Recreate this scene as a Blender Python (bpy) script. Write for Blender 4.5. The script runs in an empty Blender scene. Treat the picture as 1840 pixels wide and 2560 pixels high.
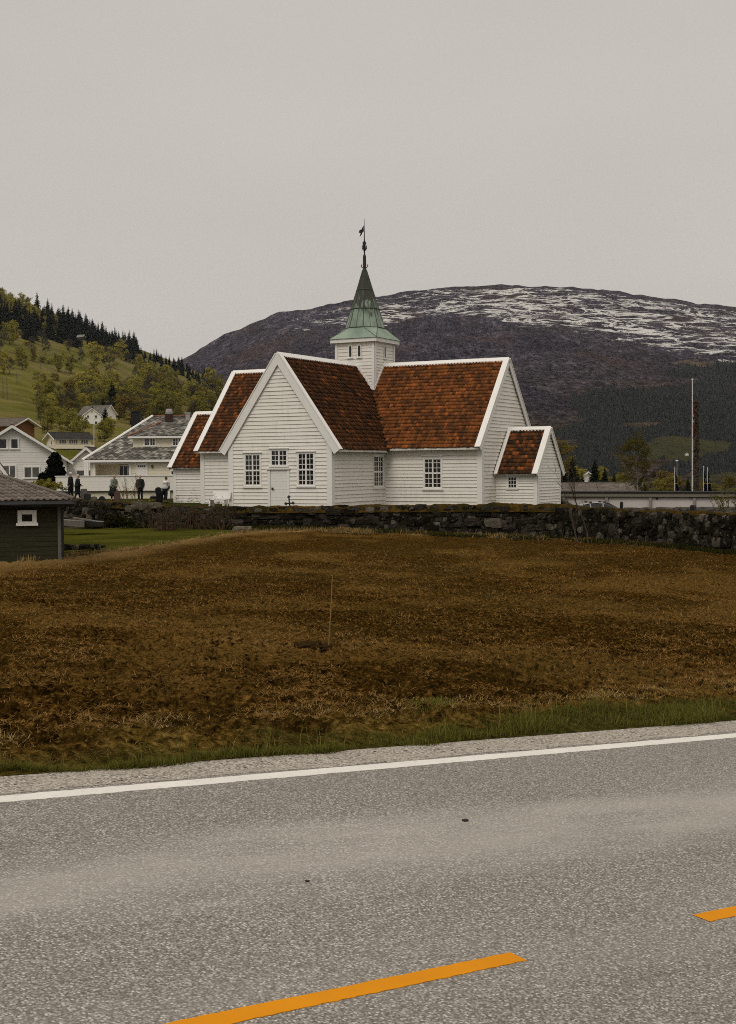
import bpy, math, random
import numpy as np
from mathutils import Vector, Matrix

random.seed(7)
rng = np.random.default_rng(7)
C = bpy.context.scene.collection
scn = bpy.context.scene

# ------------------------------------------------------------------ camera
F, PITCH, ROLL = 3300.0, -0.033, -0.007
EYE = Vector((0, 0, 2.206))
cam_d = bpy.data.cameras.new('camera')
cam = bpy.data.objects.new('camera', cam_d)
C.objects.link(cam)
cam.location = EYE
cam_d.sensor_fit = 'VERTICAL'
cam_d.sensor_height = 36.0
cam_d.lens = F / 2560 * 36.0
cam_d.clip_start = 0.1
cam_d.clip_end = 30000
_f = Vector((0, math.cos(PITCH), math.sin(PITCH)))
_r0 = Vector((1, 0, 0)); _u0 = _r0.cross(_f)
_r = (_r0 * math.cos(ROLL) + _u0 * math.sin(ROLL)).normalized()
_u = _r.cross(_f)
# a roll below zero lifts the horizon on the right of the picture
cam.matrix_world = Matrix(((_r.x, _u.x, -_f.x, EYE.x), (_r.y, _u.y, -_f.y, EYE.y), (_r.z, _u.z, -_f.z, EYE.z), (0, 0, 0, 1)))
scn.camera = cam
scn.render.resolution_x, scn.render.resolution_y = 736, 1024

# ------------------------------------------------------------------ light
SUN_EL, SUN_AZ = math.radians(48), math.radians(205)      # azimuth clockwise from +Y: behind and left of the camera
w = bpy.data.worlds.new('World'); scn.world = w; w.use_nodes = True
nt = w.node_tree; nt.nodes.clear()
def wn(t, **k):
    n = nt.nodes.new(t)
    for a, b in k.items(): setattr(n, a, b)
    return n
wo = wn('ShaderNodeOutputWorld'); bg = wn('ShaderNodeBackground')
sky = wn('ShaderNodeTexSky', sky_type='NISHITA', sun_disc=False)
sky.sun_elevation = SUN_EL; sky.sun_rotation = SUN_AZ; sky.dust_density = 4
tc = wn('ShaderNodeTexCoord'); sx = wn('ShaderNodeSeparateXYZ')
nt.links.new(tc.outputs['Generated'], sx.inputs[0])
cr = wn('ShaderNodeValToRGB')                           # overcast dome: brighter overhead than at the horizon
e = cr.color_ramp.elements
e[0].position = 0.0; e[0].color = (5.95, 5.50, 5.09, 1)
e[1].position = 1.0; e[1].color = (12.5, 11.8, 10.8, 1)
n_ = e.new(0.40); n_.color = (5.80, 5.36, 4.96, 1)
nt.links.new(sx.outputs['Z'], cr.inputs[0])
mp = wn('ShaderNodeMapping'); mp.inputs['Scale'].default_value = (1.5, 1.5, 4)
ns = wn('ShaderNodeTexNoise'); ns.inputs['Scale'].default_value = 1.6; ns.inputs['Detail'].default_value = 3
nt.links.new(tc.outputs['Generated'], mp.inputs[0]); nt.links.new(mp.outputs[0], ns.inputs['Vector'])
mr = wn('ShaderNodeMapRange'); mr.inputs[1].default_value = .3; mr.inputs[2].default_value = .7; mr.inputs[3].default_value = .955; mr.inputs[4].default_value = 1.04
nt.links.new(ns.outputs['Fac'], mr.inputs[0])
vm = wn('ShaderNodeVectorMath', operation='SCALE')
nt.links.new(cr.outputs[0], vm.inputs[0]); nt.links.new(mr.outputs[0], vm.inputs['Scale'])
mx = wn('ShaderNodeMix', data_type='RGBA'); mx.inputs[0].default_value = 0.95
nt.links.new(sky.outputs[0], mx.inputs[6]); nt.links.new(vm.outputs[0], mx.inputs[7])
nt.links.new(mx.outputs[2], bg.inputs[0]); bg.inputs[1].default_value = 0.1
nt.links.new(bg.outputs[0], wo.inputs[0])
sd = bpy.data.lights.new('sun', 'SUN'); sd.energy = 1.0; sd.angle = math.radians(22); sd.color = (1, .95, .88)
so = bpy.data.objects.new('sun', sd); C.objects.link(so)
_sdir = Vector((math.sin(SUN_AZ) * math.cos(SUN_EL), math.cos(SUN_AZ) * math.cos(SUN_EL), math.sin(SUN_EL)))
so.rotation_euler = _sdir.to_track_quat('Z', 'Y').to_euler()
so.location = _sdir * 60
scn.view_settings.view_transform = 'Standard'; scn.view_settings.look = 'None'
scn.view_settings.exposure = 0; scn.view_settings.gamma = 1
scn.cycles.max_bounces = 5; scn.cycles.diffuse_bounces = 3; scn.cycles.transparent_max_bounces = 6
scn.cycles.use_denoising = False
scn.cycles.pixel_filter_type = 'BLACKMAN_HARRIS'; scn.cycles.filter_width = 1.0

# ------------------------------------------------------------------ helpers
def ray(px, py):
    x, y = px - 920, py - 1280
    d = _f * F + _r * x - _u * y
    return d / d.y
def at(px, py, d): return EYE + ray(px, py) * d
def horizon(px):
    lo, hi = 900, 1400
    for _ in range(40):
        m = (lo + hi) / 2
        if ray(px, m).z > 0: lo = m
        else: hi = m
    return lo
def ground_at(px, d, z=0):
    q = at(px, horizon(px), d); return Vector((q.x, q.y, z))
def srgb(r, g, b):
    f = lambda c: c / 12.92 if c <= .04045 else ((c + .055) / 1.055) ** 2.4
    return (f(r / 255), f(g / 255), f(b / 255))

def hash2(ix, iy, s):
    h = (ix.astype(np.int64) * 374761393 + iy.astype(np.int64) * 668265263 + s * 974634777) & 0xffffffff
    h = ((h ^ (h >> 13)) * 1274126177) & 0xffffffff
    h = (h ^ (h >> 16)) & 0xffffffff
    return h / 4294967295.0
def vnoise(x, y, s=0):
    x = np.asarray(x, float); y = np.asarray(y, float)
    ix, iy = np.floor(x), np.floor(y); fx, fy = x - ix, y - iy
    fx = fx * fx * (3 - 2 * fx); fy = fy * fy * (3 - 2 * fy)
    a = hash2(ix, iy, s); b = hash2(ix + 1, iy, s); c = hash2(ix, iy + 1, s); d = hash2(ix + 1, iy + 1, s)
    return (a * (1 - fx) + b * fx) * (1 - fy) + (c * (1 - fx) + d * fx) * fy
def fbm(x, y, o=4, s=0, g=.5):
    t = 0; a = 1; n = 0
    for k in range(o):
        t = t + a * vnoise(np.asarray(x) * 2 ** k, np.asarray(y) * 2 ** k, s + k * 17); n += a; a *= g
    return t / n
def sstep(a, b, x):
    t = np.clip((np.asarray(x, float) - a) / (b - a), 0, 1); return t * t * (3 - 2 * t)

ORG = {}
def tag(o, label=None, cat=None, group=None, kind=None):
    if label: o['label'] = label
    if cat: o['category'] = cat
    if group: o['group'] = group
    if kind: o['kind'] = kind
    return o
def empty(name, loc, label=None, cat=None, group=None):
    o = bpy.data.objects.new(name, None); C.objects.link(o); o.location = loc
    o.empty_display_size = .3
    ORG[o.name] = Vector(loc)
    return tag(o, label, cat, group)
def mesh_obj(name, V, Fc, mats, parent=None, uv=None, mi=None, smooth=False, attrs=None):
    """V (n,3) array in world space (or thing space for things built at the origin); Fc an (m,k) array or a list of tuples."""
    V = np.asarray(V, float).reshape(-1, 3).copy()
    org = ORG.get(parent.name, Vector((0, 0, 0))) if parent else Vector((0, 0, 0))
    base = Vector(org)
    loc = Vector((0, 0, 0))
    if parent is None:
        loc = Vector((V[:, 0].mean(), V[:, 1].mean(), V[:, 2].min())); base = loc
    V -= np.array(base)
    me = bpy.data.meshes.new(name)
    if isinstance(Fc, np.ndarray):
        m, k = Fc.shape
        me.vertices.add(len(V)); me.vertices.foreach_set('co', V.ravel())
        me.loops.add(m * k); me.loops.foreach_set('vertex_index', Fc.ravel().astype(np.int32))
        me.polygons.add(m); me.polygons.foreach_set('loop_start', np.arange(0, m * k, k, dtype=np.int32))
        me.update(calc_edges=True)
    else:
        me.from_pydata([tuple(v) for v in V], [], [tuple(f) for f in Fc]); me.update()
    for m_ in (mats if isinstance(mats, (list, tuple)) else [mats]): me.materials.append(m_)
    if mi is not None: me.polygons.foreach_set('material_index', np.asarray(mi, np.int32))
    if smooth: me.polygons.foreach_set('use_smooth', np.ones(len(me.polygons), bool))
    if uv is not None:
        l = me.uv_layers.new(name='UVMap'); l.data.foreach_set('uv', np.asarray(uv, np.float32).ravel())
    if attrs:
        for k_, a in attrs.items():
            at_ = me.attributes.new(k_, 'FLOAT', 'POINT'); at_.data.foreach_set('value', np.asarray(a, np.float32).ravel())
    o = bpy.data.objects.new(name, me); C.objects.link(o)
    if parent:
        o.parent = parent; ORG[o.name] = Vector(org)
    else:
        o.location = loc; ORG[o.name] = loc
    return o

class MB:
    def __init__(s): s.v = []; s.f = []; s.uv = []; s.mi = []
    def add(s, vs, fs, mi=0):
        n = len(s.v); s.v += [tuple(q) for q in vs]; s.f += [tuple(i + n for i in f) for f in fs]; s.mi += [mi] * len(fs); return s
    def poly(s, pts, mi=0): return s.add(pts, [tuple(range(len(pts)))], mi)
    def hexa(s, p, mi=0):   # p: 4 bottom, 4 top
        return s.add(p, [(3, 2, 1, 0), (4, 5, 6, 7), (0, 1, 5, 4), (1, 2, 6, 5), (2, 3, 7, 6), (3, 0, 4, 7)], mi)
    def box(s, x0, x1, y0, y1, z0, z1, mi=0):
        return s.hexa([(x0, y0, z0), (x1, y0, z0), (x1, y1, z0), (x0, y1, z0), (x0, y0, z1), (x1, y0, z1), (x1, y1, z1), (x0, y1, z1)], mi)
    def obox(s, fr, u0, u1, v0, v1, n0, n1, mi=0):
        """box in a frame fr = (P, U, V, N)"""
        P, U, V, N = fr
        q = lambda u, v, n: P + U * u + V * v + N * n
        return s.hexa([q(u0, v0, n0), q(u1, v0, n0), q(u1, v0, n1), q(u0, v0, n1), q(u0, v1, n0), q(u1, v1, n0), q(u1, v1, n1), q(u0, v1, n1)], mi)
    def prism(s, pts, off, mi=0):
        """polygon pts extruded by vector off"""
        n = len(pts); off = Vector(off)
        a = [Vector(p) for p in pts]; b = [p + off for p in a]
        return s.add(a + b, [tuple(range(n - 1, -1, -1)), tuple(range(n, 2 * n))] + [(i, (i + 1) % n, n + (i + 1) % n, n + i) for i in range(n)], mi)
    def tube(s, pts, rad, k=6, mi=0, cap=True):
        pts = [Vector(p) for p in pts]
        if not isinstance(rad, (list, tuple)): rad = [rad] * len(pts)
        vs = []; fs = []
        for i, p in enumerate(pts):
            t = (pts[min(i + 1, len(pts) - 1)] - pts[max(i - 1, 0)]).normalized()
            a = t.cross(Vector((0, 0, 1)) if abs(t.z) < .9 else Vector((1, 0, 0))).normalized(); b = t.cross(a)
            for j in range(k):
                th = 2 * math.pi * j / k; vs.append(p + a * (rad[i] * math.cos(th)) + b * (rad[i] * math.sin(th)))
        for i in range(len(pts) - 1):
            for j in range(k):
                fs.append((i * k + j, i * k + (j + 1) % k, (i + 1) * k + (j + 1) % k, (i + 1) * k + j))
        if cap: fs += [tuple(range(k - 1, -1, -1)), tuple(range((len(pts) - 1) * k, len(pts) * k))]
        return s.add(vs, fs, mi)
    def lathe(s, c, prof, k=12, mi=0):
        c = Vector(c); vs = []; fs = []
        for r, z in prof:
            for j in range(k):
                th = 2 * math.pi * j / k; vs.append(c + Vector((r * math.cos(th), r * math.sin(th), z)))
        for i in range(len(prof) - 1):
            for j in range(k): fs.append((i * k + j, i * k + (j + 1) % k, (i + 1) * k + (j + 1) % k, (i + 1) * k + j))
        fs += [tuple(range(k - 1, -1, -1)), tuple(range((len(prof) - 1) * k, len(prof) * k))]
        return s.add(vs, fs, mi)
    def ball(s, c, r, k=10, m=6, mi=0):
        c = Vector(c); r = r if isinstance(r, (tuple, list)) else (r, r, r)
        vs = []; fs = []
        for i in range(m + 1):
            ph = math.pi * i / m
            for j in range(k):
                th = 2 * math.pi * j / k
                vs.append(c + Vector((r[0] * math.sin(ph) * math.cos(th), r[1] * math.sin(ph) * math.sin(th), r[2] * math.cos(ph))))
        for i in range(m):
            for j in range(k): fs.append((i * k + j, (i + 1) * k + j, (i + 1) * k + (j + 1) % k, i * k + (j + 1) % k))
        return s.add(vs, fs, mi)
    def build(s, name, mats, parent=None, smooth=False):
        return mesh_obj(name, s.v, s.f, mats, parent, mi=s.mi if isinstance(mats, (list, tuple)) else None, smooth=smooth)

# ------------------------------------------------------------------ materials
class NT:
    """small node-tree writer"""
    def __init__(s, name, rough=.8, spec=.3):
        s.m = bpy.data.materials.new(name); s.m.use_nodes = True; s.t = s.m.node_tree; s.t.nodes.clear()
        s.out = s.t.nodes.new('ShaderNodeOutputMaterial'); s.b = s.t.nodes.new('ShaderNodeBsdfPrincipled')
        s.t.links.new(s.b.outputs[0], s.out.inputs[0])
        s.b.inputs['Roughness'].default_value = rough; s.b.inputs['Specular IOR Level'].default_value = spec
        s._obj = None
    def n(s, t, **k):
        q = s.t.nodes.new(t)
        for a, b in k.items(): setattr(q, a, b)
        return q
    def set(s, sock, v):
        if isinstance(v, bpy.types.NodeSocket): s.t.links.new(v, sock)
        elif v is not None:
            if isinstance(v, tuple) and len(v) == 3 and sock.type == 'RGBA': v = (*v, 1)
            sock.default_value = v
    def obj(s):
        if s._obj is None: s._obj = s.n('ShaderNodeTexCoord').outputs['Object']
        return s._obj
    def geo(s): return s.n('ShaderNodeNewGeometry').outputs['Position']
    def uvc(s): return s.n('ShaderNodeTexCoord').outputs['UV']
    def attr(s, a): return s.n('ShaderNodeAttribute', attribute_name=a).outputs['Fac']
    def map(s, vec, scale=(1, 1, 1), rot=(0, 0, 0)):
        q = s.n('ShaderNodeMapping'); s.set(q.inputs[0], vec); q.inputs['Scale'].default_value = scale; q.inputs['Rotation'].default_value = rot
        return q.outputs[0]
    def noise(s, vec, scale, detail=3, rough=.55, dist=0):
        q = s.n('ShaderNodeTexNoise'); s.set(q.inputs['Vector'], vec); q.inputs['Scale'].default_value = scale
        q.inputs['Detail'].default_value = detail; q.inputs['Roughness'].default_value = rough; q.inputs['Distortion'].default_value = dist
        return q.outputs['Fac']
    def voro(s, vec, scale, out='Distance', feature='F1', rand=1):
        q = s.n('ShaderNodeTexVoronoi', feature=feature); s.set(q.inputs['Vector'], vec); q.inputs['Scale'].default_value = scale
        q.inputs['Randomness'].default_value = rand
        return q.outputs[out]
    def ramp(s, fac, stops, interp='LINEAR'):
        q = s.n('ShaderNodeValToRGB'); s.set(q.inputs[0], fac); q.color_ramp.interpolation = interp
        el = q.color_ramp.elements
        while len(el) < len(stops): el.new(.5)
        for e_, (p, c) in zip(el, stops):
            e_.position = p; e_.color = (*c, 1) if isinstance(c, tuple) else (c, c, c, 1)
        return q.outputs[0]
    def rng(s, v, a, b, c=0., d=1., smooth=False):
        q = s.n('ShaderNodeMapRange'); q.interpolation_type = 'SMOOTHSTEP' if smooth else 'LINEAR'
        s.set(q.inputs[0], v)
        for i, x in enumerate((a, b, c, d)): q.inputs[i + 1].default_value = x
        return q.outputs[0]
    def mix(s, f, a, b, mode='MIX'):
        q = s.n('ShaderNodeMix', data_type='RGBA', blend_type=mode)
        s.set(q.inputs[0], f); s.set(q.inputs[6], a); s.set(q.inputs[7], b); return q.outputs[2]
    def math(s, op, a, b=None):
        q = s.n('ShaderNodeMath', operation=op); s.set(q.inputs[0], a)
        if b is not None: s.set(q.inputs[1], b)
        return q.outputs[0]
    def sep(s, v):
        q = s.n('ShaderNodeSeparateXYZ'); s.set(q.inputs[0], v); return q.outputs
    def bump(s, h, strength=.5, dist=.02):
        q = s.n('ShaderNodeBump'); q.inputs['Strength'].default_value = strength; q.inputs['Distance'].default_value = dist
        s.set(q.inputs['Height'], h); s.t.links.new(q.outputs[0], s.b.inputs['Normal'])
    def col(s, c): s.set(s.b.inputs['Base Color'], c); return s
    def rough(s, v): s.set(s.b.inputs['Roughness'], v); return s

def plain(name, c, rough=.7, var=.18, scale=6, spec=.3, bump=0, metal=0, stretch=(1, 1, 1)):
    m = NT(name, rough, spec)
    n = m.noise(m.map(m.obj(), stretch), scale, 5)
    lo = tuple(x * (1 - var) for x in c); hi = tuple(min(1, x * (1 + var)) for x in c)
    m.col(m.ramp(n, [(.3, lo), (.7, hi)]))
    m.b.inputs['Metallic'].default_value = metal
    if bump: m.bump(n, bump, .02)
    return m.m

def paint(name, c, dirt=(.35, .30, .22), amt=.25, scale=1.0):
    """weathered painted boards: long grain along the board, dirt in blotches and runs"""
    m = NT(name, .55, .35)
    g = m.noise(m.map(m.obj(), (1.5, 1.5, 14)), 1.2, 4)
    r = m.noise(m.map(m.obj(), (3, 3, .5)), 1.4 * scale, 5, .6)
    b = m.noise(m.obj(), .35, 3)
    k = m.rng(r, .52, .78, 0, amt)
    base = m.mix(m.rng(g, .3, .7), tuple(x * .93 for x in c), c)
    base = m.mix(m.rng(b, .35, .7), base, tuple(x * y for x, y in zip(c, (.95, .94, .90))))
    m.col(m.mix(k, base, dirt)); m.bump(g, .15, .005)
    return m.m

M = {}
M['white'] = paint('white_paint', (.78, .755, .69), amt=.24)
M['trim'] = paint('trim_paint', (.80, .785, .75), amt=.12)
M['cream'] = paint('cream_paint', (.74, .68, .53), amt=.16)
M['pane'] = plain('dark_glass', (.012, .011, .010), .08, .4, 2, .5)
M['curtain'] = plain('curtain_glass', (.10, .095, .085), .25, .5, 1.2, .5)
M['iron'] = plain('black_iron', (.010, .010, .010), .5, .4, 20)
M['steel'] = plain('grey_metal', (.35, .35, .34), .45, .15, 8, metal=.3)
M['polewhite'] = plain('white_pole', (.62, .60, .57), .4, .12, 3)
M['darkwood'] = plain('dark_wood', (.03, .024, .018), .8, .4, 6, stretch=(1, 1, 8))
M['greywood'] = plain('grey_wood', (.16, .14, .11), .85, .35, 5, bump=.3, stretch=(1, 6, 6))

def tiles_mat(name, ramp, moss, moss_c=(.020, .013, .006), hot=None):
    m = NT(name, .85, .2)
    u = m.sep(m.uvc())
    c = m.ramp(u[0], ramp)
    n1 = m.noise(m.obj(), .55, 4, .6); n2 = m.noise(m.obj(), 2.6, 4, .65)
    if hot is not None: c = m.mix(m.rng(u[1], hot, hot + .02), c, (.36, .10, .022))
    f = m.math('MULTIPLY', m.rng(n1, .36, .62, .15, 1), m.rng(n2, .30, .62, .1, 1))
    f = m.math('MULTIPLY', f, moss)
    c = m.mix(f, c, moss_c)
    run = m.noise(m.map(m.obj(), (1.6, 1.6, .35)), 1.5, 5, .6); c = m.mix(m.math('MULTIPLY', m.rng(run, .52, .72), moss * .5), c, tuple(x * 1.3 for x in moss_c))
    sp = m.noise(m.obj(), 14, 3, .6)
    c = m.mix(m.rng(sp, .66, .74, 0, .55), c, (.20, .17, .11))
    m.col(c); m.bump(m.noise(m.obj(), 30, 3), .3, .01)
    return m.m
M['tile'] = tiles_mat('orange_pantile', [(0, (.075, .028, .009)), (.45, (.17, .055, .012)), (.8, (.25, .078, .014)), (1, (.25, .085, .018))], .62, hot=.95)
M['tile_dark'] = tiles_mat('mossy_pantile', [(0, (.045, .019, .0065)), (.5, (.105, .037, .010)), (.9, (.165, .053, .012)), (1, (.26, .083, .017))], .80, hot=.97)
M['tile_red'] = tiles_mat('red_brown_pantile', [(0, (.046, .018, .007)), (.5, (.105, .036, .010)), (.85, (.165, .053, .012)), (1, (.27, .086, .017))], .62, hot=.96)
M['tile_porch'] = tiles_mat('patchy_pantile', [(0, (.025, .013, .006)), (.35, (.06, .025, .008)), (.6, (.12, .040, .010)), (.9, (.19, .060, .012)), (1, (.26, .085, .018))], .85, hot=.9)
M['tile_brown'] = tiles_mat('brown_concrete_tile', [(0, (.12, .098, .082)), (1, (.19, .157, .132))], .3, (.085, .073, .058))
M['tile_house'] = tiles_mat('red_house_tile', [(0, (.10, .028, .015)), (1, (.16, .04, .02))], .35)
m_ = NT('slate_roof', .75, .3)
u_ = m_.sep(m_.uvc())
c_ = m_.ramp(u_[0], [(0, (.05, .047, .04)), (.45, (.125, .118, .10)), (.85, (.24, .225, .19)), (1, (.36, .335, .28))])
c_ = m_.mix(m_.rng(m_.noise(m_.obj(), .5, 4), .42, .7, 0, .5), c_, (.05, .045, .032))
m_.col(c_); M['slate'] = m_.m

m_ = NT('verdigris_copper', .6, .4)
z_ = m_.sep(m_.obj())[2]
st = m_.noise(m_.map(m_.obj(), (5, 5, .35)), 1.3, 6, .65)
bl = m_.noise(m_.obj(), 1.1, 4)
c_ = m_.mix(m_.rng(bl, .35, .65), (.155, .210, .158), (.255, .325, .255))
hz = m_.rng(z_, 10.6, 14.2, .20, .84)
k_ = m_.math('GREATER_THAN', hz, st)
k_ = m_.rng(m_.math('SUBTRACT', hz, st), -.08, .14, 0, 1, True)
c_ = m_.mix(k_, c_, (.030, .030, .020))
m_.col(c_); m_.bump(st, .2, .01); M['copper'] = m_.m

m_ = NT('old_stone', 1, .03)
u_ = m_.sep(m_.uvc())
c_ = m_.ramp(u_[0], [(0, (.008, .0065, .0045)), (.5, (.022, .0185, .0135)), (.85, (.048, .041, .031)), (1, (.13, .113, .088))])
li = m_.noise(m_.obj(), 4.5, 6, .75)
c_ = m_.mix(m_.rng(li, .58, .66, 0, .8), c_, (.21, .19, .15))
c_ = m_.mix(m_.rng(m_.noise(m_.obj(), 1.1, 4), .48, .70, 0, .8), c_, (.014, .012, .006))
m_.col(c_); m_.bump(m_.noise(m_.obj(), 9, 6, .7), .9, .06); M['stone'] = m_.m
M['core'] = plain('gap_shade_and_roof', (.008, .007, .005), .95)  # near black standing in for shade between wall stones; also colours the garage roof
m_ = NT('wall_moss', 1, 0)
c_ = m_.ramp(m_.noise(m_.obj(), 5, 6, .7), [(.3, (.018, .012, .004)), (.5, (.060, .036, .008)), (.72, (.135, .075, .014))])
m_.col(m_.mix(m_.rng(m_.noise(m_.obj(), .5, 3), .45, .62), c_, (.022, .019, .006))); m_.bump(m_.noise(m_.obj(), 18, 5), 1, .05); M['moss'] = m_.m

def leaf_mat(name, lo, hi, trans=.25):
    m = NT(name, 1, 0)
    u = m.sep(m.uvc())
    rnd = m.n('ShaderNodeObjectInfo').outputs['Random']
    c = m.ramp(u[0], [(0, lo), (1, hi)])
    c = m.mix(m.rng(rnd, 0, 1, 0, .5), c, tuple(x * .55 + y * .1 for x, y in zip(hi, lo)))
    m.col(c)
    if trans:
        t = m.n('ShaderNodeBsdfTranslucent'); m.set(t.inputs[0], c); a = m.n('ShaderNodeMixShader'); a.inputs[0].default_value = trans
        m.t.links.new(m.b.outputs[0], a.inputs[1]); m.t.links.new(t.outputs[0], a.inputs[2]); m.t.links.new(a.outputs[0], m.out.inputs[0])
    return m.m
M['spruce'] = leaf_mat('spruce_needles', (.005, .007, .004), (.018, .023, .011), 0)
M['spring'] = leaf_mat('spring_leaves', (.21, .185, .030), (.43, .37, .07))
M['olive'] = leaf_mat('olive_leaves', (.14, .127, .022), (.30, .262, .05))
M['rust'] = leaf_mat('budding_leaves', (.115, .080, .018), (.22, .165, .036))
M['bare'] = leaf_mat('bare_twigs', (.040, .034, .022), (.10, .088, .058), 0)
M['yew'] = leaf_mat('yew_needles', (.004, .0045, .003), (.012, .013, .008), 0)
M['bark'] = plain('tree_bark', (.045, .036, .027), .9, .4, 6)
M['birchbark'] = plain('birch_bark', (.25, .235, .20), .8, .5, 4)

# ------------------------------------------------------------------ road frame
# along the road (falls to the right), across it towards the church, and its normal
RU = (ray(0, 1999).cross(ray(1840, 1839))).cross(ray(564, 2543).cross(ray(1783, 2288))).normalized()
if RU.x < 0: RU = -RU
_h = Vector((RU.y, -RU.x, 0)).normalized()
RV = (_h * math.cos(-.03) + Vector((0, 0, 1)) * math.sin(-.03)); RV = (RV - RU * RV.dot(RU)).normalized() * -1   # away from the camera
RN = RU.cross(RV).normalized()
if RN.z < 0: RN = -RN
RO = EYE - Vector((0, 0, 2.3 * .814 / 1))                       # a point of the road plane below the camera
def road_hit(px, py):
    r = ray(px, py); return EYE + r * ((RO - EYE).dot(RN) / r.dot(RN))
E0 = road_hit(920, 1919)                                        # on the edge line
ROADM = Matrix(((RU.x, RV.x, RN.x, E0.x), (RU.y, RV.y, RN.y, E0.y), (RU.z, RV.z, RN.z, E0.z), (0, 0, 0, 1)))
def rc(px, py):
    q = ROADM.inverted() @ road_hit(px, py); return q.x, q.y
S_GRASS = rc(920, 1864)[1]                                      # where the gravel ends
LANE = rc(920, 2471)[1]
def bend(t):      # beyond the stretch in view the grade eases off
    t = np.asarray(t, float); a = np.abs(t); lim = 24.0
    return np.where(a > lim, -RU.z * (t - np.sign(t) * lim), 0.0)
def road_sheet(name, t0, t1, s0, s1, lift, mat, nt=120, nsn=14, jag=None):
    """strip of the road surface in the road's own coordinates"""
    t = np.linspace(t0, t1, nt); v = []
    for i, ti in enumerate(t):
        for j in range(nsn):
            k = (j - 1) / (nsn - 3) if mat is not M['asphalt'] else j / (nsn - 1); k = min(1.0, max(0.0, k)); s = s0 + (s1 - s0) * k
            if jag and (j <= 1 or j >= nsn - 2): s += jag * (vnoise(ti * 14, (j > 2) * 9.7, 4) - .5) * .7 + jag * 1.2 * (vnoise(ti * 55, (j > 2) * 9.7, 5) - .5)
            v.append((ti, s, (lift if mat is M['asphalt'] or 0 < j < nsn - 1 else .0006) + float(bend(ti))))
    f = [(i * nsn + j, (i + 1) * nsn + j, (i + 1) * nsn + j + 1, i * nsn + j + 1) for i in range(nt - 1) for j in range(nsn - 1)]
    me = bpy.data.meshes.new(name); me.from_pydata(v, [], f); me.update(); me.materials.append(mat)
    o = bpy.data.objects.new(name, me); C.objects.link(o); o.matrix_world = ROADM
    return tag(o, kind='structure')

# asphalt: pale chips in dark binder, polished wheel tracks
m_ = NT('asphalt', .85, .3)
o_ = m_.obj()
cell = m_.voro(o_, 68, 'Color'); dist = m_.voro(o_, 68, 'Distance')
cell2 = m_.voro(m_.map(o_, (1, 1, 1), (0, 0, .7)), 120, 'Color'); dist2 = m_.voro(m_.map(o_, (1, 1, 1), (0, 0, .7)), 120, 'Distance')
chip = m_.ramp(m_.sep(cell)[0], [(0, (.18, .157, .134)), (.35, (.30, .276, .245)), (.75, (.43, .40, .362)), (1, (.57, .535, .49))])
binder = m_.ramp(m_.sep(cell2)[1], [(0, (.10, .086, .072)), (.6, (.18, .161, .139)), (1, (.33, .305, .27))])
sy_ = m_.sep(o_)[1]
wob = m_.math('ADD', sy_, m_.rng(m_.noise(m_.map(o_, (.15, .8, 1)), 1.2, 4), .2, .8, -.55, .55))
def band(c, w_):
    return m_.math('SUBTRACT', 1.0, m_.rng(m_.math('ABSOLUTE', m_.math('SUBTRACT', wob, c)), 0, w_, 0, 1, True))
tr = m_.math('MAXIMUM', band(LANE * .54, .85), m_.math('MULTIPLY', band(LANE * .98, .30), .25))
edge = m_.rng(dist, .30, .52, 0, 1)
base = m_.mix(edge, chip, binder)
base = m_.mix(m_.math('MULTIPLY', tr, m_.rng(m_.noise(m_.map(o_, (.5, 2, 1)), 1.5, 5, .6), .25, .6, .12, .62)), base, (.41, .38, .338))
big = m_.noise(m_.map(o_, (.25, 1, 1)), .9, 4, .6)
base = m_.mix(m_.rng(big, .3, .7, 0, .35), base, m_.mix(.5, base, (.07, .06, .05)))
spk = m_.noise(o_, 9, 4, .75)
base = m_.mix(m_.rng(spk, .68, .74, 0, .55), base, (.05, .043, .036))
m_.col(base); m_.bump(m_.math('SUBTRACT', 1.0, dist), .55, .008)
M['asphalt'] = m_.m
m_ = NT('roadside_gravel', .95, .2)
o_ = m_.obj()
c1 = m_.voro(o_, 75, 'Color'); c2 = m_.voro(o_, 26, 'Color'); d2 = m_.voro(o_, 26, 'Distance')
g_ = m_.ramp(m_.sep(c1)[0], [(0, (.13, .110, .09)), (.5, (.33, .295, .25)), (1, (.56, .51, .44))])
g_ = m_.mix(m_.math('MULTIPLY', m_.math('GREATER_THAN', m_.sep(c2)[1], .82), m_.rng(d2, .3, .38, 1, 0)), g_, (.035, .03, .026))
g_ = m_.mix(m_.rng(m_.noise(m_.map(o_, (.7, 2, 1)), 2.2, 5), .42, .66, 0, .55), g_, (.36, .32, .26))
m_.col(g_); m_.bump(m_.math('SUBTRACT', 1.0, m_.voro(o_, 75, 'Distance')), .8, .012); M['gravel'] = m_.m
m_ = NT('white_road_paint', .7, .3)
n1_ = m_.noise(m_.obj(), 28, 4, .7); n2_ = m_.noise(m_.obj(), 1.6, 3)
m_.col(m_.mix(m_.rng(n1_, .55, .70, 0, .6), m_.mix(m_.rng(n2_, .3, .7), (.62, .59, .54), (.72, .69, .635)), (.38, .35, .30))); m_.bump(n1_, .2, .004); M['roadwhite'] = m_.m
m_ = NT('yellow_road_paint', .85, .08)
n1_ = m_.noise(m_.obj(), 34, 4, .7); n2_ = m_.noise(m_.obj(), 2.0, 3)
m_.col(m_.mix(m_.rng(n1_, .56, .72, 0, .5), m_.mix(m_.rng(n2_, .3, .7), (.55, .205, .004), (.64, .245, .006)), (.40, .19, .04))); m_.bump(n1_, .2, .004); M['roadyellow'] = m_.m

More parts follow.
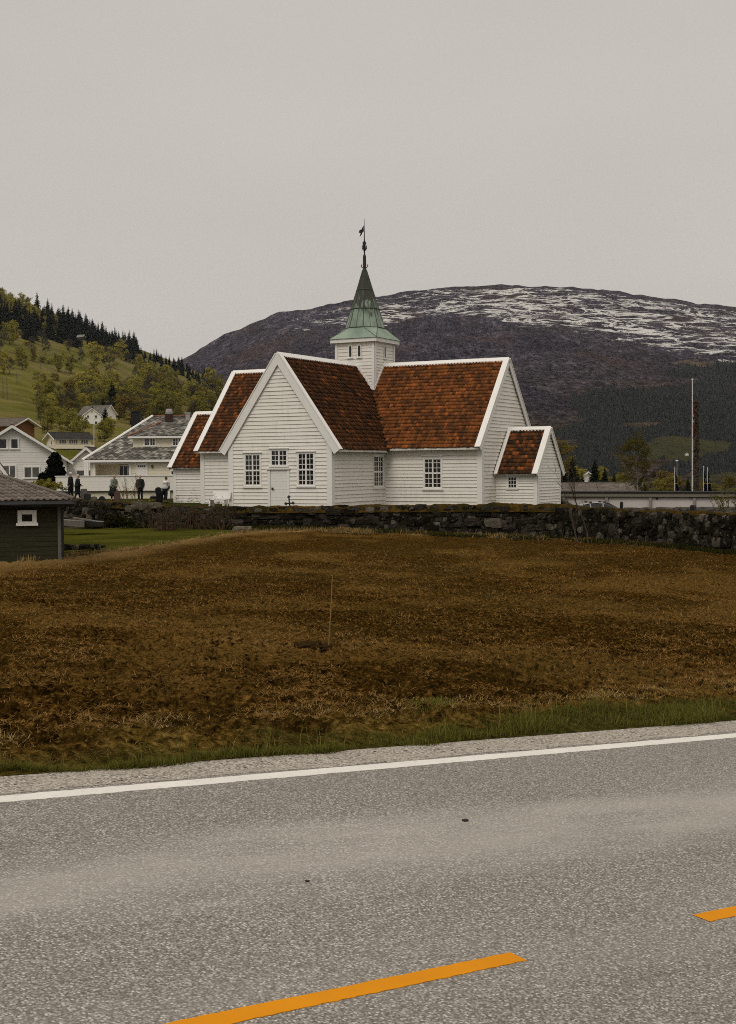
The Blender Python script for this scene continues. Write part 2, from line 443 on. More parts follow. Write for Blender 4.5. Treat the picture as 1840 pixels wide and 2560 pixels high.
# camera stands on the near side; the far lane, its gravel and its markings
road_sheet('road', -90, 90, -9.5, .22, 0, M['asphalt'], 240, 10)
road_sheet('gravel_shoulder', -90, 90, .11, S_GRASS + .16, .0025, M['gravel'], 700, 6, .07)
_w = abs(rc(920, 1912.5)[1] - rc(920, 1926)[1]) / 2
road_sheet('edge_line', -90, 90, -_w, _w, .003, M['roadwhite'], 4200, 6, .009)
_y = abs(rc(920, 2453)[1] - rc(920, 2484)[1]) / 2
t_end = rc(1306, 2397)[0]; t_beg = rc(1740, 2292)[0]
DASH = 5.2
for k in range(-4, 6):
    a = t_beg + (k) * (DASH + t_beg - t_end)
    road_sheet('lane_dash', a, a + DASH, LANE - _y, LANE + _y, .003, M['roadyellow'], 400, 6, .006)

# ------------------------------------------------------------------ stone wall line (px, py of its top edge, distance)
WALLPTS = [(-420, 1246, 92), (60, 1247, 84), (177, 1250, 79), (300, 1257, 75.5), (430, 1266, 72.5), (566, 1268, 70), (800, 1266, 68), (1000, 1264, 66.5), (1200, 1263, 65), (1380, 1266, 63.5),
           (1600, 1277, 58.8), (1840, 1288, 53), (2150, 1302, 46.5), (2700, 1330, 38)]
WP = [at(px, py, d) for px, py, d in WALLPTS]
def wall_y(x):
    return np.interp(x, [p.x for p in WP], [p.y for p in WP])
def wall_top(x):
    return np.interp(x, [p.x for p in WP], [p.z for p in WP])

RUx, RUy = RU.x, RU.y
_hl = math.hypot(RUx, RUy)
def road_ts(x, y):
    dx, dy = np.asarray(x) - E0.x, np.asarray(y) - E0.y
    t = (dx * RUx + dy * RUy) / _hl; s = (-dx * RUy + dy * RUx) / _hl
    return t, s
def field_base(x, y):
    t, s = road_ts(x, y)
    zr = E0.z + RU.z / _hl * t + bend(t) + .03 * np.clip(s, -12, 3)
    x = np.asarray(x, float)
    zf = -.95 - .025 * np.clip(x + 3, 0, 12) - .012 * np.clip(-x - 8, 0, 30)
    k = np.clip((s - S_GRASS - .6) / 46, 0, 1)
    z = zr * (1 - k) + zf * k + .03 * sstep(S_GRASS - .05, S_GRASS + .2, s)
    z = z + .10 * np.exp(-((s - S_GRASS - .5) / .6) ** 2) * 0 - .05 * sstep(S_GRASS + .05, S_GRASS + .25, s) * 0
    return z
# the brown field's left border: straw-edged line from the shed to the wall
BORD = [(-30, 18), (-14.5, 36), (-12, 43), (-9.2, 52), (-7.3, 61), (-6.0, 65.0), (-3, 66.6), (4, 65.2), (9, 62.6), (13, 57), (16, 51), (20, 44.5), (40, 30)]
def border_sd(x, y):
    """positive on the field's side"""
    return np.interp(x, [b[0] for b in BORD], [b[1] for b in BORD]) - np.asarray(y)
def soil_h(x, y, d):
    """clods and furrows"""
    a = fbm(x * 9, y * 9, 4, 3) - .5
    b = fbm(x * 2.2, y * 2.2, 3, 9) - .5
    c = fbm(x * .5, y * .5, 3, 21) - .5
    e_ = np.abs(fbm(x * 19, y * 19, 3, 13) - .5)
    return a * .13 + b * .12 + c * .14 + e_ * .07 - .20 * sstep(.55, .70, fbm(x * 3.6, y * 3.6, 4, 37)) * np.interp(y, [8, 40], [1, .4])
ang = np.concatenate([np.linspace(-1.15, -.34, 60, endpoint=False), np.linspace(-.34, .34, 720), np.linspace(.34, 1.15, 61)[1:]])
# field sheet in the road's own perpendicular distance, so its near rim follows the gravel
s_rows = np.concatenate([np.linspace(0, 1, 560) ** 2.0 * 60])
tt_, q_ = np.meshgrid(np.tan(ang), s_rows, indexing='xy')
# ray from the eye's foot with slope tan(ang); intersects the line s = S_GRASS + q
den = (-tt_ * RUy + RUx) / _hl
s_target = S_GRASS - .10 + q_
num = s_target - ((-(0 - E0.x) * RUy + (0 - E0.y) * RUx) / _hl)
Y = num / np.where(den < .05, .05, den)
Y = np.clip(Y, 0, 110); X = tt_ * Y
ymax = wall_y(X) + 1.2
Y2 = np.minimum(Y, ymax); X = np.where(Y > ymax, tt_ * Y2, X); Y = Y2
Zb = field_base(X, Y)
T_, S_ = road_ts(X, Y)
fade = sstep(0.0, .5, S_ - S_GRASS)
sd_ = border_sd(X + 1.3 * (vnoise(X * .4, Y * .4, 2) - .5), Y + .9 * (vnoise(X * .9, Y * .9, 31) - .5))
grass = 1 - sstep(-.25, .25, sd_)
straw_edge = np.exp(-((sd_ - .35) / .38) ** 2) + .75 * np.exp(-(np.maximum(sd_ - .3, 0) / (6.5 * sstep(-3, -10, X) + .2)) ** 2) * (sd_ > .2) * sstep(-2, -7, X); straw_edge = np.clip(straw_edge, 0, 1)
soil = (1 - grass)
hh = soil_h(X, Y, Y)
Z = Zb + fade * (soil * hh * np.interp(Y, [8, 30, 70], [1, .8, .6]) + grass * .10 * (fbm(X * .7, Y * .7, 3, 8) - .5)) + fade * .06 * straw_edge
Z = Z + .05 * np.exp(-((S_ - S_GRASS - .35) / .3) ** 2)
# a low broken clod ridge across the middle of the field
_ra, _rb = at(470, 1623, 16.4), at(905, 1612, 17.2)
def ridge_mask(x, y):
    dx, dy = _rb.x - _ra.x, _rb.y - _ra.y; L = math.hypot(dx, dy)
    t = ((x - _ra.x) * dx + (y - _ra.y) * dy) / L; s = (-(x - _ra.x) * dy + (y - _ra.y) * dx) / L
    return np.exp(-(s / .13) ** 2) * sstep(-.2, .3, t) * (1 - sstep(L - .2, L + .5, t)), t / L
rm, rt = ridge_mask(X, Y)
Z = Z + rm * (.02 + .22 * np.clip(fbm(X * 6, Y * 6, 3, 55) - .38, 0, 1))
nr, nc = X.shape
idx = np.arange(nr * nc).reshape(nr, nc)
Fq = np.stack([idx[:-1, :-1], idx[:-1, 1:], idx[1:, 1:], idx[1:, :-1]], -1).reshape(-1, 4)
verge_m = (.45 + .55 * sstep(-4, 3, T_)) - sstep(.02, .34, S_ - S_GRASS + .5 * (vnoise(T_ * 1.3, S_ * 2, 77) - .5) - .25 * sstep(2, 5, T_) + .25 * sstep(-1, -4, T_))
straw_m = np.clip(fbm(X * .45, Y * .30, 4, 66) + .28 * np.exp(-((X - 9) / 3.5) ** 2 - ((Y - 38) / 6) ** 2) + .16 * np.exp(-((X - 3) / 2.5) ** 2 - ((Y - 13) / 2.5) ** 2), 0, 1)
m_ = NT('ploughed_field', .95, 0)
o_ = m_.geo()
a1 = m_.noise(o_, 2.0, 6, .72); a2 = m_.noise(o_, 14, 5, .72); a3 = m_.noise(o_, .18, 3)
st_ = m_.attr('straw')
soilc = m_.ramp(a2, [(.36, (.004, .0020, .0005)), (.46, (.030, .0150, .0030)), (.56, (.092, .047, .0085)), (.67, (.26, .145, .036))])
soilc = m_.mix(m_.rng(a1, .40, .58, .5, 0), soilc, (.020, .0112, .0030))
soilc = m_.mix(m_.math('MULTIPLY', m_.rng(st_, .51, .70), m_.rng(a2, .38, .6)), soilc, (.16, .090, .022))
soilc = m_.mix(m_.rng(a3, .45, .65, 0, .4), soilc, m_.mix(.5, soilc, (.055, .044, .012)))
soilc = m_.mix(m_.math('MULTIPLY', m_.attr('straw_edge'), m_.rng(a2, .3, .5)), soilc, (.25, .155, .06))
soilc = m_.mix(m_.math('MULTIPLY', m_.attr('ridge'), m_.rng(a2, .46, .62)), soilc, (.22, .13, .05))
gr = m_.ramp(m_.noise(o_, 6, 6, .7), [(.3, (.018, .019, .004)), (.55, (.050, .052, .008)), (.75, (.095, .090, .018))])
gr = m_.mix(m_.rng(m_.noise(o_, .35, 3), .42, .62, 0, .7), gr, (.085, .080, .013))
c_ = m_.mix(m_.attr('grass'), soilc, gr)
moss_ = m_.math('MULTIPLY', m_.attr('near'), m_.rng(m_.noise(o_, 1.6, 4), .42, .58))
c_ = m_.mix(m_.math('MULTIPLY', moss_, .75), c_, m_.ramp(a2, [(.36, (.02, .012, .003)), (.5, (.12, .075, .014)), (.66, (.30, .20, .06))]))
vg = m_.ramp(a2, [(.3, (.014, .014, .003)), (.55, (.06, .055, .012)), (.75, (.16, .125, .045))])
c_ = m_.mix(m_.attr('verge'), c_, vg)
m_.col(c_); m_.bump(m_.math('ADD', a2, m_.noise(o_, 45, 4, .7)), 1, .035); M['field'] = m_.m
fo = mesh_obj('field', np.stack([X, Y, Z], -1), Fq, M['field'], smooth=False,
              attrs={'grass': grass, 'straw': straw_m, 'straw_edge': straw_edge * soil, 'verge': np.clip(verge_m, 0, 1), 'ridge': rm, 'near': np.exp(-((S_ - S_GRASS) / .9) ** 2)})
tag(fo, kind='structure')
def field_z(x, y):
    """height of the finished field (nearest grid vertex is close enough)"""
    return float(field_base(x, y)) + float(soil_h(np.float64(x), np.float64(y), y)) * .6

# ------------------------------------------------------------------ land beyond the wall
def yard_z(x, y):
    x = np.asarray(x, float); y = np.asarray(y, float)
    z = -2.6 * sstep(.141, .160, x / np.maximum(y, 1)) * sstep(58, 88, y)
    z = z + .20 * sstep(-15.0, -18.5, x) * sstep(104, 86, y)          # the mound the people walk on
    z = z + .04 * (fbm(x * .5, y * .5, 3, 5) - .5)
    z = z - 7.0 * sstep(190, 800, y) * sstep(-30, 40, x)
    return z
gx = np.linspace(-75, 75, 226); gk = np.linspace(0, 1, 90)
XX, KK = np.meshgrid(gx, gk); YY = wall_y(XX) + .15 + KK * (150 - wall_y(XX))
ZZ = yard_z(XX, YY)
ZZ = np.where(KK < .02, np.minimum(ZZ + 0, wall_top(XX) - .12), ZZ)
# the yard climbs to the wall's coping
lipz = wall_top(XX) - .10
near = np.exp(-((YY - wall_y(XX)) / 2.2) ** 2) * (XX < -8)
ZZ = ZZ * (1 - near) + lipz * near
nr, nc = XX.shape; idx = np.arange(nr * nc).reshape(nr, nc)
Fq2 = np.stack([idx[:-1, :-1], idx[:-1, 1:], idx[1:, 1:], idx[1:, :-1]], -1).reshape(-1, 4)
m_ = NT('yard_grass', .95, 0)
o_ = m_.geo()
g_ = m_.ramp(m_.noise(o_, 5, 6, .7), [(.3, (.014, .016, .004)), (.6, (.040, .044, .009)), (.8, (.075, .075, .018))])
g_ = m_.mix(m_.rng(m_.sep(o_)[0], 17, 24), g_, (.10, .092, .08))
m_.col(g_); m_.bump(m_.noise(o_, 20, 4), 1, .04); M['yard'] = m_.m
tag(mesh_obj('churchyard_ground', np.stack([XX, YY, ZZ], -1), Fq2, M['yard'], smooth=True), kind='structure')

# one base sheet to the horizon
m_ = NT('valley_floor', .95, 0)
o_ = m_.geo()
g_ = m_.ramp(m_.noise(o_, .02, 6, .65), [(.35, (.030, .028, .014)), (.55, (.060, .060, .020)), (.7, (.045, .035, .022))])
m_.col(g_); M['valley'] = m_.m
rad = np.concatenate([[0.5], np.geomspace(20, 7000, 60)]); az = np.linspace(0, 2 * math.pi, 181)
RR, AA = np.meshgrid(rad, az, indexing='ij'); GX, GY = RR * np.sin(AA), RR * np.cos(AA)
GZ = np.where(GY > 60, yard_z(GX, GY) - .25, -3.6) ; GZ = np.where(GY <= 60, -6.0, np.minimum(GZ, -.3) - 1.2 * sstep(110, 60, GY))
GZ = np.where(GY < 40, -8.0, GZ)
nr, nc = RR.shape; idx = np.arange(nr * nc).reshape(nr, nc)
Fg = np.stack([idx[:-1, :-1], idx[1:, :-1], idx[1:, 1:], idx[:-1, 1:]], -1).reshape(-1, 4)
tag(mesh_obj('ground', np.stack([GX, GY, GZ], -1), Fg, M['valley'], smooth=True), kind='structure')

# ------------------------------------------------------------------ hillside on the left
K = 1840 / 1630.0
HX = np.array([-900, -300, 0, 50, 110, 170, 230, 290, 340, 400, 440, 490, 560, 640, 760]) * K
HYs = np.array([470, 560, 640, 656, 686, 706, 736, 762, 778, 800, 815, 838, 880, 930, 1010]) * K + 16
H_D0, H_D1 = 150.0, 1400.0
def hor_np(px): return 1280 + F * PITCH * 1.0 - .007 * (np.asarray(px) - 920)
HOR0 = horizon(920)
def hor_l(px): return HOR0 - .007 * (np.asarray(px, float) - 920)
def hill_e(px, d):
    """rise of the hillside above the horizon at column px, as seen pixels"""
    ec = hor_l(px) - np.interp(px, HX, HYs)
    u = np.clip(np.log(np.asarray(d, float) / H_D0) / math.log(H_D1 / H_D0), 0, 1)
    return -52 + (ec + 52) * u ** 1.35
def px_x(px, d): return (np.asarray(px, float) - 920) / F * d
def hill_z(px, d):
    d = np.asarray(d, float); z = EYE.z + hill_e(px, d) / F * d
    X_ = px_x(px, d)
    z = z + (fbm(X_ / 60, d / 90, 3, 12) - .5) * d * .012 * sstep(170, 400, d)
    z = np.where(d > H_D1, z - (d - H_D1) * .25, z)
    return z
hp = np.linspace(-1300, 900, 300); hd = np.concatenate([np.geomspace(H_D0, H_D1, 150), [1450, 1600, 1900]])
PP, DD = np.meshgrid(hp, hd); HXX = px_x(PP, DD); HZ = hill_z(PP, DD)
HZ[0] -= 3
HZ -= 14 * sstep(560, 900, PP) * (DD / 300)
nr, nc = PP.shape; idx = np.arange(nr * nc).reshape(nr, nc)
Fh = np.stack([idx[:-1, :-1], idx[:-1, 1:], idx[1:, 1:], idx[1:, :-1]], -1).reshape(-1, 4)
TERR = np.abs(((np.log(DD / H_D0) * 7 + .35 * fbm(HXX / 90, DD / 90, 3, 41) + PP * .0022) % 1) - .5)
m_ = NT('meadow_hillside', .95, 0)
o_ = m_.geo()
g_ = m_.ramp(m_.noise(o_, .05, 6, .6), [(.3, (.058, .061, .009)), (.5, (.100, .096, .016)), (.72, (.16, .14, .036))])
g_ = m_.mix(m_.rng(m_.noise(o_, .015, 4), .42, .60, 0, .8), g_, (.160, .130, .050))
g_ = m_.mix(m_.rng(m_.attr('bank'), .0, .07, .65, 0), g_, (.085, .062, .028))
g_ = m_.mix(m_.rng(m_.noise(o_, .25, 5, .7), .58, .74, 0, .5), g_, (.035, .033, .010))
m_.col(g_); m_.bump(m_.noise(o_, .5, 5), 1, 1.2); M['hill'] = m_.m
tag(mesh_obj('hillside', np.stack([HXX, DD, HZ], -1), Fh, M['hill'], smooth=True, attrs={'bank': TERR}), kind='structure')

# ------------------------------------------------------------------ mountain across the valley
MX = np.array([-900, -200, 200, 360, 430, 500, 560, 620, 680, 740, 790, 835, 900, 960, 1010, 1060, 1110, 1180, 1250, 1300, 1350, 1400, 1450, 1500, 1560, 1630, 1900, 2600]) * K
MYs = np.array([1000, 930, 880, 825, 787, 748, 718, 695, 682, 675, 672, 661, 652, 642, 639, 641, 637, 638, 640, 645, 650, 657, 665, 672, 681, 688, 730, 860]) * K
M_D0, M_D1 = 700.0, 3600.0
def mt_z(px, d):
    ec = hor_l(px) - np.interp(px, MX, MYs)
    u = np.clip(np.log(np.asarray(d, float) / M_D0) / math.log(M_D1 / M_D0), 0, 1)
    e_ = -46 + (ec + 46) * u ** 1.12
    z = EYE.z + e_ / F * d
    X_ = px_x(px, d)
    amp = d * .016 * np.sin(np.pi * np.clip(u, .02, 1) * .95) ** .6
    rg = 1 - np.abs(2 * fbm(X_ / 260 + .3 * z / 200, d / 420, 5, 90) - 1)
    z = z + (rg - .6) * amp + (fbm(X_ / 60, d / 80, 4, 91) - .5) * amp * .45
    z = z + (fbm(X_ / 50, d / 50, 3, 92) - .5) * 9 * u
    return z, u
mp_ = np.concatenate([np.linspace(-900, 250, 90, endpoint=False), np.linspace(250, 1900, 700), np.linspace(1900, 2800, 71)[1:]]); md = np.geomspace(M_D0, M_D1, 340)
PP, DD = np.meshgrid(mp_, md); MZ, MU = mt_z(PP, DD); MXX = px_x(PP, DD)
back = np.array([3800, 4200, 5200.])
PB, DB = np.meshgrid(mp_, back); 
MZ = np.vstack([MZ, MZ[-1] - (DB - M_D1) * .12]); PP = np.vstack([PP, PB]); DD = np.vstack([DD, DB]); MXX = np.vstack([MXX, px_x(PB, DB)]); MU = np.vstack([MU, np.ones_like(PB)])
MZ[0] -= 12
seen_y = hor_l(PP) - (MZ - EYE.z) / DD * F            # where each bit of ground stands as a height over the valley
def blob(cx, cy, rx, ry, wob=.55, s=1, sharp=.22):
    r = np.hypot((PP - cx) / rx, (seen_y - cy) / ry)
    r = r + wob * (fbm(PP / (rx * .45), seen_y / (ry * .6), 4, s) - .5) * 2
    return 1 - sstep(1 - sharp, 1 + sharp, r)
crest = np.interp(PP, MX, MYs)
below = seen_y - crest
tilt_ = np.clip(PP - 1050, -600, 900)
band_ = sstep(-3, 5, below) * (1 - sstep(50, 112, below - tilt_ * .085))
snow = band_ * (.74 + .30 * np.exp(-((PP - 1380) / 420) ** 2) - .22 * sstep(1000, 640, PP)) + .30 * np.exp(-((below - 60) / 30) ** 2) * sstep(1050, 950, PP) * sstep(650, 760, PP)
forest = np.maximum.reduce([blob(1700, 1030, 250, 72, .5, 3), blob(1500, 1165, 190, 50, .6, 4) * .0 + blob(1560, 1090, 150, 45, .5, 5), blob(1800, 1150, 75, 75, .4, 6), blob(1460, 1160, 90, 45, .5, 7) * .8, blob(1820, 930, 130, 28, .6, 8) * .8, blob(1690, 1175, 40, 18, .4, 15), blob(1660, 1130, 40, 16, .5, 16)])
meadow = np.maximum.reduce([blob(1700, 1122, 120, 26, .4, 10), blob(1820, 1212, 95, 34, .3, 11), blob(1520, 1225, 200, 10, .4, 14) * .4])
clear = np.maximum(blob(1735, 909, 52, 8, .6, 12), blob(1600, 1062, 60, 6, .7, 13) * .7)
forest = forest * (1 - meadow) * (1 - clear)
m_ = NT('mountain_side', .95, 0)
o_ = m_.geo(); z_ = m_.sep(o_)[2]
q_ = m_.map(o_, (1, .45, 1))
b1 = m_.noise(q_, .012, 7, .68); b2 = m_.noise(m_.map(o_, (1, .35, .35)), .055, 6, .72); b3 = m_.noise(q_, .0035, 4)
g_ = m_.ramp(b2, [(.34, (.018, .0150, .0235)), (.5, (.068, .057, .077)), (.66, (.19, .153, .180))])
g_ = m_.mix(m_.rng(b1, .40, .60, .75, 0), g_, (.020, .018, .025))
g_ = m_.mix(m_.rng(b3, .44, .62, 0, .4), g_, (.052, .040, .040))
g_ = m_.mix(m_.math('MULTIPLY', m_.rng(z_, 30, 170, 1, 0), m_.rng(b1, .4, .6)), g_, (.056, .044, .022))
g_ = m_.mix(m_.rng(m_.noise(m_.map(o_, (1, .3, .18)), .03, 7, .75), .64, .72, 0, .55), g_, (.090, .082, .080))
g_ = m_.mix(1.0, g_, m_.ramp(m_.noise(m_.map(o_, (1, .4, .6)), .16, 4, .75), [(.36, .25), (.5, .85), (.64, 1.9)]), 'MULTIPLY')
g_ = m_.mix(m_.math('MULTIPLY', m_.rng(m_.noise(m_.map(o_, (1, .5, 1)), .006, 5, .6),   .50, .64), .4), g_, m_.mix(b2, (.035, .020, .010), (.11, .062, .034)))
fs = m_.ramp(m_.noise(m_.map(o_, (1, .3, .5)), .12, 5, .75), [(.3, (.012, .013, .0135)), (.7, (.036, .037, .035))])
thr = lambda a_, w_=.16: m_.rng(m_.math('ADD', m_.attr(a_), m_.rng(b2, .3, .7, -.35, .35)), .5 - w_, .5 + w_)
g_ = m_.mix(thr('forest'), g_, fs)
g_ = m_.mix(m_.math('MULTIPLY', thr('meadow'), m_.rng(b2, .38, .52, .35, .9)), g_, m_.mix(b1, (.030, .034, .014), (.085, .085, .036)))
g_ = m_.mix(m_.math('MULTIPLY', thr('clear', .3), m_.rng(m_.noise(m_.map(o_, (1, .3, .6)), .05, 5, .75), .44, .56, .05, .8)), g_, (.17, .125, .075))
sn1 = m_.noise(m_.map(o_, (.0042, .0010, .0300), (0, .10, 0)), 1.0, 6, .62, .9); sn2 = m_.noise(m_.map(o_, (.010, .003, .050), (0, -.12, 0)), 1.0, 5, .65, .6)
rdg = lambda v: m_.math('SUBTRACT', 1.0, m_.math('ABSOLUTE', m_.math('SUBTRACT', m_.math('MULTIPLY', v, 14.0), 7.0)))
sk = m_.math('MAXIMUM', rdg(sn1), m_.math('MULTIPLY', rdg(sn2), .92))
sk = m_.math('ADD', sk, m_.rng(m_.noise(o_, .02, 4), .3, .7, -.28, .28))
sk = m_.math('ADD', sk, m_.rng(m_.attr('snow'), 0, 1, -1.15, -.16))
g_ = m_.mix(m_.rng(sk, .52, .60), g_, (.72, .70, .66))
m_.col(g_); m_.bump(m_.math('ADD', b2, m_.math('MULTIPLY', b1, 2.0)), 1, 22); M['mountain'] = m_.m
nr, nc = PP.shape; idx = np.arange(nr * nc).reshape(nr, nc)
Fm = np.stack([idx[:-1, :-1], idx[:-1, 1:], idx[1:, 1:], idx[1:, :-1]], -1).reshape(-1, 4)
tag(mesh_obj('mountain', np.stack([MXX, DD, MZ], -1), Fm, M['mountain'], smooth=True, attrs={'snow': snow, 'forest': forest, 'meadow': meadow, 'clear': clear}), kind='structure')
# the conifer wood on its lower slopes: too many to count
pr = forest.ravel() * (DD.ravel() < 3300) * (rng.random(forest.size) < .95); cand = np.nonzero(pr > .45)[0]
pick = rng.choice(cand, 17000, replace=True)
Vf = []; tri = []
n0 = len(pick)
jx = px_x(PP.ravel()[pick] + rng.uniform(-3.5, 3.5, n0), DD.ravel()[pick]); jy = DD.ravel()[pick] + rng.uniform(-4, 4, n0); jz = MZ.ravel()[pick] - 1
hgt = rng.uniform(5, 11, n0) * (DD.ravel()[pick] / 2400); rr_ = hgt * rng.uniform(.16, .24, n0)
a_ = np.arange(5) / 5 * 2 * math.pi
ring = np.stack([jx[:, None] + rr_[:, None] * np.cos(a_), jy[:, None] + rr_[:, None] * np.sin(a_), jz[:, None] + 0 * a_], -1)
top = np.stack([jx, jy, jz + hgt], -1)[:, None]
Vf = np.concatenate([ring, top], 1).reshape(-1, 3)
b_ = (np.arange(n0) * 6)[:, None, None]
Ff = (b_ + np.array([[0, 1, 5], [1, 2, 5], [2, 3, 5], [3, 4, 5], [4, 0, 5]])[None]).reshape(-1, 3)
fuv = np.repeat(rng.random((n0, 1)), 15, 1).reshape(-1); fuv = np.stack([fuv, fuv], -1)
M['forest'] = leaf_mat('far_conifers', (.009, .0108, .0108), (.035, .038, .034), 0)
tag(mesh_obj('conifer_wood', Vf, Ff, M['forest'], uv=fuv), kind='stuff')

# ------------------------------------------------------------------ dry stone wall
def stone(mb_v, mb_f, mb_uv, c, U, N, sx, sy, sz, seed, off):
    r = np.random.default_rng(seed)
    g = np.linspace(-1, 1, 4)
    vs = []; ix = {}
    fs = []
    def vid(p):
        k = tuple(np.round(p, 3))
        if k not in ix: ix[k] = len(vs); vs.append(np.array(p, float))
        return ix[k]
    for ax in range(3):
        for sg in (-1, 1):
            for i in range(3):
                for j in range(3):
                    q = []
                    for (a, b) in ((i, j), (i + 1, j), (i + 1, j + 1), (i, j + 1)):
                        p = [0, 0, 0]; p[ax] = sg; p[(ax + 1) % 3] = g[a]; p[(ax + 2) % 3] = g[b]; q.append(vid(p))
                    fs.append(tuple(q if sg > 0 else q[::-1]))
    P = np.array(vs)
    n = P / np.linalg.norm(P, axis=1)[:, None]
    P = P * .72 + n * .42
    P = P + r.normal(0, .075, P.shape)
    P[:, 0] += P[:, 2] * r.uniform(-.15, .15)
    P *= np.array([sx, sy, sz]) / 2
    W = np.array(c)[None] + P[:, :1] * np.array(U)[None] + P[:, 1:2] * np.array(N)[None] + P[:, 2:3] * np.array([[0, 0, 1]])
    mb_v.append(W); mb_f.extend([tuple(i + off for i in f) for f in fs]); u = r.random(); mb_uv.extend([(u, r.random())] * (len(fs) * 4))
    return len(W)
wall = empty('stone_wall', (0, 66, -1), 'long dark dry stone wall between the brown field and the white church', 'stone wall')
Vs, Fs, Us = [], [], []; off = 0
core = MB(); cx = np.array([p.x for p in WP])
xs = np.linspace(cx[0], cx[-1], 260)
seglen = 0
def wall_frame(x):
    y0, y1 = wall_y(x - .4), wall_y(x + .4)
    U = Vector((.8, y1 - y0, 0)).normalized(); return U, Vector((U.y, -U.x, 0))
def wall_base(x): return field_z(x, float(wall_y(x)) - .5) - .12
sd_n = 0
for course in range(7):
    x = cx[0] + course * .13
    while x < cx[-1] - .5:
        U, N = wall_frame(x)
        zb, zt = wall_base(x), float(wall_top(x)) - .05
        n_c = 6 if zt - zb > .95 else 5
        if course >= n_c: x += .5; continue
        big = random.random() < .16
        hgt_c = (zt - zb) / n_c
        L = (1 - .28 * float(sstep(3, 9, x))) * random.uniform(.20, .56) * (1.7 if big else 1); hh_ = hgt_c * random.uniform(.9, 1.15) * (1.45 if big and course < n_c - 1 else 1)
        zc = zb + (course + .5) * hgt_c + random.uniform(-.05, .05) + (.1 if big and course < n_c - 1 else 0)
        xm = x + L / 2 * U.x
        Wd = .42
        c = Vector((xm, float(wall_y(xm)), zc)) + N * random.uniform(-.06, .07)
        if course == n_c - 1: c.z += random.uniform(-.05, .06)
        off += stone(Vs, Fs, Us, c, U, N, L * 1.05, Wd * random.uniform(.85, 1.2), hh_ * 1.06, sd_n, off); sd_n += 1
        x += L * U.x + random.uniform(-.01, .03)
mesh_obj('stonework', np.concatenate(Vs), Fs, M['stone'], wall, uv=np.array(Us))
for i in range(len(xs) - 1):
    a, b = xs[i], xs[i + 1]
    U, N = wall_frame((a + b) / 2)
    pa, pb = Vector((a, float(wall_y(a)), 0)), Vector((b, float(wall_y(b)), 0))
    za, zb_ = float(wall_top(a)) - .22, float(wall_top(b)) - .22
    z0 = min(wall_base(a), wall_base(b)) - .3
    q = lambda p, n, z: (p.x + N.x * n, p.y + N.y * n, z)
    core.add([q(pa, .06, z0), q(pb, .06, z0), q(pb, -.5, z0), q(pa, -.5, z0), q(pa, .06, za), q(pb, .06, zb_), q(pb, -.5, zb_), q(pa, -.5, za)], [(0, 1, 5, 4), (4, 5, 6, 7), (2, 3, 7, 6)])
core.build('gap_shade_core', M['core'], wall)  # dark box behind the stones, its colour gives the gaps their shade
# moss and turf along the coping
mx_ = np.linspace(cx[0], cx[-1], 1500); mk = np.linspace(0, 1, 9)
MXg, MKg = np.meshgrid(mx_, mk)
prof = np.sin(math.pi * MKg) ** .6
lump = fbm(MXg * 2.1, MKg * 2.2, 4, 61)
MZg = wall_top(MXg) - .20 + prof * (.13 + .22 * lump) - .12 * (MKg < .15)
MYg = wall_y(MXg) - .27 + MKg * .72 - .12 * fbm(MXg * 3, MKg, 3, 62) * (MKg < .3)
MZg += .05 * sstep(2, 10, MXg)
nr, nc = MXg.shape; idx = np.arange(nr * nc).reshape(nr, nc)
mesh_obj('moss', np.stack([MXg, MYg, MZg], -1), np.stack([idx[:-1, :-1], idx[:-1, 1:], idx[1:, 1:], idx[1:, :-1]], -1).reshape(-1, 4), M['moss'], wall)
def boulder(px, py, d, r, label, mat=None, flat=.6, seed=1):
    V_, F_, U_ = [], [], []
    c = at(px, py, d)
    stone(V_, F_, U_, c, Vector((1, 0, 0)), Vector((0, -1, 0)), r * 2, r * 1.5, r * 2 * flat, seed, 0)
    return tag(mesh_obj('boulder', np.concatenate(V_), F_, mat or M['stone'], uv=np.array(U_)), label, 'boulder')
M['palestone'] = plain('pale_stone', (.10, .085, .058), .95, .5, 9, bump=.6)
boulder(606, 1325, 66.5, .42, 'low pale straw topped boulder at the foot of the wall below the church door', M['palestone'], .42, 5)
boulder(415, 1318, 69.0, .38, 'reddish boulder fallen at the foot of the wall below the bare thicket', plain('red_stone', (.075, .036, .022), .95, .4, 6, bump=.5), .6, 8)
for i, (px, py, r) in enumerate([(352, 1264, .42), (388, 1264, .34)]):
    boulder(px, py, 72.8, r, ['wide flat pale stone on the wall top below the man in black jacket', 'smaller pale stone on the wall top, next to the wide flat one'][i], M['palestone'], .45, 20 + i)

# ------------------------------------------------------------------ church
TH = .4869
CO = Vector((-.1105, 84.80, 0))
CA = Vector((-math.sin(TH), -math.cos(TH), 0)); CB = Vector((math.cos(TH), -math.sin(TH), 0)); CZ = Vector((0, 0, 1))
def W(a, b, z): return CO + CA * a + CB * b + CZ * z
WF, WR, LF, LR, LL, HR, HE = 3.4, 4.03, 10.53, 9.73, 9.96, 8.67, 3.91
OV, VO, TT = .50, .10, 1.38
church = empty('church', W(0, 0, 0), 'white clapboard cruciform church with orange tiled roofs and a green copper spire', 'church')

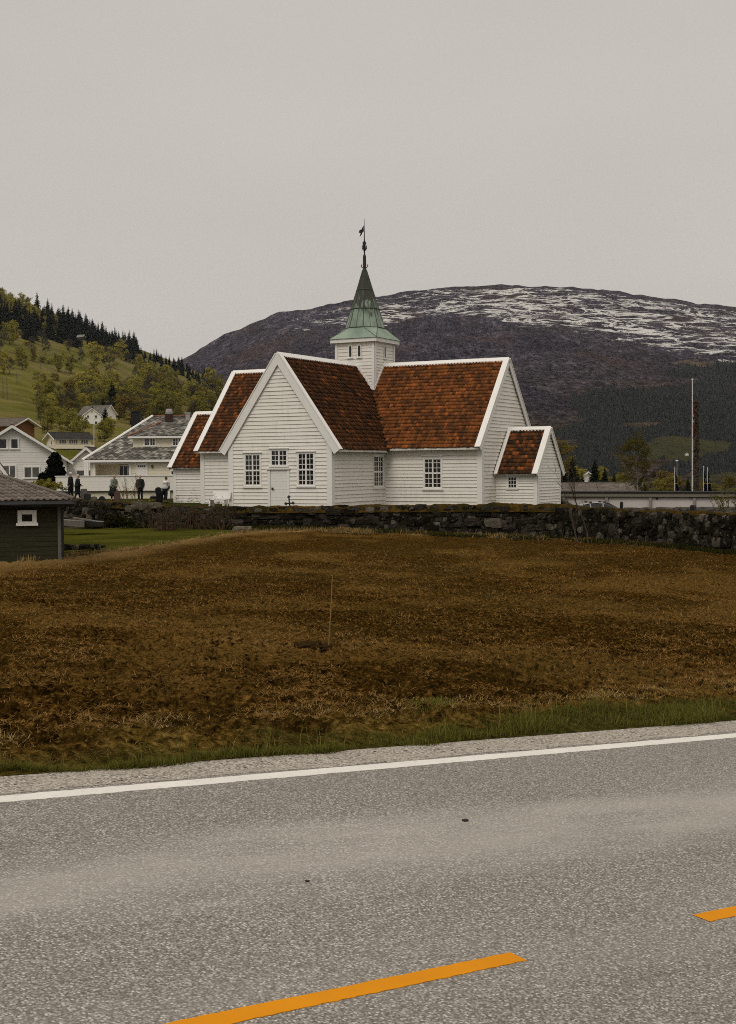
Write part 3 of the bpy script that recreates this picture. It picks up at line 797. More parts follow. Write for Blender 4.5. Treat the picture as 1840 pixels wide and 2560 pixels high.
def clapboard(mb, fr, poly, holes=(), bh=.215, lip=.056, seed=0):
    """lapped boards over a convex polygon in the (U, Z) plane of the frame"""
    P, U, V, N = fr
    r = random.Random(seed)
    zs = [p[1] for p in poly]; z = min(zs); zt = max(zs)
    def span(zz):
        o = []
        for i in range(len(poly)):
            (u0, z0), (u1, z1) = poly[i], poly[(i + 1) % len(poly)]
            if (z0 - zz) * (z1 - zz) <= 0 and z0 != z1: o.append(u0 + (u1 - u0) * (zz - z0) / (z1 - z0))
            elif z0 == z1 == zz: o += [u0, u1]
        return (min(o), max(o)) if o else None
    while z < zt - .03:
        h = bh * r.uniform(.85, 1.15); z1 = min(z + h, zt)
        a, b = span(z + 1e-4), span(z1 - 1e-4)
        if a and b:
            cuts = sorted([(u0, u1) for (u0, u1, h0, h1) in holes if h0 < (z + z1) / 2 < h1])
            l0, l1 = a[0], b[0]; segs = []
            for (c0, c1) in cuts: segs.append((l0, c0, l1, c0)); l0 = l1 = c1
            segs.append((l0, a[1], l1, b[1]))
            o0 = lip * r.uniform(.85, 1.15); o1 = .010
            for (p0, p1, q0, q1) in segs:
                if p1 - p0 < .02 and q1 - q0 < .02: continue
                n = max(1, int((p1 - p0) / 2.2)); kk = [i / n for i in range(n + 1)]
                wv = [r.uniform(-.006, .006) for _ in kk]
                vs = []
                for k, ww in zip(kk, wv):
                    ub, ut = p0 + (p1 - p0) * k, q0 + (q1 - q0) * k
                    vs += [P + U * ub + V * (z + ww) + N * o0, P + U * ut + V * (z1 + .01) + N * o1, P + U * ub + V * (z + ww) + N * .004]
                for i in range(n):
                    s = i * 3
                    mb.add(vs[s:s + 6], [(0, 3, 4, 1), (2, 5, 3, 0)])
        z = z1
    mb.poly([P + U * u + V * zz + N * .003 for u, zz in poly])

def window(parent, fr, u0, u1, z0, z1, cols, rows, name='window', mat=None, casing=.10, mun=.032, mull=.09, transom=True, sill=True, glass=None, leaves=2, lift=.045, shelf=True, gin=.010):
    """casement window: casing, leaves, glazing bars; the glass is a sub-part"""
    mat = mat or M['trim']
    m = MB(); c = casing
    m.obox(fr, u0 - c, u0, z0 - c * .6, z1 + c, .005, lift + .02); m.obox(fr, u1, u1 + c, z0 - c * .6, z1 + c, .005, lift + .02)
    m.obox(fr, u0, u1, z1, z1 + c, .005, lift + .018)
    if shelf: m.obox(fr, u0 - c - .06, u1 + c + .06, z1 + c + .001, z1 + c + .05, .005, lift + .09)
    if sill: m.obox(fr, u0 - c - .05, u1 + c + .05, z0 - c, z0 - .002, .006, lift + .07)
    g0, g1 = gin + .002, lift
    for l in range(1, leaves):
        uc = u0 + (u1 - u0) * l / leaves; m.obox(fr, uc - mull / 2, uc + mull / 2, z0, z1, g0, g1 + .010)
    if transom:
        zc = (z0 + z1) / 2; m.obox(fr, u0, u1, zc - mull / 2, zc + mull / 2, g0, g1 + .008)
    st = mull * .35
    m.obox(fr, u0, u0 + st, z0, z1, g0, g1); m.obox(fr, u1 - st, u1, z0, z1, g0, g1); m.obox(fr, u0 + st, u1 - st, z0, z0 + st, g0, g1); m.obox(fr, u0 + st, u1 - st, z1 - st, z1, g0, g1)
    for i in range(1, cols):
        if leaves > 1 and (i * leaves) % cols == 0: continue
        uc = u0 + (u1 - u0) * i / cols; m.obox(fr, uc - mun / 2, uc + mun / 2, z0 + st, z1 - st, g0, g1 - .012)
    for i in range(1, rows):
        if transom and i * 2 == rows: continue
        zc = z0 + (z1 - z0) * i / rows; m.obox(fr, u0 + st, u1 - st, zc - mun / 2, zc + mun / 2, g0, g1 - .014)
    o = m.build(name, mat, parent)
    P, U, V, N = fr
    g = MB().poly([P + U * u + V * z + N * gin for u, z in ((u0, z0), (u1, z0), (u1, z1), (u0, z1))])
    g.build('pane', glass or M['pane'], o)
    return o

def tile_plane(name, mat, parent, P, U, S, N, w, l, keep=None, tw=.21, tc=.285, amp=.055, lapz=.062, seed=0):
    """pantiles on the plane P + u*U + s*S, u in 0..w along the eave, s in 0..l up the slope"""
    r = np.random.default_rng(seed)
    nc_, nr_ = max(1, int(round(w / tw))), max(1, int(round(l / tc))); tw = w / nc_; tc = l / nr_
    cc, rr = np.meshgrid(np.arange(nc_), np.arange(nr_)); cc = cc.ravel().astype(float); rr = rr.ravel().astype(float)
    if keep is not None:
        k = np.array([keep((c + .5) * tw, (q + .5) * tc) for c, q in zip(cc, rr)], bool); cc, rr = cc[k], rr[k]
    m = len(cc)
    pu = np.array([0, .22, .45, .72, 1.0]); ph = np.array([.55, 1.0, .45, .05, .30]) * amp
    ju = r.normal(0, .006, m); js = r.normal(0, .010, m); jz = r.normal(0, .005, m); tilt = r.normal(0, .006, m)
    def row(s_off, z_off):
        u = (cc + 0)[:, None] * tw + pu[None] * tw * 1.03 + ju[:, None]
        s = (rr[:, None] * tc + s_off + js[:, None]) + 0 * pu[None]
        z = ph[None] + z_off + jz[:, None] + tilt[:, None] * (pu[None] - .5) * 2
        return u, s, z
    rows = [row(-.015, .0), row(-.015, lapz), row(tc * 1.05, .002)]
    Uv, Sv, Nv, Pv = (np.array(x) for x in (U, S, N, P))
    V = np.stack([Pv + u[..., None] * Uv + s[..., None] * Sv + z[..., None] * Nv for u, s, z in rows], 1).reshape(-1, 3)   # tile, row, 5
    a = np.arange(m)[:, None, None] * 15
    q = []
    for rw in range(2):
        for i in range(4): q.append([rw * 5 + i, rw * 5 + i + 1, (rw + 1) * 5 + i + 1, (rw + 1) * 5 + i])
    Fq_ = (a + np.array(q)[None]).reshape(-1, 4)
    uv = np.repeat(r.random((m, 1, 2)), 8 * 4, 1).reshape(-1, 2)
    o = mesh_obj(name, V, Fq_, mat, parent, uv=uv)
    return o

ZV = Vector((0, 0, 1))
# --- walls
wb = MB()
fr_front = (W(LF, 0, 0), CB, ZV, CA)
def onwall(fr, px, py):
    P, U, V, N = fr; r = ray(px, py); q = EYE + r * ((P - EYE).dot(N) / r.dot(N)); return (q - P).dot(U), (q - P).dot(V)
c1 = lambda x, y: (400 + x / 3.26, 840 + y / 3.26)
c2 = lambda x, y: (800 + x / 2.547, 840 + y / 2.547)
def rect(fr, conv, x0, y0, x1, y1):
    a = onwall(fr, *conv(x0, (y1 + y0) / 2)); b = onwall(fr, *conv(x1, (y1 + y0) / 2)); xm = (x0 + x1) / 2
    t = onwall(fr, *conv(xm, y0)); u = onwall(fr, *conv(xm, y1))
    return min(a[0], b[0]), max(a[0], b[0]), u[1], t[1]
w1 = rect(fr_front, c1, 698, 968, 818, 1224); w2 = rect(fr_front, c1, 1131, 958, 1255, 1220); w3 = rect(fr_front, c1, 910, 933, 1035, 1054)
dr = rect(fr_front, c1, 903, 1088, 1040, 1400)
slopeF = (HR - HE) / WF; slopeR = (HR - HE) / WR
holes = [w1, w2, w3, (dr[0] - .02, dr[1] + .02, -1, dr[3])]
b_ = MB(); clapboard(b_, fr_front, [(-WF, -.4), (WF, -.4), (WF, HE), (0, HR), (-WF, HE)], holes, seed=1); b_.build('front_wall', M['white'], church)
fr_fs = (W(0, WF, 0), CA, ZV, CB)
w4 = rect((W(0, WF, 0), CA, ZV, CB), c2, 340, 768, 398, 962)
b_ = MB(); clapboard(b_, fr_fs, [(WR, -.4), (LF, -.4), (LF, HE), (WR, HE)], [w4], seed=2); b_.build('side_wall', M['white'], church)
fr_fl = (W(0, -WF, 0), CA, ZV, -CB)
b_ = MB(); clapboard(b_, fr_fl, [(WR, -.4), (LF, -.4), (LF, HE), (WR, HE)], seed=3); b_.build('side_wall', M['white'], church)
fr_rf = (W(WR, 0, 0), CB, ZV, CA)
w5 = rect(fr_rf, c2, 668, 774, 772, 972)
b_ = MB(); clapboard(b_, fr_rf, [(WF, -.4), (LR, -.4), (LR, HE), (WF, HE)], [w5], seed=4); b_.build('side_wall', M['white'], church)
b_ = MB(); clapboard(b_, fr_rf, [(-LL, -.4), (-WF, -.4), (-WF, HE), (-LL, HE)], seed=5); b_.build('side_wall', M['white'], church)
fr_rg = (W(0, LR, 0), CA, ZV, CB)
b_ = MB(); clapboard(b_, fr_rg, [(-WR, -.4), (WR, -.4), (WR, HE), (0, HR), (-WR, HE)], seed=6); b_.build('gable_wall', M['white'], church)
fr_lg = (W(0, -LL, 0), CA, ZV, -CB)
b_ = MB(); clapboard(b_, fr_lg, [(-WR, -.4), (WR, -.4), (WR, HE), (0, HR), (-WR, HE)], seed=7); b_.build('gable_wall', M['white'], church)
b_ = MB()
for fr, pg in (((W(-WR, 0, 0), CB, ZV, -CA), [(-LL, -.4), (LR, -.4), (LR, HE), (-LL, HE)]), ((W(-LF, 0, 0), CB, ZV, -CA), [(-WF, -.4), (WF, -.4), (WF, HE), (0, HR), (-WF, HE)]),
               ((W(0, WF, 0), CA, ZV, CB), [(-LF, -.4), (-WR, -.4), (-WR, HE), (-LF, HE)]), ((W(0, -WF, 0), CA, ZV, -CB), [(-LF, -.4), (-WR, -.4), (-WR, HE), (-LF, HE)])):
    clapboard(b_, fr, pg, seed=8)
b_.build('rear_wall', M['white'], church)
# --- windows and door
for fr, w_, cl, rw, tr_, lv in ((fr_front, w1, 4, 6, True, 2), (fr_front, w2, 4, 6, True, 2), (fr_front, w3, 4, 3, False, 2), (fr_fs, w4, 4, 6, True, 2), (fr_rf, w5, 4, 6, True, 2)):
    window(church, fr, *w_, cl, rw, transom=tr_, leaves=lv)
dm = MB(); u0, u1, z1 = dr[0], dr[1], dr[3]
r_ = random.Random(5); z = -.05
while z < z1 - .05:
    h = min(.155, z1 - .03 - z); dm.obox(fr_front, u0 + .02, u1 - .02, z + .006, z + h - .004, .012, .034 + r_.uniform(-.003, .004)); z += h
dm.obox(fr_front, u0 + .02, u1 - .02, -.05, z1 - .02, .006, .016)
door = dm.build('door', M['trim'], church)
hm = MB(); hm.obox(fr_front, u0 + .08, u0 + .20, 1.02, 1.15, .03, .06); hm.tube([fr_front[0] + CB * (u0 + .14) + ZV * 1.08 + CA * .05, fr_front[0] + CB * (u0 + .14) + ZV * 1.08 + CA * .13, fr_front[0] + CB * (u0 + .32) + ZV * 1.06 + CA * .13], .02)
hm.build('handle', M['iron'], door)
fm = MB(); fm.obox(fr_front, u0 - .16, u0, -.2, z1, .005, .075); fm.obox(fr_front, u1, u1 + .16, -.2, z1, .005, .075)
fm.obox(fr_front, u0 - .22, u1 + .22, z1 + .002, z1 + .07, .005, .15); fm.build('door_frame', M['trim'], church)
# --- corner boards
def corner(a, b, sa, sb, z1=HE, wd=.26, z0=-.4):
    """board on each face of an outside corner; sa, sb point outwards"""
    cb = MB()
    for (fr, u0, u1) in (((W(a, b, 0), CB * -sb, ZV, CA * sa), -.062, wd), ((W(a, b, 0), CA * -sa, ZV, CB * sb), -.029, wd)):
        cb.obox(fr, u0, u1, z0, z1, .030, .062)
    cb.build('corner_board', M['trim'], church)
corner(LF, WF, 1, 1); corner(LF, -WF, 1, -1); corner(WR, LR, 1, 1); corner(WR, -LL, 1, -1)
MB().obox((W(WR, WF, 0), CB, ZV, CA), .0, .10, -.4, HE, .02, .06).build('corner_board', M['trim'], church)
# --- roofs
def slope_frame(ridge_pt, out_dir, slope, ov, half):
    """eave point below ridge_pt, unit vector up the slope, normal, slope length"""
    e_ = ridge_pt + out_dir * (half + ov) - ZV * slope * (half + ov)
    S = (ridge_pt - e_); l = S.length; S = S / l
    N = (out_dir * slope + ZV).normalized()
    return e_, S, N, l
RZ = HR + .05
def roof(name, mat, a_b, along, out, slope, half, w, keep=None, seed=0):
    e_, S, N, l = slope_frame(a_b, out, slope, OV, half)
    # underboard, a real slab under the tiles
    return tile_plane(name, mat, church, e_ + N * .02, along, S, N, w, l - .02, keep, seed=seed), (e_, S, N, l)
inner = .02
wF, wL = LF + VO - inner, LR + VO - inner
# valley: on the front arm's right slope, b = across, a from valley to gable: valley a = b * WR/WF (equal heights)
kF = (WR / WF)
def horiz(l, half, s): return (half + OV) * (1 - s / l)
_, (e_, S_, N_, lF) = roof('roof', M['tile_dark'], W(LF + VO, 0, RZ), -CA, CB, slopeF, WF, LF + VO, lambda u, s: LF + VO - u > horiz(lF0, WF, s) * kF + .12 if True else 0, 1) if False else (None, (None,) * 4)
lF0 = math.hypot(WF + OV, slopeF * (WF + OV)); lR0 = math.hypot(WR + OV, slopeR * (WR + OV))
tow = lambda u_al, hz: not (u_al < TT - .05 and hz < TT - .05)
roof('roof', M['tile_dark'], W(LF + VO, 0, RZ), -CA, CB, slopeF, WF, LF + VO, lambda u, s: LF + VO - u > horiz(lF0, WF, s) * kF + .10 and tow(LF + VO - u, horiz(lF0, WF, s)), 1)
roof('roof', M['tile_red'], W(LF + VO, 0, RZ), -CA, -CB, slopeF, WF, LF + VO, lambda u, s: LF + VO - u > horiz(lF0, WF, s) * kF + .10 and tow(LF + VO - u, horiz(lF0, WF, s)), 2)
roof('roof', M['tile'], W(0, 0, RZ), CB, CA, slopeR, WR, LR + VO, lambda u, s: u > horiz(lR0, WR, s) / kF + .10 and tow(u, horiz(lR0, WR, s)), 3)
roof('roof', M['tile_red'], W(0, -LL - VO, RZ), CB, CA, slopeR, WR, LL + VO, lambda u, s: LL + VO - u > horiz(lR0, WR, s) / kF + .10 and tow(LL + VO - u, horiz(lR0, WR, s)), 4)
# far slopes and the boarding beneath everything
ub = MB()
def slab(a0, b0, a1, b1, out, slope, half, ov=OV, th=.05, drop=.02):
    R0, R1 = W(a0, b0, RZ - drop), W(a1, b1, RZ - drop); d = out * (half + ov) - ZV * slope * (half + ov)
    N = (out * slope + ZV).normalized()
    ub.prism([R0, R1, R1 + d, R0 + d], -N * th)
V_ = kF
def valley_slab(axis):
    for sgn in (1, -1):
        pass
def tri_slab(p, out, slope, half, th=.06):
    N = (out * slope + ZV).normalized(); ub.prism([q - N * .02 for q in p], -N * th)
def arm(along, out, L, half, slope, kk):
    """roof slab of one arm on one side, cut along the valley"""
    c = W(0, 0, RZ); d = out * (half + OV) - ZV * slope * (half + OV)
    tri_slab([c, c + along * (L + VO), c + along * (L + VO) + d, c + along * ((half + OV) * kk) + d], out, slope, half)
for s_ in (1, -1):
    arm(CA, CB * s_, LF, WF, slopeF, kF); arm(-CA, CB * s_, LF, WF, slopeF, kF)
    arm(CB, CA * s_, LR, WR, slopeR, 1 / kF); arm(-CB, CA * s_, LL, WR, slopeR, 1 / kF)
ub.build('roof_boarding', plain('tile_underlay', (.030, .013, .007), .9, .4, 3), church)
for sa, sb in ((1, 1), (1, -1)):
    vm_ = MB()
    dv = (CB * sb + CA * sa * kF - ZV * slopeF)
    p0 = W(0, 0, RZ) + dv * TT; p1 = W(0, 0, RZ) + dv * (WF + OV + .05)
    N = ZV; side = dv.cross(ZV).normalized()
    vm_.hexa([p0 - side * .14 + ZV * .10, p1 - side * .14 + ZV * .10, p1 + ZV * .0, p0 + ZV * .0, p0 - side * .14 + ZV * .12, p1 - side * .14 + ZV * .12, p1 + ZV * .03, p0 + ZV * .03])
    vm_.hexa([p0 + ZV * .0, p1 + ZV * .0, p1 + side * .14 + ZV * .10, p0 + side * .14 + ZV * .10, p0 + ZV * .03, p1 + ZV * .03, p1 + side * .14 + ZV * .12, p0 + side * .14 + ZV * .12])
    vm_.build('valley_board', M['darkwood'], church)
# --- verge boards, eaves, ridge caps
def verge(parent, mb, apex, down, out, wd=.36, ext=.06, th=.06):
    """gable board: apex, vector from apex to eave, outward normal of the gable; a face board and a capping plank over the tile ends"""
    d = down.normalized(); n = (ZV - d * d.z).normalized()
    A_ = apex + n * .10; B_ = apex + down + d * ext + n * .10
    if n.z < 0: n = -n
    mb.prism([A_, B_, B_ - n * wd, A_ - n * wd - ZV * (0)], out * th)
    mb.prism([A_ + n * .06 + d * 0, B_ + n * .06, B_ + n * .002, A_ + n * .002], out * (th + .03) - out * 0)
    mb.prism([A_ - out * .26 + n * .055, B_ - out * .26 + n * .055, B_ - out * .26 + n * .0, A_ - out * .26 + n * .0], out * .255)
def gable_verges(apex, half, slope, cross, out, ov=OV, wd=.31, name='verge_board'):
    vb = MB()
    for s_ in (1, -1): verge(church, vb, apex, cross * s_ * (half + ov) - ZV * slope * (half + ov), out, wd)
    vb.build(name, M['trim'], church)
gable_verges(W(LF + VO, 0, RZ), WF, slopeF, CB, CA, wd=.43)
gable_verges(W(LF + .02, 0, RZ - .52), WF - .52, slopeF, CB, CA * .5, wd=.17, ov=0)
gable_verges(W(0, LR + VO, RZ), WR, slopeR, CA, CB); gable_verges(W(0, -LL - VO, RZ), WR, slopeR, CA, -CB)
def ridge(mb, p0, p1, cross, slope, wd=.17):
    mb.prism([p0 + ZV * .17, p0 + cross * wd + ZV * (.17 - slope * wd), p0 + cross * wd + ZV * (.02 - slope * wd), p0 + ZV * .02, p0 - cross * wd + ZV * (.02 - slope * wd), p0 - cross * wd + ZV * (.17 - slope * wd)], p1 - p0)
for p0_, p1_, cr_, sl_ in ((W(LF + VO + .05, 0, RZ), W(TT, 0, RZ), CB, slopeF), (W(0, TT, RZ), W(0, LR + VO + .05, RZ), CA, slopeR), (W(0, -TT, RZ), W(0, -LL - VO - .05, RZ), CA, slopeR), (W(-TT, 0, RZ), W(-LF, 0, RZ), CB, slopeF)):
    rd = MB(); ridge(rd, p0_, p1_, cr_, sl_); rd.build('ridge_cap', M['trim'], church)
def eave(a0, b0, a1, b1, out, slope, half, z=HE):
    p0, p1 = W(a0, b0, z), W(a1, b1, z); e0 = out * (OV - .06) - ZV * (slope * OV + .03)
    MB().prism([p0 - ZV * .22, p0 + e0 - ZV * .03, p0 + e0 + ZV * .07, p0 - ZV * .03], p1 - p0).build('eaves_board', M['white'], church)
eave(LF + .05, WF + .065, WR + OV, WF + .065, CB, slopeF, WF); eave(LF + .05, -WF - .065, WR + OV, -WF - .065, -CB, slopeF, WF)
eave(WR + .065, WF + OV, WR + .065, LR + .05, CA, slopeR, WR); eave(WR + .065, -WF - OV, WR + .065, -LL - .05, CA, slopeR, WR)
# --- lower wings at both ends: vestry to the left, porch to the right
def wing(px_far, base_b, sgn, half, length, he, hr, tmat, seed, win=None):
    sl = (hr - he) / half; b0, b1 = base_b, base_b + sgn * length
    U = CB * sgn
    fr = (W(half, 0, 0), CB, ZV, CA)
    bb = MB(); lo, hi = min(b0, b1), max(b0, b1)
    clapboard(bb, fr, [(lo, -.4), (hi, -.4), (hi, he), (lo, he)], [win] if win else [], seed=seed, bh=.175)
    bb.build('wing_wall', M['white'], church); bb = MB()
    clapboard(bb, (W(-half, 0, 0), CB, ZV, -CA), [(lo, -.4), (hi, -.4), (hi, he), (lo, he)], seed=seed + 1)
    bb.build('wing_wall', M['white'], church)
    bb = MB(); clapboard(bb, (W(0, b1, 0), CA, ZV, CB * sgn), [(-half, -.4), (half, -.4), (half, he), (0, hr), (-half, he)], seed=seed + 2, bh=.175); bb.build('wing_gable_wall', M['white'], church)
    ov = .36; l = math.hypot(half + ov, sl * (half + ov)); N = (CA * sl + ZV).normalized()
    apx = W(0, lo, hr + .05) - CB * (.0 if sgn > 0 else .1)
    e_ = apx + CA * (half + ov) - ZV * sl * (half + ov); S = (apx - e_).normalized()
    tile_plane('wing_roof', tmat, church, e_ + N * .02, CB, S, N, length + .1, l - .02, seed=seed)
    u2 = MB()
    for s_ in (1, -1):
        d = CA * s_ * (half + ov) - ZV * sl * (half + ov); n_ = (CA * s_ * sl + ZV).normalized()
        u2.prism([apx - n_ * .02, apx + CB * (length + .1) - n_ * .02, apx + CB * (length + .1) + d - n_ * .02, apx + d - n_ * .02], -n_ * .06)
    u2.build('roof_boarding', plain('wing_underlay', (.04, .018, .010), .9), church)
    apg = W(0, b1 + sgn * .1, hr + .05)
    gable_verges(apg, half, sl, CA, CB * sgn, ov=ov, wd=.24, name='wing_verge_board')
    if sgn > 0: gable_verges(W(0, b0 + .16, hr + .05), half, sl, CA, -CB * .6, ov=ov, wd=.16, name='wing_verge_board')
    r2 = MB(); ridge(r2, W(0, b0, hr + .05), W(0, b1 + sgn * .15, hr + .05), CA, sl, .16); r2.build('wing_ridge_cap', M['trim'], church)
    for s_ in (1, -1):
        c2_ = MB()
        for f_, u0, u1 in (((W(half * s_, b1, 0), CB * -sgn, ZV, CA * s_), -.03, .2), ((W(half * s_, b1, 0), CA * -s_, ZV, CB * sgn), 0, .2)): c2_.obox(f_, u0, u1, -.4, he, .03, .06)
        c2_.build('wing_corner_board', M['trim'], church)
    e2 = MB(); p0, p1 = W(half + .06, lo, he), W(half + .06, hi, he)
    e2.prism([p0 - ZV * .14, p0 + CA * .28 - ZV * (sl * .34 + .02), p0 + CA * .28 - ZV * (sl * .34 - .06), p0], p1 - p0); e2.build('wing_eaves_board', M['white'], church)
    return fr
PORCH = dict(half=1.95, length=2.65, he=2.16, hr=4.44); VEST = dict(half=2.75, length=3.15, he=2.70, hr=5.98)
fr_p = (W(PORCH['half'], 0, 0), CB, ZV, CA)
w6 = rect(fr_p, c2, 1199, 897, 1253, 968)
wing(0, LR, 1, tmat=M['tile_porch'], seed=31, win=w6, **PORCH); window(church, fr_p, *w6, 3, 3, transom=False, leaves=1, casing=.09, shelf=False)
wing(0, -LL, -1, tmat=M['tile_red'], seed=41, **VEST)
# --- tower
tz0, tz1 = HR - max(slopeF, slopeR) * TT - .5, at(932, 852, CO.y - TT * 1.3).z
for fr, nm, sd in (((W(TT, 0, 0), CB, ZV, CA), 'tower_wall', 51), ((W(0, TT, 0), CA, ZV, CB), 'tower_wall', 52), ((W(0, -TT, 0), CA, ZV, -CB), 'tower_wall', 53), ((W(-TT, 0, 0), CB, ZV, -CA), 'tower_wall', 54)):
    bb = MB(); clapboard(bb, fr, [(-TT, tz0), (TT, tz0), (TT, tz1), (-TT, tz1)], seed=sd, bh=.20, lip=.04)
    bb.build(nm, M['white'], church)
for sa in (1, -1):
    for sb in (1, -1):
        tc_ = MB()
        for f_, u0, u1 in (((W(TT * sa, TT * sb, 0), CB * -sb, ZV, CA * sa), -.03, .16), ((W(TT * sa, TT * sb, 0), CA * -sa, ZV, CB * sb), 0, .16)): tc_.obox(f_, u0, u1, tz0, tz1, .03, .065)
        tc_.build('tower_corner_board', M['trim'], church)
for fr, cr_, out in (((W(TT, 0, 0), CB, ZV, CA), CB, CA), ((W(0, TT, 0), CA, ZV, CB), CA, CB)):     # flashing boards where the roofs meet the tower
    for s_ in (1, -1):
        sl = slopeF if out == CA else slopeR
        p = W(0, 0, RZ + .08) + out * (TT + .03); q = p + cr_ * s_ * TT - ZV * sl * TT
        MB().prism([p, q, q + ZV * .26, p + ZV * .26], out * .05).build('flashing_board', M['trim'], church)
c3 = lambda x, y: (780 + x / 4.827, 530 + y / 4.827)
def lancet(fr, x0, x1, y0, y1):
    u0, u1, z0, z1 = rect(fr, c3, x0, y0, x1, y1); P, U, V, N = fr; uc = (u0 + u1) / 2; hw = max((u1 - u0) / 2, .085)
    def arch(hw, z0, z1, k=6):
        h = hw * 1.7; pts = [(uc - hw, z0), (uc + hw, z0)]
        for i in range(k + 1): t = i / k; pts.append((uc + hw * math.cos(t * math.pi / 2) ** .8, z1 - h + h * math.sin(t * math.pi / 2)))
        for i in range(k - 1, -1, -1): t = i / k; pts.append((uc - hw * math.cos(t * math.pi / 2) ** .8, z1 - h + h * math.sin(t * math.pi / 2)))
        return pts
    m = MB(); o = arch(hw + .07, z0 - .05, z1 + .10); i_ = arch(hw, z0, z1)
    q = lambda p, n: P + U * p[0] + V * p[1] + N * n
    n = len(o); vs = [q(p, .07) for p in o] + [q(p, .07) for p in i_] + [q(p, .0) for p in o] + [q(p, .02) for p in i_]
    fs = []
    for k in range(n):
        j = (k + 1) % n; fs += [(k, j, n + j, n + k), (2 * n + k, 2 * n + j, j, k), (n + k, n + j, 3 * n + j, 3 * n + k)]
    m.add(vs, fs); m.obox(fr, uc - hw - .12, uc + hw + .12, z0 - .10, z0 - .045, .01, .12)
    wd = m.build('window', M['trim'], church)
    MB().poly([q(p, .046) for p in i_]).build('louvre', M['pane'], wd)
frt1, frt2 = (W(TT, 0, 0), CB, ZV, CA), (W(0, TT, 0), CA, ZV, CB)
lancet(frt1, 453, 482, 1615, 1750); lancet(frt1, 560, 590, 1610, 1745); lancet(frt2, 864, 880, 1622, 1760)
cm = MB(); TE = TT + .26
fz0, fz1 = tz1 - .04, tz1 + .20
cm.hexa([W(-TE, -TE, fz0), W(-TE, TE, fz0), W(TE, TE, fz0), W(TE, -TE, fz0), W(-TE, -TE, fz1), W(-TE, TE, fz1), W(TE, TE, fz1), W(TE, -TE, fz1)])
cm.build('cornice', M['trim'], church)
# spire: a flared skirt from the square eave to an octagon, then the tapering octagon with lapped copper bands
dsp = CO.y
def zpx(py): return at(927, py, dsp).z
sp = MB(); cc = W(0, 0, 0)
sq = [W(TE + .07, TE + .07, fz1 + .005), W(TE + .07, -TE - .07, fz1 + .005), W(-TE - .07, -TE - .07, fz1 + .005), W(-TE - .07, TE + .07, fz1 + .005)]
rad_ = [(821, 45.5), (772.5, 32.5), (724.5, 18.5), (675, 4.6)]
def octo(py, rpx):
    r = rpx / F * dsp / math.cos(math.pi / 8) * .98; z = zpx(py)
    return [cc + (CA * math.cos(t) + CB * math.sin(t)) * r + ZV * z for t in [math.pi / 8 + k * math.pi / 4 for k in range(8)]]
o0 = octo(*rad_[0])
# octagon vertices sit either side of each square side: k=0 (A,b+) .. ; square corner i lies between
angs = [math.pi / 8 + k * math.pi / 4 for k in range(8)]
def sqcorner(t):
    return W(math.copysign(TE + .07, math.cos(t)), math.copysign(TE + .07, math.sin(t)), fz1 + .005)
for k in range(8):
    t0, t1 = angs[k], angs[(k + 1) % 8] + (2 * math.pi if k == 7 else 0)
    a_, b2_ = o0[k], o0[(k + 1) % 8]; c0_, c1_ = sqcorner(t0), sqcorner(t1)
    if (c0_ - c1_).length < .01: sp.poly([c0_, b2_, a_])
    else: sp.poly([c0_, c1_, b2_, a_])
    sp.tube([c0_ + ZV * .01, a_], .020, 4, 1)
M['seam0'] = plain('dark_skirt_seam', (.07, .085, .06), .7, .4, 4); sp.build('spire_skirt', [M['copper'], M['seam0']], church)
sp = MB()
for i in range(3):
    lo_ = octo(*rad_[i]); hi_ = octo(rad_[i + 1][0] - .6, rad_[i + 1][1])
    lo_ = [cc + ZV * (p.z - .04) + (Vector((p.x, p.y, 0)) - cc) * (1.035) for p in lo_]
    for k in range(8): sp.poly([lo_[k], lo_[(k + 1) % 8], hi_[(k + 1) % 8], hi_[k]])
    sp.poly(lo_[::-1])
    for k in range(8): sp.tube([lo_[k], hi_[k]], .026, 4, 1)          # standing seams
    for k in range(8): sp.tube([(lo_[k] + lo_[(k + 1) % 8]) / 2, (hi_[k] + hi_[(k + 1) % 8]) / 2], .016, 4, 1); sp.tube([lo_[k] + ZV * .02, lo_[(k + 1) % 8] + ZV * .02], .034, 4, 1)
M['seam'] = plain('dark_copper_seam', (.055, .065, .045), .7, .4, 4); spire = sp.build('spire', [M['copper'], M['seam']], church)
pm = MB(); pr_ = lambda px: px / F * dsp
pm.lathe(cc, [(pr_(4.6), zpx(678)), (pr_(4.3), zpx(660)), (pr_(3.8), zpx(640)), (pr_(1.6), zpx(634)), (pr_(1.1), zpx(630))], 8)
for s_ in (1, -1):
    x0 = cc + ZV * zpx(669); pm.tube([x0, x0 + Vector((s_ * pr_(6), 0, 0)), x0 + Vector((s_ * pr_(8), 0, .08)), x0 + Vector((s_ * pr_(7.6), 0, .2))], .03, 5)
pm.build('spire_post', plain('weathered_post', (.045, .033, .026), .8, .5, 6, stretch=(1, 1, .3)), church)
vm2 = MB()
vm2.tube([cc + ZV * zpx(632), cc + ZV * zpx(600), cc + ZV * zpx(547)], [.055, .04, .014], 6)
for k in range(4):       # open bulb of bent iron
    t = k * math.pi / 4 + .3; dd = Vector((math.cos(t), math.sin(t), 0))
    for s_ in (1, -1):
        pts = [cc + ZV * zpx(627 - 20 * u) + dd * s_ * pr_(6) * (math.sin(math.pi * min(1, (u * 1.0) ** .75)) ** .8 if 0 < u < 1 else .05) for u in [i / 8 for i in range(9)]]
        vm2.tube(pts, .022, 4)
ring_ = [cc + ZV * zpx(621) + Vector((math.cos(t), math.sin(t), 0)) * pr_(3.8) for t in [i * math.pi / 6 for i in range(13)]]; vm2.tube(ring_, .02, 4)
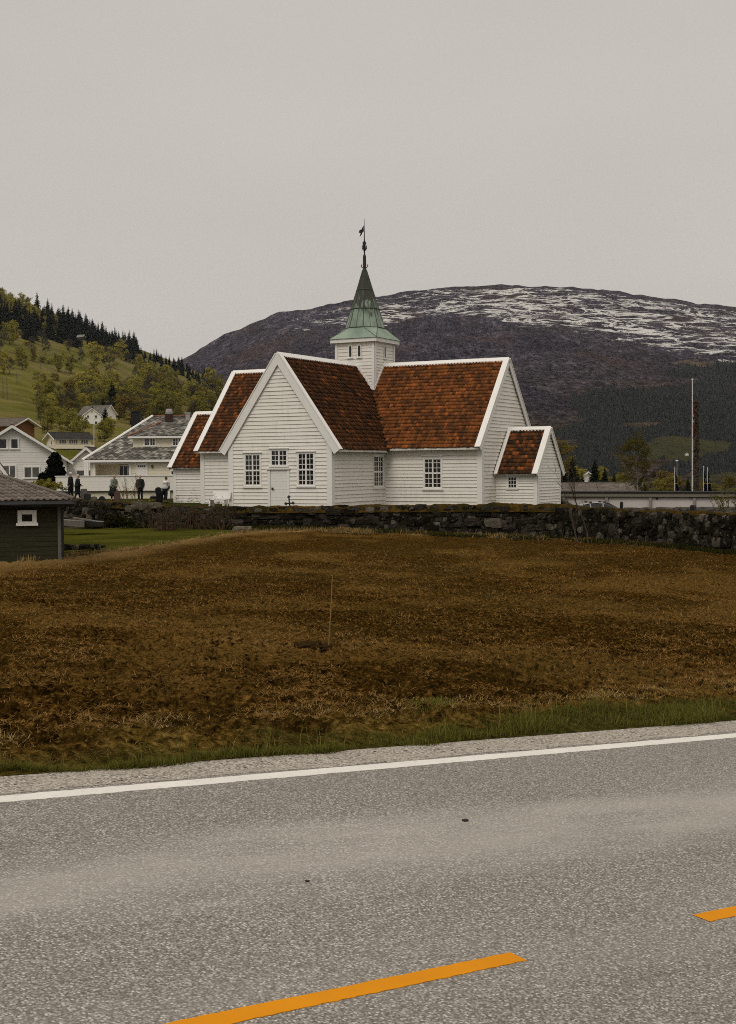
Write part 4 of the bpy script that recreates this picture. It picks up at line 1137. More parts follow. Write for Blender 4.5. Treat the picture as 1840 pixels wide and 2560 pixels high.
for s_ in (1, -1):
    pts = [cc + ZV * (zpx(606) + .10 * math.sin(i * .9)) + Vector((s_ * pr_(.6 * i), 0, 0)) for i in range(8)]; vm2.tube(pts, .025, 4)
vane = vm2.build('finial', M['iron'], church)
fl = MB(); fz = zpx(577)
pts = [(-.03, .32), (-.12, .18), (-.15, .10), (-.28, .04), (-.33, -.10), (-.22, -.12), (-.28, -.36), (-.16, -.22), (-.08, -.06), (-.03, -.04)]
fl.prism([cc + ZV * (fz + z * 1.1) + Vector((x * 1.1, 0, 0)) for x, z in pts], Vector((0, .03, 0)))
fl.build('weather_vane', M['iron'], vane)

# ------------------------------------------------------------------ yard furniture in front of the church
def bench():
    p = onwall(fr_rf, 545, 1262)
    d = 77.0; c = ground_at(550, d, 0); c.z = at(550, 1266, d).z - .02
    b = empty('bench', c, 'white slatted garden bench against the church wall, left of the door', 'bench')
    U = CB; N = CA
    s = MB()
    for i in range(4): s.obox((c, U, ZV, N), -.62, .62, .40, .44, .04 + i * .11, .13 + i * .11)
    s.build('seat', M['trim'], b)
    s = MB()
    for i in range(4): s.obox((c - N * .03, U, (ZV - N * .22).normalized(), N), -.62, .62, .48 + i * .11, .57 + i * .11, 0, .03)
    for u in (-.5, .5): s.obox((c - N * .06, U, (ZV - N * .22).normalized(), N), u - .03, u + .03, .42, .90, 0, .03)
    s.build('backrest', M['trim'], b)
    for u in (-.48, .48):
        s = MB(); s.prism([c + U * u + N * n + ZV * z for n, z in ((.0, .0), (.10, .0), (.20, .26), (.42, .0), (.52, .0), (.44, .398), (.04, .398))], U * .07); s.build('leg', M['trim'], b)
bench()
def grave_cross():
    c = at(726, 1272, 70.6); c.z = at(726, 1274, 70.6).z - .2
    m = MB(); fr = (c, Vector((1, 0, .09)).normalized(), Vector((-.09, 0, 1)).normalized(), Vector((0, -1, 0)))
    m.obox(fr, -.035, .035, 0, .86, -.03, .03); m.obox(fr, -.16, -.0351, .50, .57, -.028, .028); m.obox(fr, .0351, .16, .50, .57, -.028, .028)
    def knob(u, v):
        P, U, V, N = fr
        for a, b in ((0, 0), (.05, 0), (-.05, 0), (0, .05), (0, -.05)): m.ball(P + U * (u + a) + V * (v + b), (.042, .03, .042), 8, 5)
    knob(0, .88); knob(-.19, .535); knob(.19, .535)
    tag(m.build('grave_cross', M['iron']), 'black wrought iron grave cross with trefoil ends standing in front of the church door', 'grave cross')
grave_cross()
M['redgranite'] = plain('red_granite', (.085, .042, .032), .6, .25, 20)
M['darkgranite'] = plain('dark_granite', (.018, .016, .015), .35, .4, 14)
M['greygranite'] = plain('grey_granite', (.12, .108, .09), .7, .3, 14)
GD = 88.0
def gpos(px, d=GD, py=None):
    q = ground_at(px, d); q.z = float(yard_z(q.x, q.y)); return q
def headstone(px, py0, py1, wpx, shape, mat, label, d=GD, th=.22):
    c = gpos(px, d); c.z = at(px, py1, d).z - .12; h = (py1 - py0) / F * d + .12; w_ = wpx / F * d / 2
    r = empty('headstone', c, label, 'headstone')
    m = MB()
    if shape == 'taper': pts = [(-w_, .1), (w_, .1), (w_ * .72, h - .06), (w_ * .4, h), (-w_ * .4, h), (-w_ * .72, h - .06)]
    elif shape == 'round': pts = [(-w_, .1), (w_, .1)] + [(w_ * math.cos(t), h - w_ * .55 + w_ * .55 * math.sin(t)) for t in [i * math.pi / 8 for i in range(9)]]
    elif shape == 'rough': pts = [(-w_, .1), (w_ * .95, .1), (w_ * 1.0, h * .55), (w_ * .7, h * .82), (w_ * .2, h), (-w_ * .45, h * .92), (-w_ * .9, h * .6)]
    else: pts = [(-w_, .1), (w_, .1), (w_, h), (-w_, h)]
    m.prism([c + Vector((x, 0, z)) for x, z in pts], Vector((0, th, 0))); m.build('slab', mat, r)
    m = MB(); m.box(c.x - w_ * 1.15, c.x + w_ * 1.15, c.y - .06, c.y + th + .06, c.z - .2, c.z + .11); m.build('plinth', M['greygranite'], r)
headstone(291, 1228, 1256, 17, 'taper', M['redgranite'], 'tapering red granite headstone beside the woman in the pale green jacket', 86)
headstone(233, 1241, 1252, 15, 'round', M['palestone'], 'pale rounded headstone, lighter of two low stones left of the woman in green')
headstone(253, 1240, 1253, 18, 'rough', M['darkgranite'], 'dark rough headstone, darker of two low stones left of the woman in green')
headstone(217, 1234, 1250, 16, 'flat', M['darkgranite'], 'square dark polished headstone just right of the couple in dark coats', 88)
headstone(208, 1222, 1240, 15, 'flat', M['greygranite'], 'grey square headstone right behind the woman in the navy jacket', 91)
def bin_():
    c = gpos(383, 89); c.z = at(383, 1258, 89).z - .03; r = empty('litter_bin', c, 'dark round litter bin between the man in black and the woman in stripes', 'litter bin')
    MB().lathe(c, [(.20, 0), (.23, .40), (.24, .42)], 14).build('body', plain('green_bin', (.022, .022, .018), .6), r)
    MB().lathe(c, [(.25, .42), (.25, .45), (.16, .53), (.03, .56)], 14).build('lid', M['iron'], r)
bin_()

# ------------------------------------------------------------------ people
SKIN = plain('skin', (.42, .26, .19), .6, .08, 20)
def skin_mesh(name, chains, mat, parent, sub=1):
    """chains: lists of (point, radius); the first joint of a later chain may repeat a joint of an earlier one"""
    vs, es, rs, key = [], [], [], {}
    for ch in chains:
        prev = None
        for p, r in ch:
            k = tuple(round(x, 4) for x in p)
            if k not in key: key[k] = len(vs); vs.append(p); rs.append(r)
            if prev is not None and prev != key[k]: es.append((prev, key[k]))
            prev = key[k]
    org = ORG[parent.name]
    me = bpy.data.meshes.new(name); me.from_pydata(vs, es, []); me.update()
    o = bpy.data.objects.new(name, me); C.objects.link(o); o.parent = parent; ORG[o.name] = Vector(org)
    md = o.modifiers.new('grow', 'SKIN'); md.use_smooth_shade = True
    sv = me.skin_vertices[0].data
    for i, r in enumerate(rs):
        sv[i].radius = (r, r) if not isinstance(r, tuple) else r
    sv[0].use_root = True
    sb = o.modifiers.new('round', 'SUBSURF'); sb.levels = sub; sb.render_levels = sub
    me.materials.append(mat)
    return o
def person(px, d, pyf, h, face, label, top, legs, hair, coat_len=.52, arms=None, stride=0., lean=0., hairlen=0, bald=False, skirt=None, extra=None):
    """face: heading in degrees, 0 = to the right of the picture, 90 = away. Built in person space: x forward, y left, z up."""
    c = ground_at(px, d); c.z = at(px, pyf, d).z
    r = empty('person', c, label, 'person')
    k = h * 1.04 / 1.75
    V = lambda x, y, z: (x * k, y * k, z * k)
    lx = lambda z: lean * max(0, z - .9)
    hip, chest, neck = V(0, 0, .94), V(lx(1.3), 0, 1.30), V(lx(1.48), 0, 1.49)
    def leg(s, st):
        return [(hip, .15 * k), (V(st * .10, s * .095, .86), .095 * k), (V(st * .28 + .02, s * .10, .49), .062 * k), (V(st * .55 - .02, s * .10, .10), .042 * k), (V(st * .55 + .05, s * .105, .045), .042 * k), (V(st * .55 + .17, s * .12, .035), .034 * k)]
    shoulders = {1: V(lx(1.42), .185, 1.42), -1: V(lx(1.42), -.185, 1.42)}
    ar = arms or {1: [(.02, .25, 1.14), (.10, .24, .90)], -1: [(.02, -.25, 1.14), (.10, -.24, .90)]}
    def arm(s, r0, r1, r2, cut=1.0):
        e_, w_ = ar[s]
        wv = Vector(w_); ev = Vector(e_); wv = ev + (wv - ev) * cut
        return [(chest, .145 * k), (shoulders[s], r0), (V(*e_), r1), (V(*wv), r2)]
    hc = Vector(V(lx(1.64) + .015, 0, 1.635))
    body = [[(hip, .14 * k), (V(lx(1.12), 0, 1.12), .13 * k), (chest, .15 * k), (neck, .058 * k), (tuple(hc - Vector((0, 0, .06 * k))), .062 * k)], leg(1, stride), leg(-1, -stride)]
    for s in (1, -1): body.append(arm(s, .056 * k, .042 * k, .028 * k))
    hands = []
    for s in (1, -1):
        e_, w_ = (Vector(V(*q)) for q in ar[s]); dd = (w_ - e_).normalized(); side = dd.cross(Vector((0, 0, 1)) if abs(dd.z) < .9 else Vector((1, 0, 0))).normalized(); nrm = side.cross(dd)
        palm = w_ + dd * .075 * k; hands.append([(tuple(w_), .028 * k), (tuple(palm), (.038 * k, .018 * k))])
        for i, (o_, L) in enumerate(((-.03, .060), (-.01, .074), (.011, .070), (.031, .055))):
            b0 = palm + side * o_ * k * .8; b1 = palm + side * o_ * k + dd * L * .6 * k + nrm * .008 * k; b2 = b1 + dd * L * .45 * k + nrm * .025 * k
            hands.append([(tuple(palm), (.038 * k, .018 * k)), (tuple(b0 + dd * .015 * k), .011 * k), (tuple(b1), .0095 * k), (tuple(b2), .0085 * k)])
        t0 = w_ + dd * .03 * k - side * .03 * k; hands.append([(tuple(w_), .028 * k), (tuple(t0), .013 * k), (tuple(t0 + dd * .035 * k - side * .025 * k), .011 * k), (tuple(t0 + dd * .065 * k - side * .022 * k + nrm * .015 * k), .009 * k)])
    bo = skin_mesh('body', body + hands, SKIN, r)
    # head: skull, jaw, nose, ears, eyes, mouth
    m = MB(); m.ball(hc, (.098 * k, .076 * k, .118 * k), 16, 12); m.ball(hc + Vector((.028, 0, -.06)) * k, (.066 * k, .056 * k, .060 * k), 12, 8)
    m.ball(hc + Vector((.100, 0, -.018)) * k, (.020 * k, .013 * k, .024 * k), 8, 5)
    for s in (1, -1): m.ball(hc + Vector((.0, s * .077, -.012)) * k, (.018 * k, .010 * k, .030 * k), 8, 5)
    hd = m.build('head', SKIN, r, smooth=True)
    for s in (1, -1): MB().ball(hc + Vector((.086, s * .030, .008)) * k, (.010 * k, .012 * k, .008 * k), 8, 5).build('eye', M['iron'], hd)
    MB().ball(hc + Vector((.088, 0, -.068)) * k, (.010 * k, .024 * k, .006 * k), 8, 5).build('mouth', plain('lips', (.25, .11, .09), .6), hd)
    hm = plain('hair', hair, .9, .2, 30)
    m = MB()
    if not bald:
        vs = []; n_ = len(m.v)
        m.ball(hc + Vector((-.020, 0, .022)) * k, (.100 * k, .088 * k, .112 * k), 14, 9)
        if hairlen: m.ball(hc + Vector((-.055, 0, -.045 - hairlen * .3)) * k, (.060 * k, .078 * k, (.08 + hairlen) * k), 12, 8)
        # hair line: keep the face clear
        m.v = [(min(x, hc.x + (.052 if z > hc.z + .05 * k else .015) * k), y, z) for x, y, z in m.v]
        m.build('hair', hm, r, smooth=True)
    # clothes
    tm = plain('cloth', top, .9, .2, 14) if not isinstance(top, bpy.types.Material) else top
    lm = plain('trousers', legs, .9, .2, 14)
    cz = .94 - (coat_len - .12)
    jk = [[(V(lx(1.12), 0, 1.12), .195 * k), (chest, .205 * k), (V(lx(1.44), 0, 1.46), .095 * k)], [(V(lx(1.12), 0, 1.12), .195 * k), (V(0, 0, .94), .20 * k), (V(-.0, 0, cz), .20 * k)]]
    for s in (1, -1): jk.append(arm(s, .092 * k, .074 * k, .055 * k, .97))
    skin_mesh('jacket', jk, tm, r)
    if skirt:
        m = MB(); m.lathe((0, 0, 0), [(.15 * k, 1.08 * k), (.20 * k, .92 * k), (.25 * k, .66 * k), (skirt[1] * k, .42 * k)], 16); m.build('skirt', plain('skirt_cloth', skirt[0], .95), r, True) if False else None
        m2 = MB(); m2.lathe(c, [(.17 * k, 1.06 * k), (.21 * k, .92 * k), (.25 * k, .70 * k), (skirt[1] * k, .40 * k), (.18 * k, .30 * k)], 16); m2.build('skirt', plain('skirt_cloth', skirt[0], .95), r, True)
    tr = []
    for s, st in ((1, stride), (-1, -stride)):
        q = leg(s, st); tr.append([(hip, .160 * k), (q[1][0], .112 * k), (q[2][0], .080 * k), (V(st * .55 - .02, s * .10, .13), .066 * k)])
    skin_mesh('trousers', tr, lm, r)
    for s, st in ((1, stride), (-1, -stride)):
        m = MB(); fc = Vector(V(st * .55 + .06, s * .11, .04)); m.ball(fc, (.145 * k, .052 * k, .050 * k), 12, 6); m.build('shoe', M['iron'], r, True)
    # MB pieces were written in person space: move them there, then turn the whole person
    for ch in list(r.children_recursive):
        if ch.name.split('.')[0] in ('head', 'eye', 'mouth', 'hair', 'shoe'):
            ch.data.transform(Matrix.Translation(c))
    r.rotation_euler = (0, 0, math.radians(face))
    return r
m_ = NT('striped_knit', .95, .1)
zz_ = m_.sep(m_.obj())[2]
m_.col(m_.mix(m_.math('MULTIPLY', m_.math('GREATER_THAN', m_.math('FRACT', m_.math('MULTIPLY', zz_, 12.5)), .62), m_.math('LESS_THAN', zz_, 1.34)), (.62, .60, .56), (.02, .02, .025))); M['stripes'] = m_.m
PD = 90.0
person(176, PD, 1249, 1.80, 195, 'white haired man in a long black coat, tallest of the couple by the stone wall', (.006, .0055, .006), (.006, .006, .007), (.55, .52, .46), .62, stride=.25)
person(193, PD - .6, 1250, 1.66, 20, 'woman with pale hair in a navy jacket beside the tall man in black coat', (.008, .009, .014), (.007, .008, .013), (.42, .38, .31), .70, hairlen=.05, lean=.06, stride=.35,
       arms={1: [(.08, .25, 1.16), (.28, .10, 1.02)], -1: [(.06, -.25, 1.14), (.26, -.12, 1.0)]})
person(282, PD - 2, 1252, 1.66, -40, 'woman in a pale green jacket and dark skirt leaning over the red headstone', (.17, .20, .16), (.015, .012, .011), (.36, .38, .33), .34, hairlen=.05, lean=.22, stride=.05, skirt=((.008, .008, .009), .34),
       arms={1: [(.18, .24, 1.14), (.36, .05, 1.02)], -1: [(.18, -.24, 1.14), (.36, -.06, 1.0)]})
person(350, PD - 2, 1255, 1.74, -95, 'balding man in a black jacket and dark trousers standing alone on the grass', (.012, .011, .011), (.009, .009, .009), (.10, .08, .06), .24, bald=True)
person(413, PD - 3, 1257, 1.66, 55, 'short haired woman in a white knitted sweater with black stripes by the church corner', M['stripes'], (.010, .010, .012), (.10, .08, .06), .10, lean=.10, stride=.1,
       arms={1: [(.14, .25, 1.12), (.30, .16, 1.02)], -1: [(.10, -.25, 1.12), (.24, -.14, 1.0)]})
def held_coat():
    c = at(398, 1226, PD - 3.1); m = MB(); r = random.Random(3)
    bm_ = [( .24, .0), (.27, -.18), (.22, -.34), (.24, -.62), (.21, -.80)]
    vs = []; k = 12
    for ri, (rr, z) in enumerate(bm_):
        for j in range(k):
            t = 2 * math.pi * j / k; q = rr * (1 + .22 * math.sin(3 * t + ri)); vs.append(c + Vector((q * math.cos(t), q * .55 * math.sin(t), z)))
    fs = [(i * k + j, i * k + (j + 1) % k, (i + 1) * k + (j + 1) % k, (i + 1) * k + j) for i in range(len(bm_) - 1) for j in range(k)] + [tuple(range(k))[::-1], tuple(range((len(bm_) - 1) * k, len(bm_) * k))]
    m.add(vs, fs); m.ball(c + Vector((-.06, 0, .05)), (.22, .17, .17), 10, 6)
    tag(m.build('folded_coat', plain('black_cloth', (.006, .006, .006), .95), smooth=True), 'bundled black coat carried by the woman in the striped sweater', 'coat')
held_coat()

# ------------------------------------------------------------------ houses
def gable_house(name, label, px, pyb, d, rot, w, l, he, rise, wallm, roofm, ov=.4, trim=None, wins=(), cat='house', zb=None, roof_t=.14, chim=None, base=None, door=None, hip=False):
    """house with its gable end facing rot (degrees, 0 = towards the camera); w = gable width, l = length back. wins: (side, u, z, w, h)"""
    c = ground_at(px, d); c.z = at(px, pyb, d).z if zb is None else zb
    r = empty(name, c, label, cat); a = math.radians(rot)
    N = Vector((math.sin(a), -math.cos(a), 0)); U = Vector((math.cos(a), math.sin(a), 0)); trim = trim or M['trim']
    q = lambda u, n, z: c + U * u + N * n + ZV * z
    frs = {'gable': (c, U, ZV, N), 'right': (q(w / 2, 0, 0), -N, ZV, U), 'left': (q(-w / 2, 0, 0), -N, ZV, -U), 'back': (q(0, -l, 0), -U, ZV, -N)}
    b = MB()
    clapboard(b, frs['gable'], [(-w / 2, -1), (w / 2, -1), (w / 2, he), (0, he + rise), (-w / 2, he)], bh=.22, lip=.025, seed=3)
    clapboard(b, frs['back'], [(-w / 2, -1), (w / 2, -1), (w / 2, he), (0, he + rise), (-w / 2, he)], bh=.5, lip=.02)
    clapboard(b, frs['right'], [(0, -1), (l, -1), (l, he), (0, he)], bh=.22, lip=.025); clapboard(b, frs['left'], [(0, -1), (l, -1), (l, he), (0, he)], bh=.22, lip=.025)
    b.build('wall', wallm, r)
    sl = rise / (w / 2); vb2 = MB()
    for s in (1, -1):
        e_ = q(s * (w / 2 + ov), ov, he - sl * ov + .06); top = q(0, ov, he + rise + .06); S = (top - e_); L = S.length; S.normalize(); NN = (U * s * sl + ZV).normalized()
        if s > 0: along, P0 = -N, e_
        else: along, P0 = -N, e_
        rf = tile_plane('roof', roofm, r, P0 + NN * .03, along, S, NN, l + 2 * ov, L, tw=.42, tc=.42, amp=.03, lapz=.04)
        m = MB(); m.prism([e_, top, top - N * (l + 2 * ov), e_ - N * (l + 2 * ov)], NN * -roof_t * .4); m.build('soffit', trim, r)
        m = MB(); m.prism([e_ + N * .03 + NN * .05, top + N * .03 + NN * .05, top + N * .03 - ZV * .22, e_ + N * .03 - ZV * .16], N * .05); m.build('bargeboard', trim, r)
    MB().obox((q(0, ov, he + rise + .08), -N, ZV, U), 0, l + 2 * ov, 0, .10, -.14, .14).build('ridge_cap', roofm, r)
    for sd, u, z, ww, hh, cols in wins: window(r, frs[sd], u - ww / 2, u + ww / 2, z, z + hh, cols, 1, transom=False, leaves=cols, casing=.09, shelf=False, sill=True, lift=.075, mull=.10, gin=.04, glass=M['curtain'] if ww > .8 else M['pane'])
    if chim:
        u, n, h = chim; m = MB(); p = q(u, n, he + rise - .6); m.box(p.x - .3, p.x + .3, p.y - .3, p.y + .3, p.z, p.z + h + .6); ch = m.build('chimney', plain('chimney_stack', (.05, .03, .025), .9), r)
        m = MB(); m.box(p.x - .36, p.x + .36, p.y - .36, p.y + .36, p.z + h + .6, p.z + h + .7); m.build('chimney_cap', M['greygranite'], ch)
    if door:
        sd, u, ww, hh = door; m = MB(); m.obox(frs[sd], u - ww / 2, u + ww / 2, 0, hh, .02, .07); m.build('door', M['darkwood'], r)
    return r

def manor():
    d = 104.0; k = d / F
    px0, px1 = 210.5, 520
    ctr = ground_at(300, d); zc = lambda py: at(300, py, d).z; xx = lambda px: at(px, 1150, d).x
    r = empty('manor_house', Vector((ctr.x, d, 0)), 'cream wooden house with hipped grey slate roof, a dormer and a long veranda', 'house')
    ze, zr = zc(1150.5), zc(1036)
    x0, x1 = xx(226), xx(226) + 17.5; yb = d; ye = d + 10.5
    zf = zc(1229) + .35
    fr = (Vector((0, yb, 0)), Vector((1, 0, 0)), ZV, Vector((0, -1, 0)))
    frl = (Vector((x0, 0, 0)), Vector((0, 1, 0)), ZV, Vector((-1, 0, 0)))
    frr = (Vector((x1, 0, 0)), Vector((0, 1, 0)), ZV, Vector((1, 0, 0)))
    # recessed porch on the left: walls around it
    xr0, xr1 = xx(238.5), xx(322); xd0, xd1 = xx(342), xx(366); zt = zc(1160.5)
    b = MB(); clapboard(b, fr, [(x0, -1), (x1, -1), (x1, ze), (x0, ze)], [(xr0, xr1, zf, zt), (xd0, xd1, zf, zc(1160))], bh=.20, lip=.022, seed=11)
    b.f.pop(); b.mi.pop()
    for (a0, a1, h0, h1) in ((x0, xr0, -1, ze), (xr1, x1, -1, ze), (xr0, xr1, -1, zf), (xr0, xr1, zt, ze)): b.poly([Vector((u, yb - .003, z)) for u, z in ((a0, h0), (a1, h0), (a1, h1), (a0, h1))])
    b.build('front_wall', M['cream'], r)
    b = MB(); clapboard(b, frl, [(yb, -1), (ye, -1), (ye, ze), (yb, ze)], bh=.20, lip=.022); clapboard(b, frr, [(yb, -1), (ye, -1), (ye, ze), (yb, ze)], bh=.20, lip=.022); clapboard(b, (Vector((0, ye, 0)), Vector((-1, 0, 0)), ZV, Vector((0, 1, 0))), [(-x1, -1), (-x0, -1), (-x0, ze), (-x1, ze)], bh=.4)
    b.build('side_wall', M['cream'], r)
    rec = (Vector((0, yb + 1.8, 0)), Vector((1, 0, 0)), ZV, Vector((0, -1, 0)))
    b = MB(); clapboard(b, rec, [(xr0, zf), (xr1, zf), (xr1, zt), (xr0, zt)], bh=.20, lip=.022); b.poly([(xr0, yb, zf), (xr0, yb + 1.8, zf), (xr0, yb + 1.8, zt), (xr0, yb, zt)]); b.poly([(xr1, yb, zf), (xr1, yb + 1.8, zf), (xr1, yb + 1.8, zt), (xr1, yb, zt)]); b.poly([(xr0, yb, zt - .002), (xr1, yb, zt - .002), (xr1, yb + 1.8, zt - .002), (xr0, yb + 1.8, zt - .002)]); b.poly([(xr0, yb, zf), (xr1, yb, zf), (xr1, yb + 1.8, zf), (xr0, yb + 1.8, zf)])
    b.build('porch_recess', M['cream'], r)
    window(r, rec, xx(288), xx(321) - .05, zf + .05, zt - .12, 3, 1, transom=False, leaves=3, casing=.06, shelf=False, sill=False, mull=.06, gin=.04, lift=.07)
    m = MB(); m.obox(fr, xr1, xr1 + .16, zf, zt + .1, .03, .08); m.obox(fr, xr0 - .16, xr0, zf, zt + .1, .03, .08); m.obox(fr, xr0 + 0, xr1, zt, zt + .1, .03, .078); m.build('porch_trim', M['trim'], r)
    for pxp in (233, 227): 
        m = MB(); x_ = xx(pxp); m.box(x_ - .07, x_ + .07, yb - 2.2, yb - 2.06, zc(1190), ze - .1); m.build('veranda_post', M['trim'], r)
    # front door with a row of small lights
    m = MB(); m.obox(fr, xd0 - .1, xd0, zf, zc(1160) + .1, .03, .09); m.obox(fr, xd1, xd1 + .1, zf, zc(1160) + .1, .03, .09); m.obox(fr, xd0, xd1, zc(1160), zc(1160) + .1, .03, .088); m.obox(fr, xd0, xd1, zf, zc(1160), .01, .05)
    m.obox(fr, xd0 + .12, (xd0 + xd1) / 2 - .06, zf + .2, zf + 1.3, .05, .07); m.obox(fr, (xd0 + xd1) / 2 + .06, xd1 - .12, zf + .2, zf + 1.3, .05, .07)
    dr_ = m.build('door', M['trim'], r)
    for i in range(4):
        u = xd0 + .10 + i * (xd1 - xd0 - .16) / 4; m = MB(); m.obox(fr, u, u + .11, zc(1168), zc(1163.5), .051, .058); m.build('door_light', M['pane'], dr_)
    m = MB(); xl = xx(381); m.lathe((xl, yb - .12, zc(1171)), [(.03, 0), (.11, .12), (.11, .2), (.02, .26)], 8); m.build('wall_lamp', M['greygranite'], r)
    # hipped slate roof
    ov = .45; slp = (zr - ze) / ((ye - yb) / 2 + ov)
    X0, X1, Y0, Y1 = xx(210.5), x1 + ov, yb - ov, ye + ov; xh = xx(356); ym = (Y0 + Y1) / 2
    A_, B_, Cc, D_ = Vector((X0, Y0, ze)), Vector((X1, Y0, ze)), Vector((X1, Y1, ze)), Vector((X0, Y1, ze)); R0, R1 = Vector((xh, ym, zr)), Vector((X1 - .1, ym, zr))
    S = (R0 - Vector((xh, Y0, ze))); L = S.length; S.normalize(); NN = S.cross(Vector((-1, 0, 0))).normalized(); NN = NN if NN.z > 0 else -NN
    def kp(u, s): return u > (xh - X0) * s / L
    def slate_plane(nm, P, Uu, Ss, Nn, w_, l_, keep, sd):
        """diamond-laid slates"""
        tw = .42; tc = .23; rr = np.random.default_rng(sd); nu, nsr = int(w_ / tw), int(l_ / tc); Vv = []; uvs = []; n = 0; Pn = np.array(P); Un, Sn, Nv = np.array(Uu), np.array(Ss), np.array(Nn)
        for j in range(nsr):
            for i in range(nu + 1):
                u = i * tw + (j % 2) * tw / 2; s = j * tc
                if keep and not keep(u, s + .1): continue
                dz = rr.normal(0, .006); t = rr.normal(0, .01)
                for du, ds, z in ((-.21, .15, .022), (0, -.03, .05), (.21, .15, .022), (.2, .42, 0), (-.2, .42, 0)): Vv.append(Pn + Un * (u + du) + Sn * (s + ds) + Nv * (z + dz + t * du))
                uvs += [[rr.random(), rr.random()]] * 5; n += 1
        return mesh_obj(nm, np.array(Vv), np.arange(n * 5).reshape(n, 5), M['slate'], r, uv=np.array(uvs))
    slate_plane('roof', A_ + NN * .03, Vector((1, 0, 0)), S, NN, X1 - X0, L, kp, 5)
    m = MB(); 
    for pg in ([A_, B_, R1, R0], [D_, A_, R0], [Cc, D_, R0, R1], [B_, Cc, R1]): m.prism(pg, Vector((0, 0, -.12)))
    m.build('roof_deck', M['slate'], r)
    m = MB(); m.tube([A_ + Vector((-.05, -.05, .03)), R0 + Vector((0, 0, .08))], .11, 6); m.build('hip_board', M['trim'], r)
    m = MB(); m.box(X0, X1, Y0 - .04, Y0 + .02, ze - .16, ze + .03); m.build('gutter', M['trim'], r)
    m = MB(); m.tube([R0 + ZV * .06, R1 + ZV * .06], .10, 6); m.build('ridge_cap', plain('rusty_ridge', (.16, .075, .045), .9, .5, 3), r)
    # shed dormer
    yd = d + 1.1; xa = lambda px: at(px, 1100, yd).x
    zb_, zt_ = at(400, 1118, yd).z, at(400, 1092, yd).z; u0, u1 = xa(332), xa(520)
    frd = (Vector((0, yd, 0)), Vector((1, 0, 0)), ZV, Vector((0, -1, 0)))
    wz = [(xa(361), xa(388)), (xa(432), xa(459)), (xa(490), xa(512))]; z0, z1 = at(400, 1114, yd).z, at(400, 1096, yd).z
    b = MB(); clapboard(b, frd, [(u0, zb_ - .1), (u1, zb_ - .1), (u1, zt_), (u0, zt_)], [(a, c_, z0, z1) for a, c_ in wz], bh=.18, lip=.02)
    b.add([Vector((u0, yd, zb_ - .3)), Vector((u0, yd, zt_)), Vector((u0, yd + 2.6, zt_ + .35))], [(0, 1, 2)])
    dm_ = b.build('dormer', M['cream'], r)
    for a, c_ in wz: window(dm_, frd, a, c_, z0, z1, 4, 2, transom=False, leaves=2, casing=.07, shelf=False, lift=.05, mull=.1)
    e0 = Vector((xa(322), yd - .4, zt_)); up = Vector((0, 2.9, at(380, 1058, yd + 2.4).z - zt_)); Sd = up.normalized(); Nd = Vector((0, -Sd.z, Sd.y))
    wd_ = u1 - xa(322)
    slate_plane('dormer_roof', e0 + Nd * .05, Vector((1, 0, 0)), Sd, Nd, wd_, up.length, lambda u, s: u > s * .75, 6)
    m = MB(); m.prism([e0, e0 + Vector((wd_, 0, 0)), e0 + Vector((wd_, 0, 0)) + up, e0 + up + Vector((2.2, 0, 0))], -Nd * .1); m.box(e0.x, e0.x + wd_, e0.y - .04, e0.y + .01, zt_ - .1, zt_ + .04); m.build('dormer_fascia', M['trim'], r)
    m = MB(); m.tube([e0 + Nd * .1, e0 + up + Vector((2.2, 0, 0)) + Nd * .1], .09, 6); m.build('dormer_hip', plain('rusty_flashing', (.22, .115, .075), .9, .5, 3), r)
    # chimneys
    def chim(px0, px1, pyt, pyb, mat, capm, dd, dome=False):
        a, b2 = at(px0, pyb, dd), at(px1, pyt, dd); m = MB(); w2 = b2.x - a.x; m.box(a.x, b2.x, dd, dd + w2, a.z - .8, b2.z); ch = m.build('chimney', mat, r)
        m = MB()
        if dome: m.lathe(((a.x + b2.x) / 2, dd + w2 / 2, b2.z), [(w2 * .52, 0), (w2 * .52, .16), (w2 * .44, .34), (w2 * .30, .40)], 12)
        else: m.box(a.x - .06, b2.x + .06, dd - .06, dd + w2 + .06, b2.z, b2.z + .10)
        m.build('chimney_cap', capm, ch)
    chim(413, 430, 1034, 1059, plain('red_chimney', (.045, .022, .017), .9, .3, 5), plain('zinc_cowl', (.30, .28, .26), .6), d + 4.2, True)
    chim(464, 474, 1034, 1052, M['steel'], M['steel'], d + 4.6); chim(328, 349, 1030, 1048, M['iron'], M['iron'], d + 7.5)
    # veranda: boarded parapet over a lower storey
    y2 = yb - 2.6; xv0, xv1 = at(139, 1200, y2).x, at(434, 1200, y2).x; zv0, zv1 = at(300, 1227, y2).z, at(300, 1190.5, y2).z
    frv = (Vector((0, y2, 0)), Vector((1, 0, 0)), ZV, Vector((0, -1, 0)))
    b = MB(); clapboard(b, frv, [(xv0, zv0), (xv1, zv0), (xv1, zv1), (xv0, zv1)], bh=.24, lip=.012); frv2 = (Vector((xv0, 0, 0)), Vector((0, 1, 0)), ZV, Vector((-1, 0, 0))); clapboard(b, frv2, [(y2, zv0), (yb + 3, zv0), (yb + 3, zv1), (y2, zv1)], bh=.24, lip=.012)
    b.box(xv0 + .01, xv1, y2 + .01, y2 + .1, zv0, zv1 - .01); b.build('veranda_parapet', M['white'], r)
    m = MB(); m.box(xv0 - .05, xv1 + .02, y2 - .07, y2 + .12, zv1 + .001, zv1 + .06); m.build('veranda_rail', M['trim'], r)
    m = MB(); m.box(xv0 + .02, x1, y2 + .1, yb - .03, zv0 - .1, zf - .25); m.build('veranda_floor', M['greywood'], r)
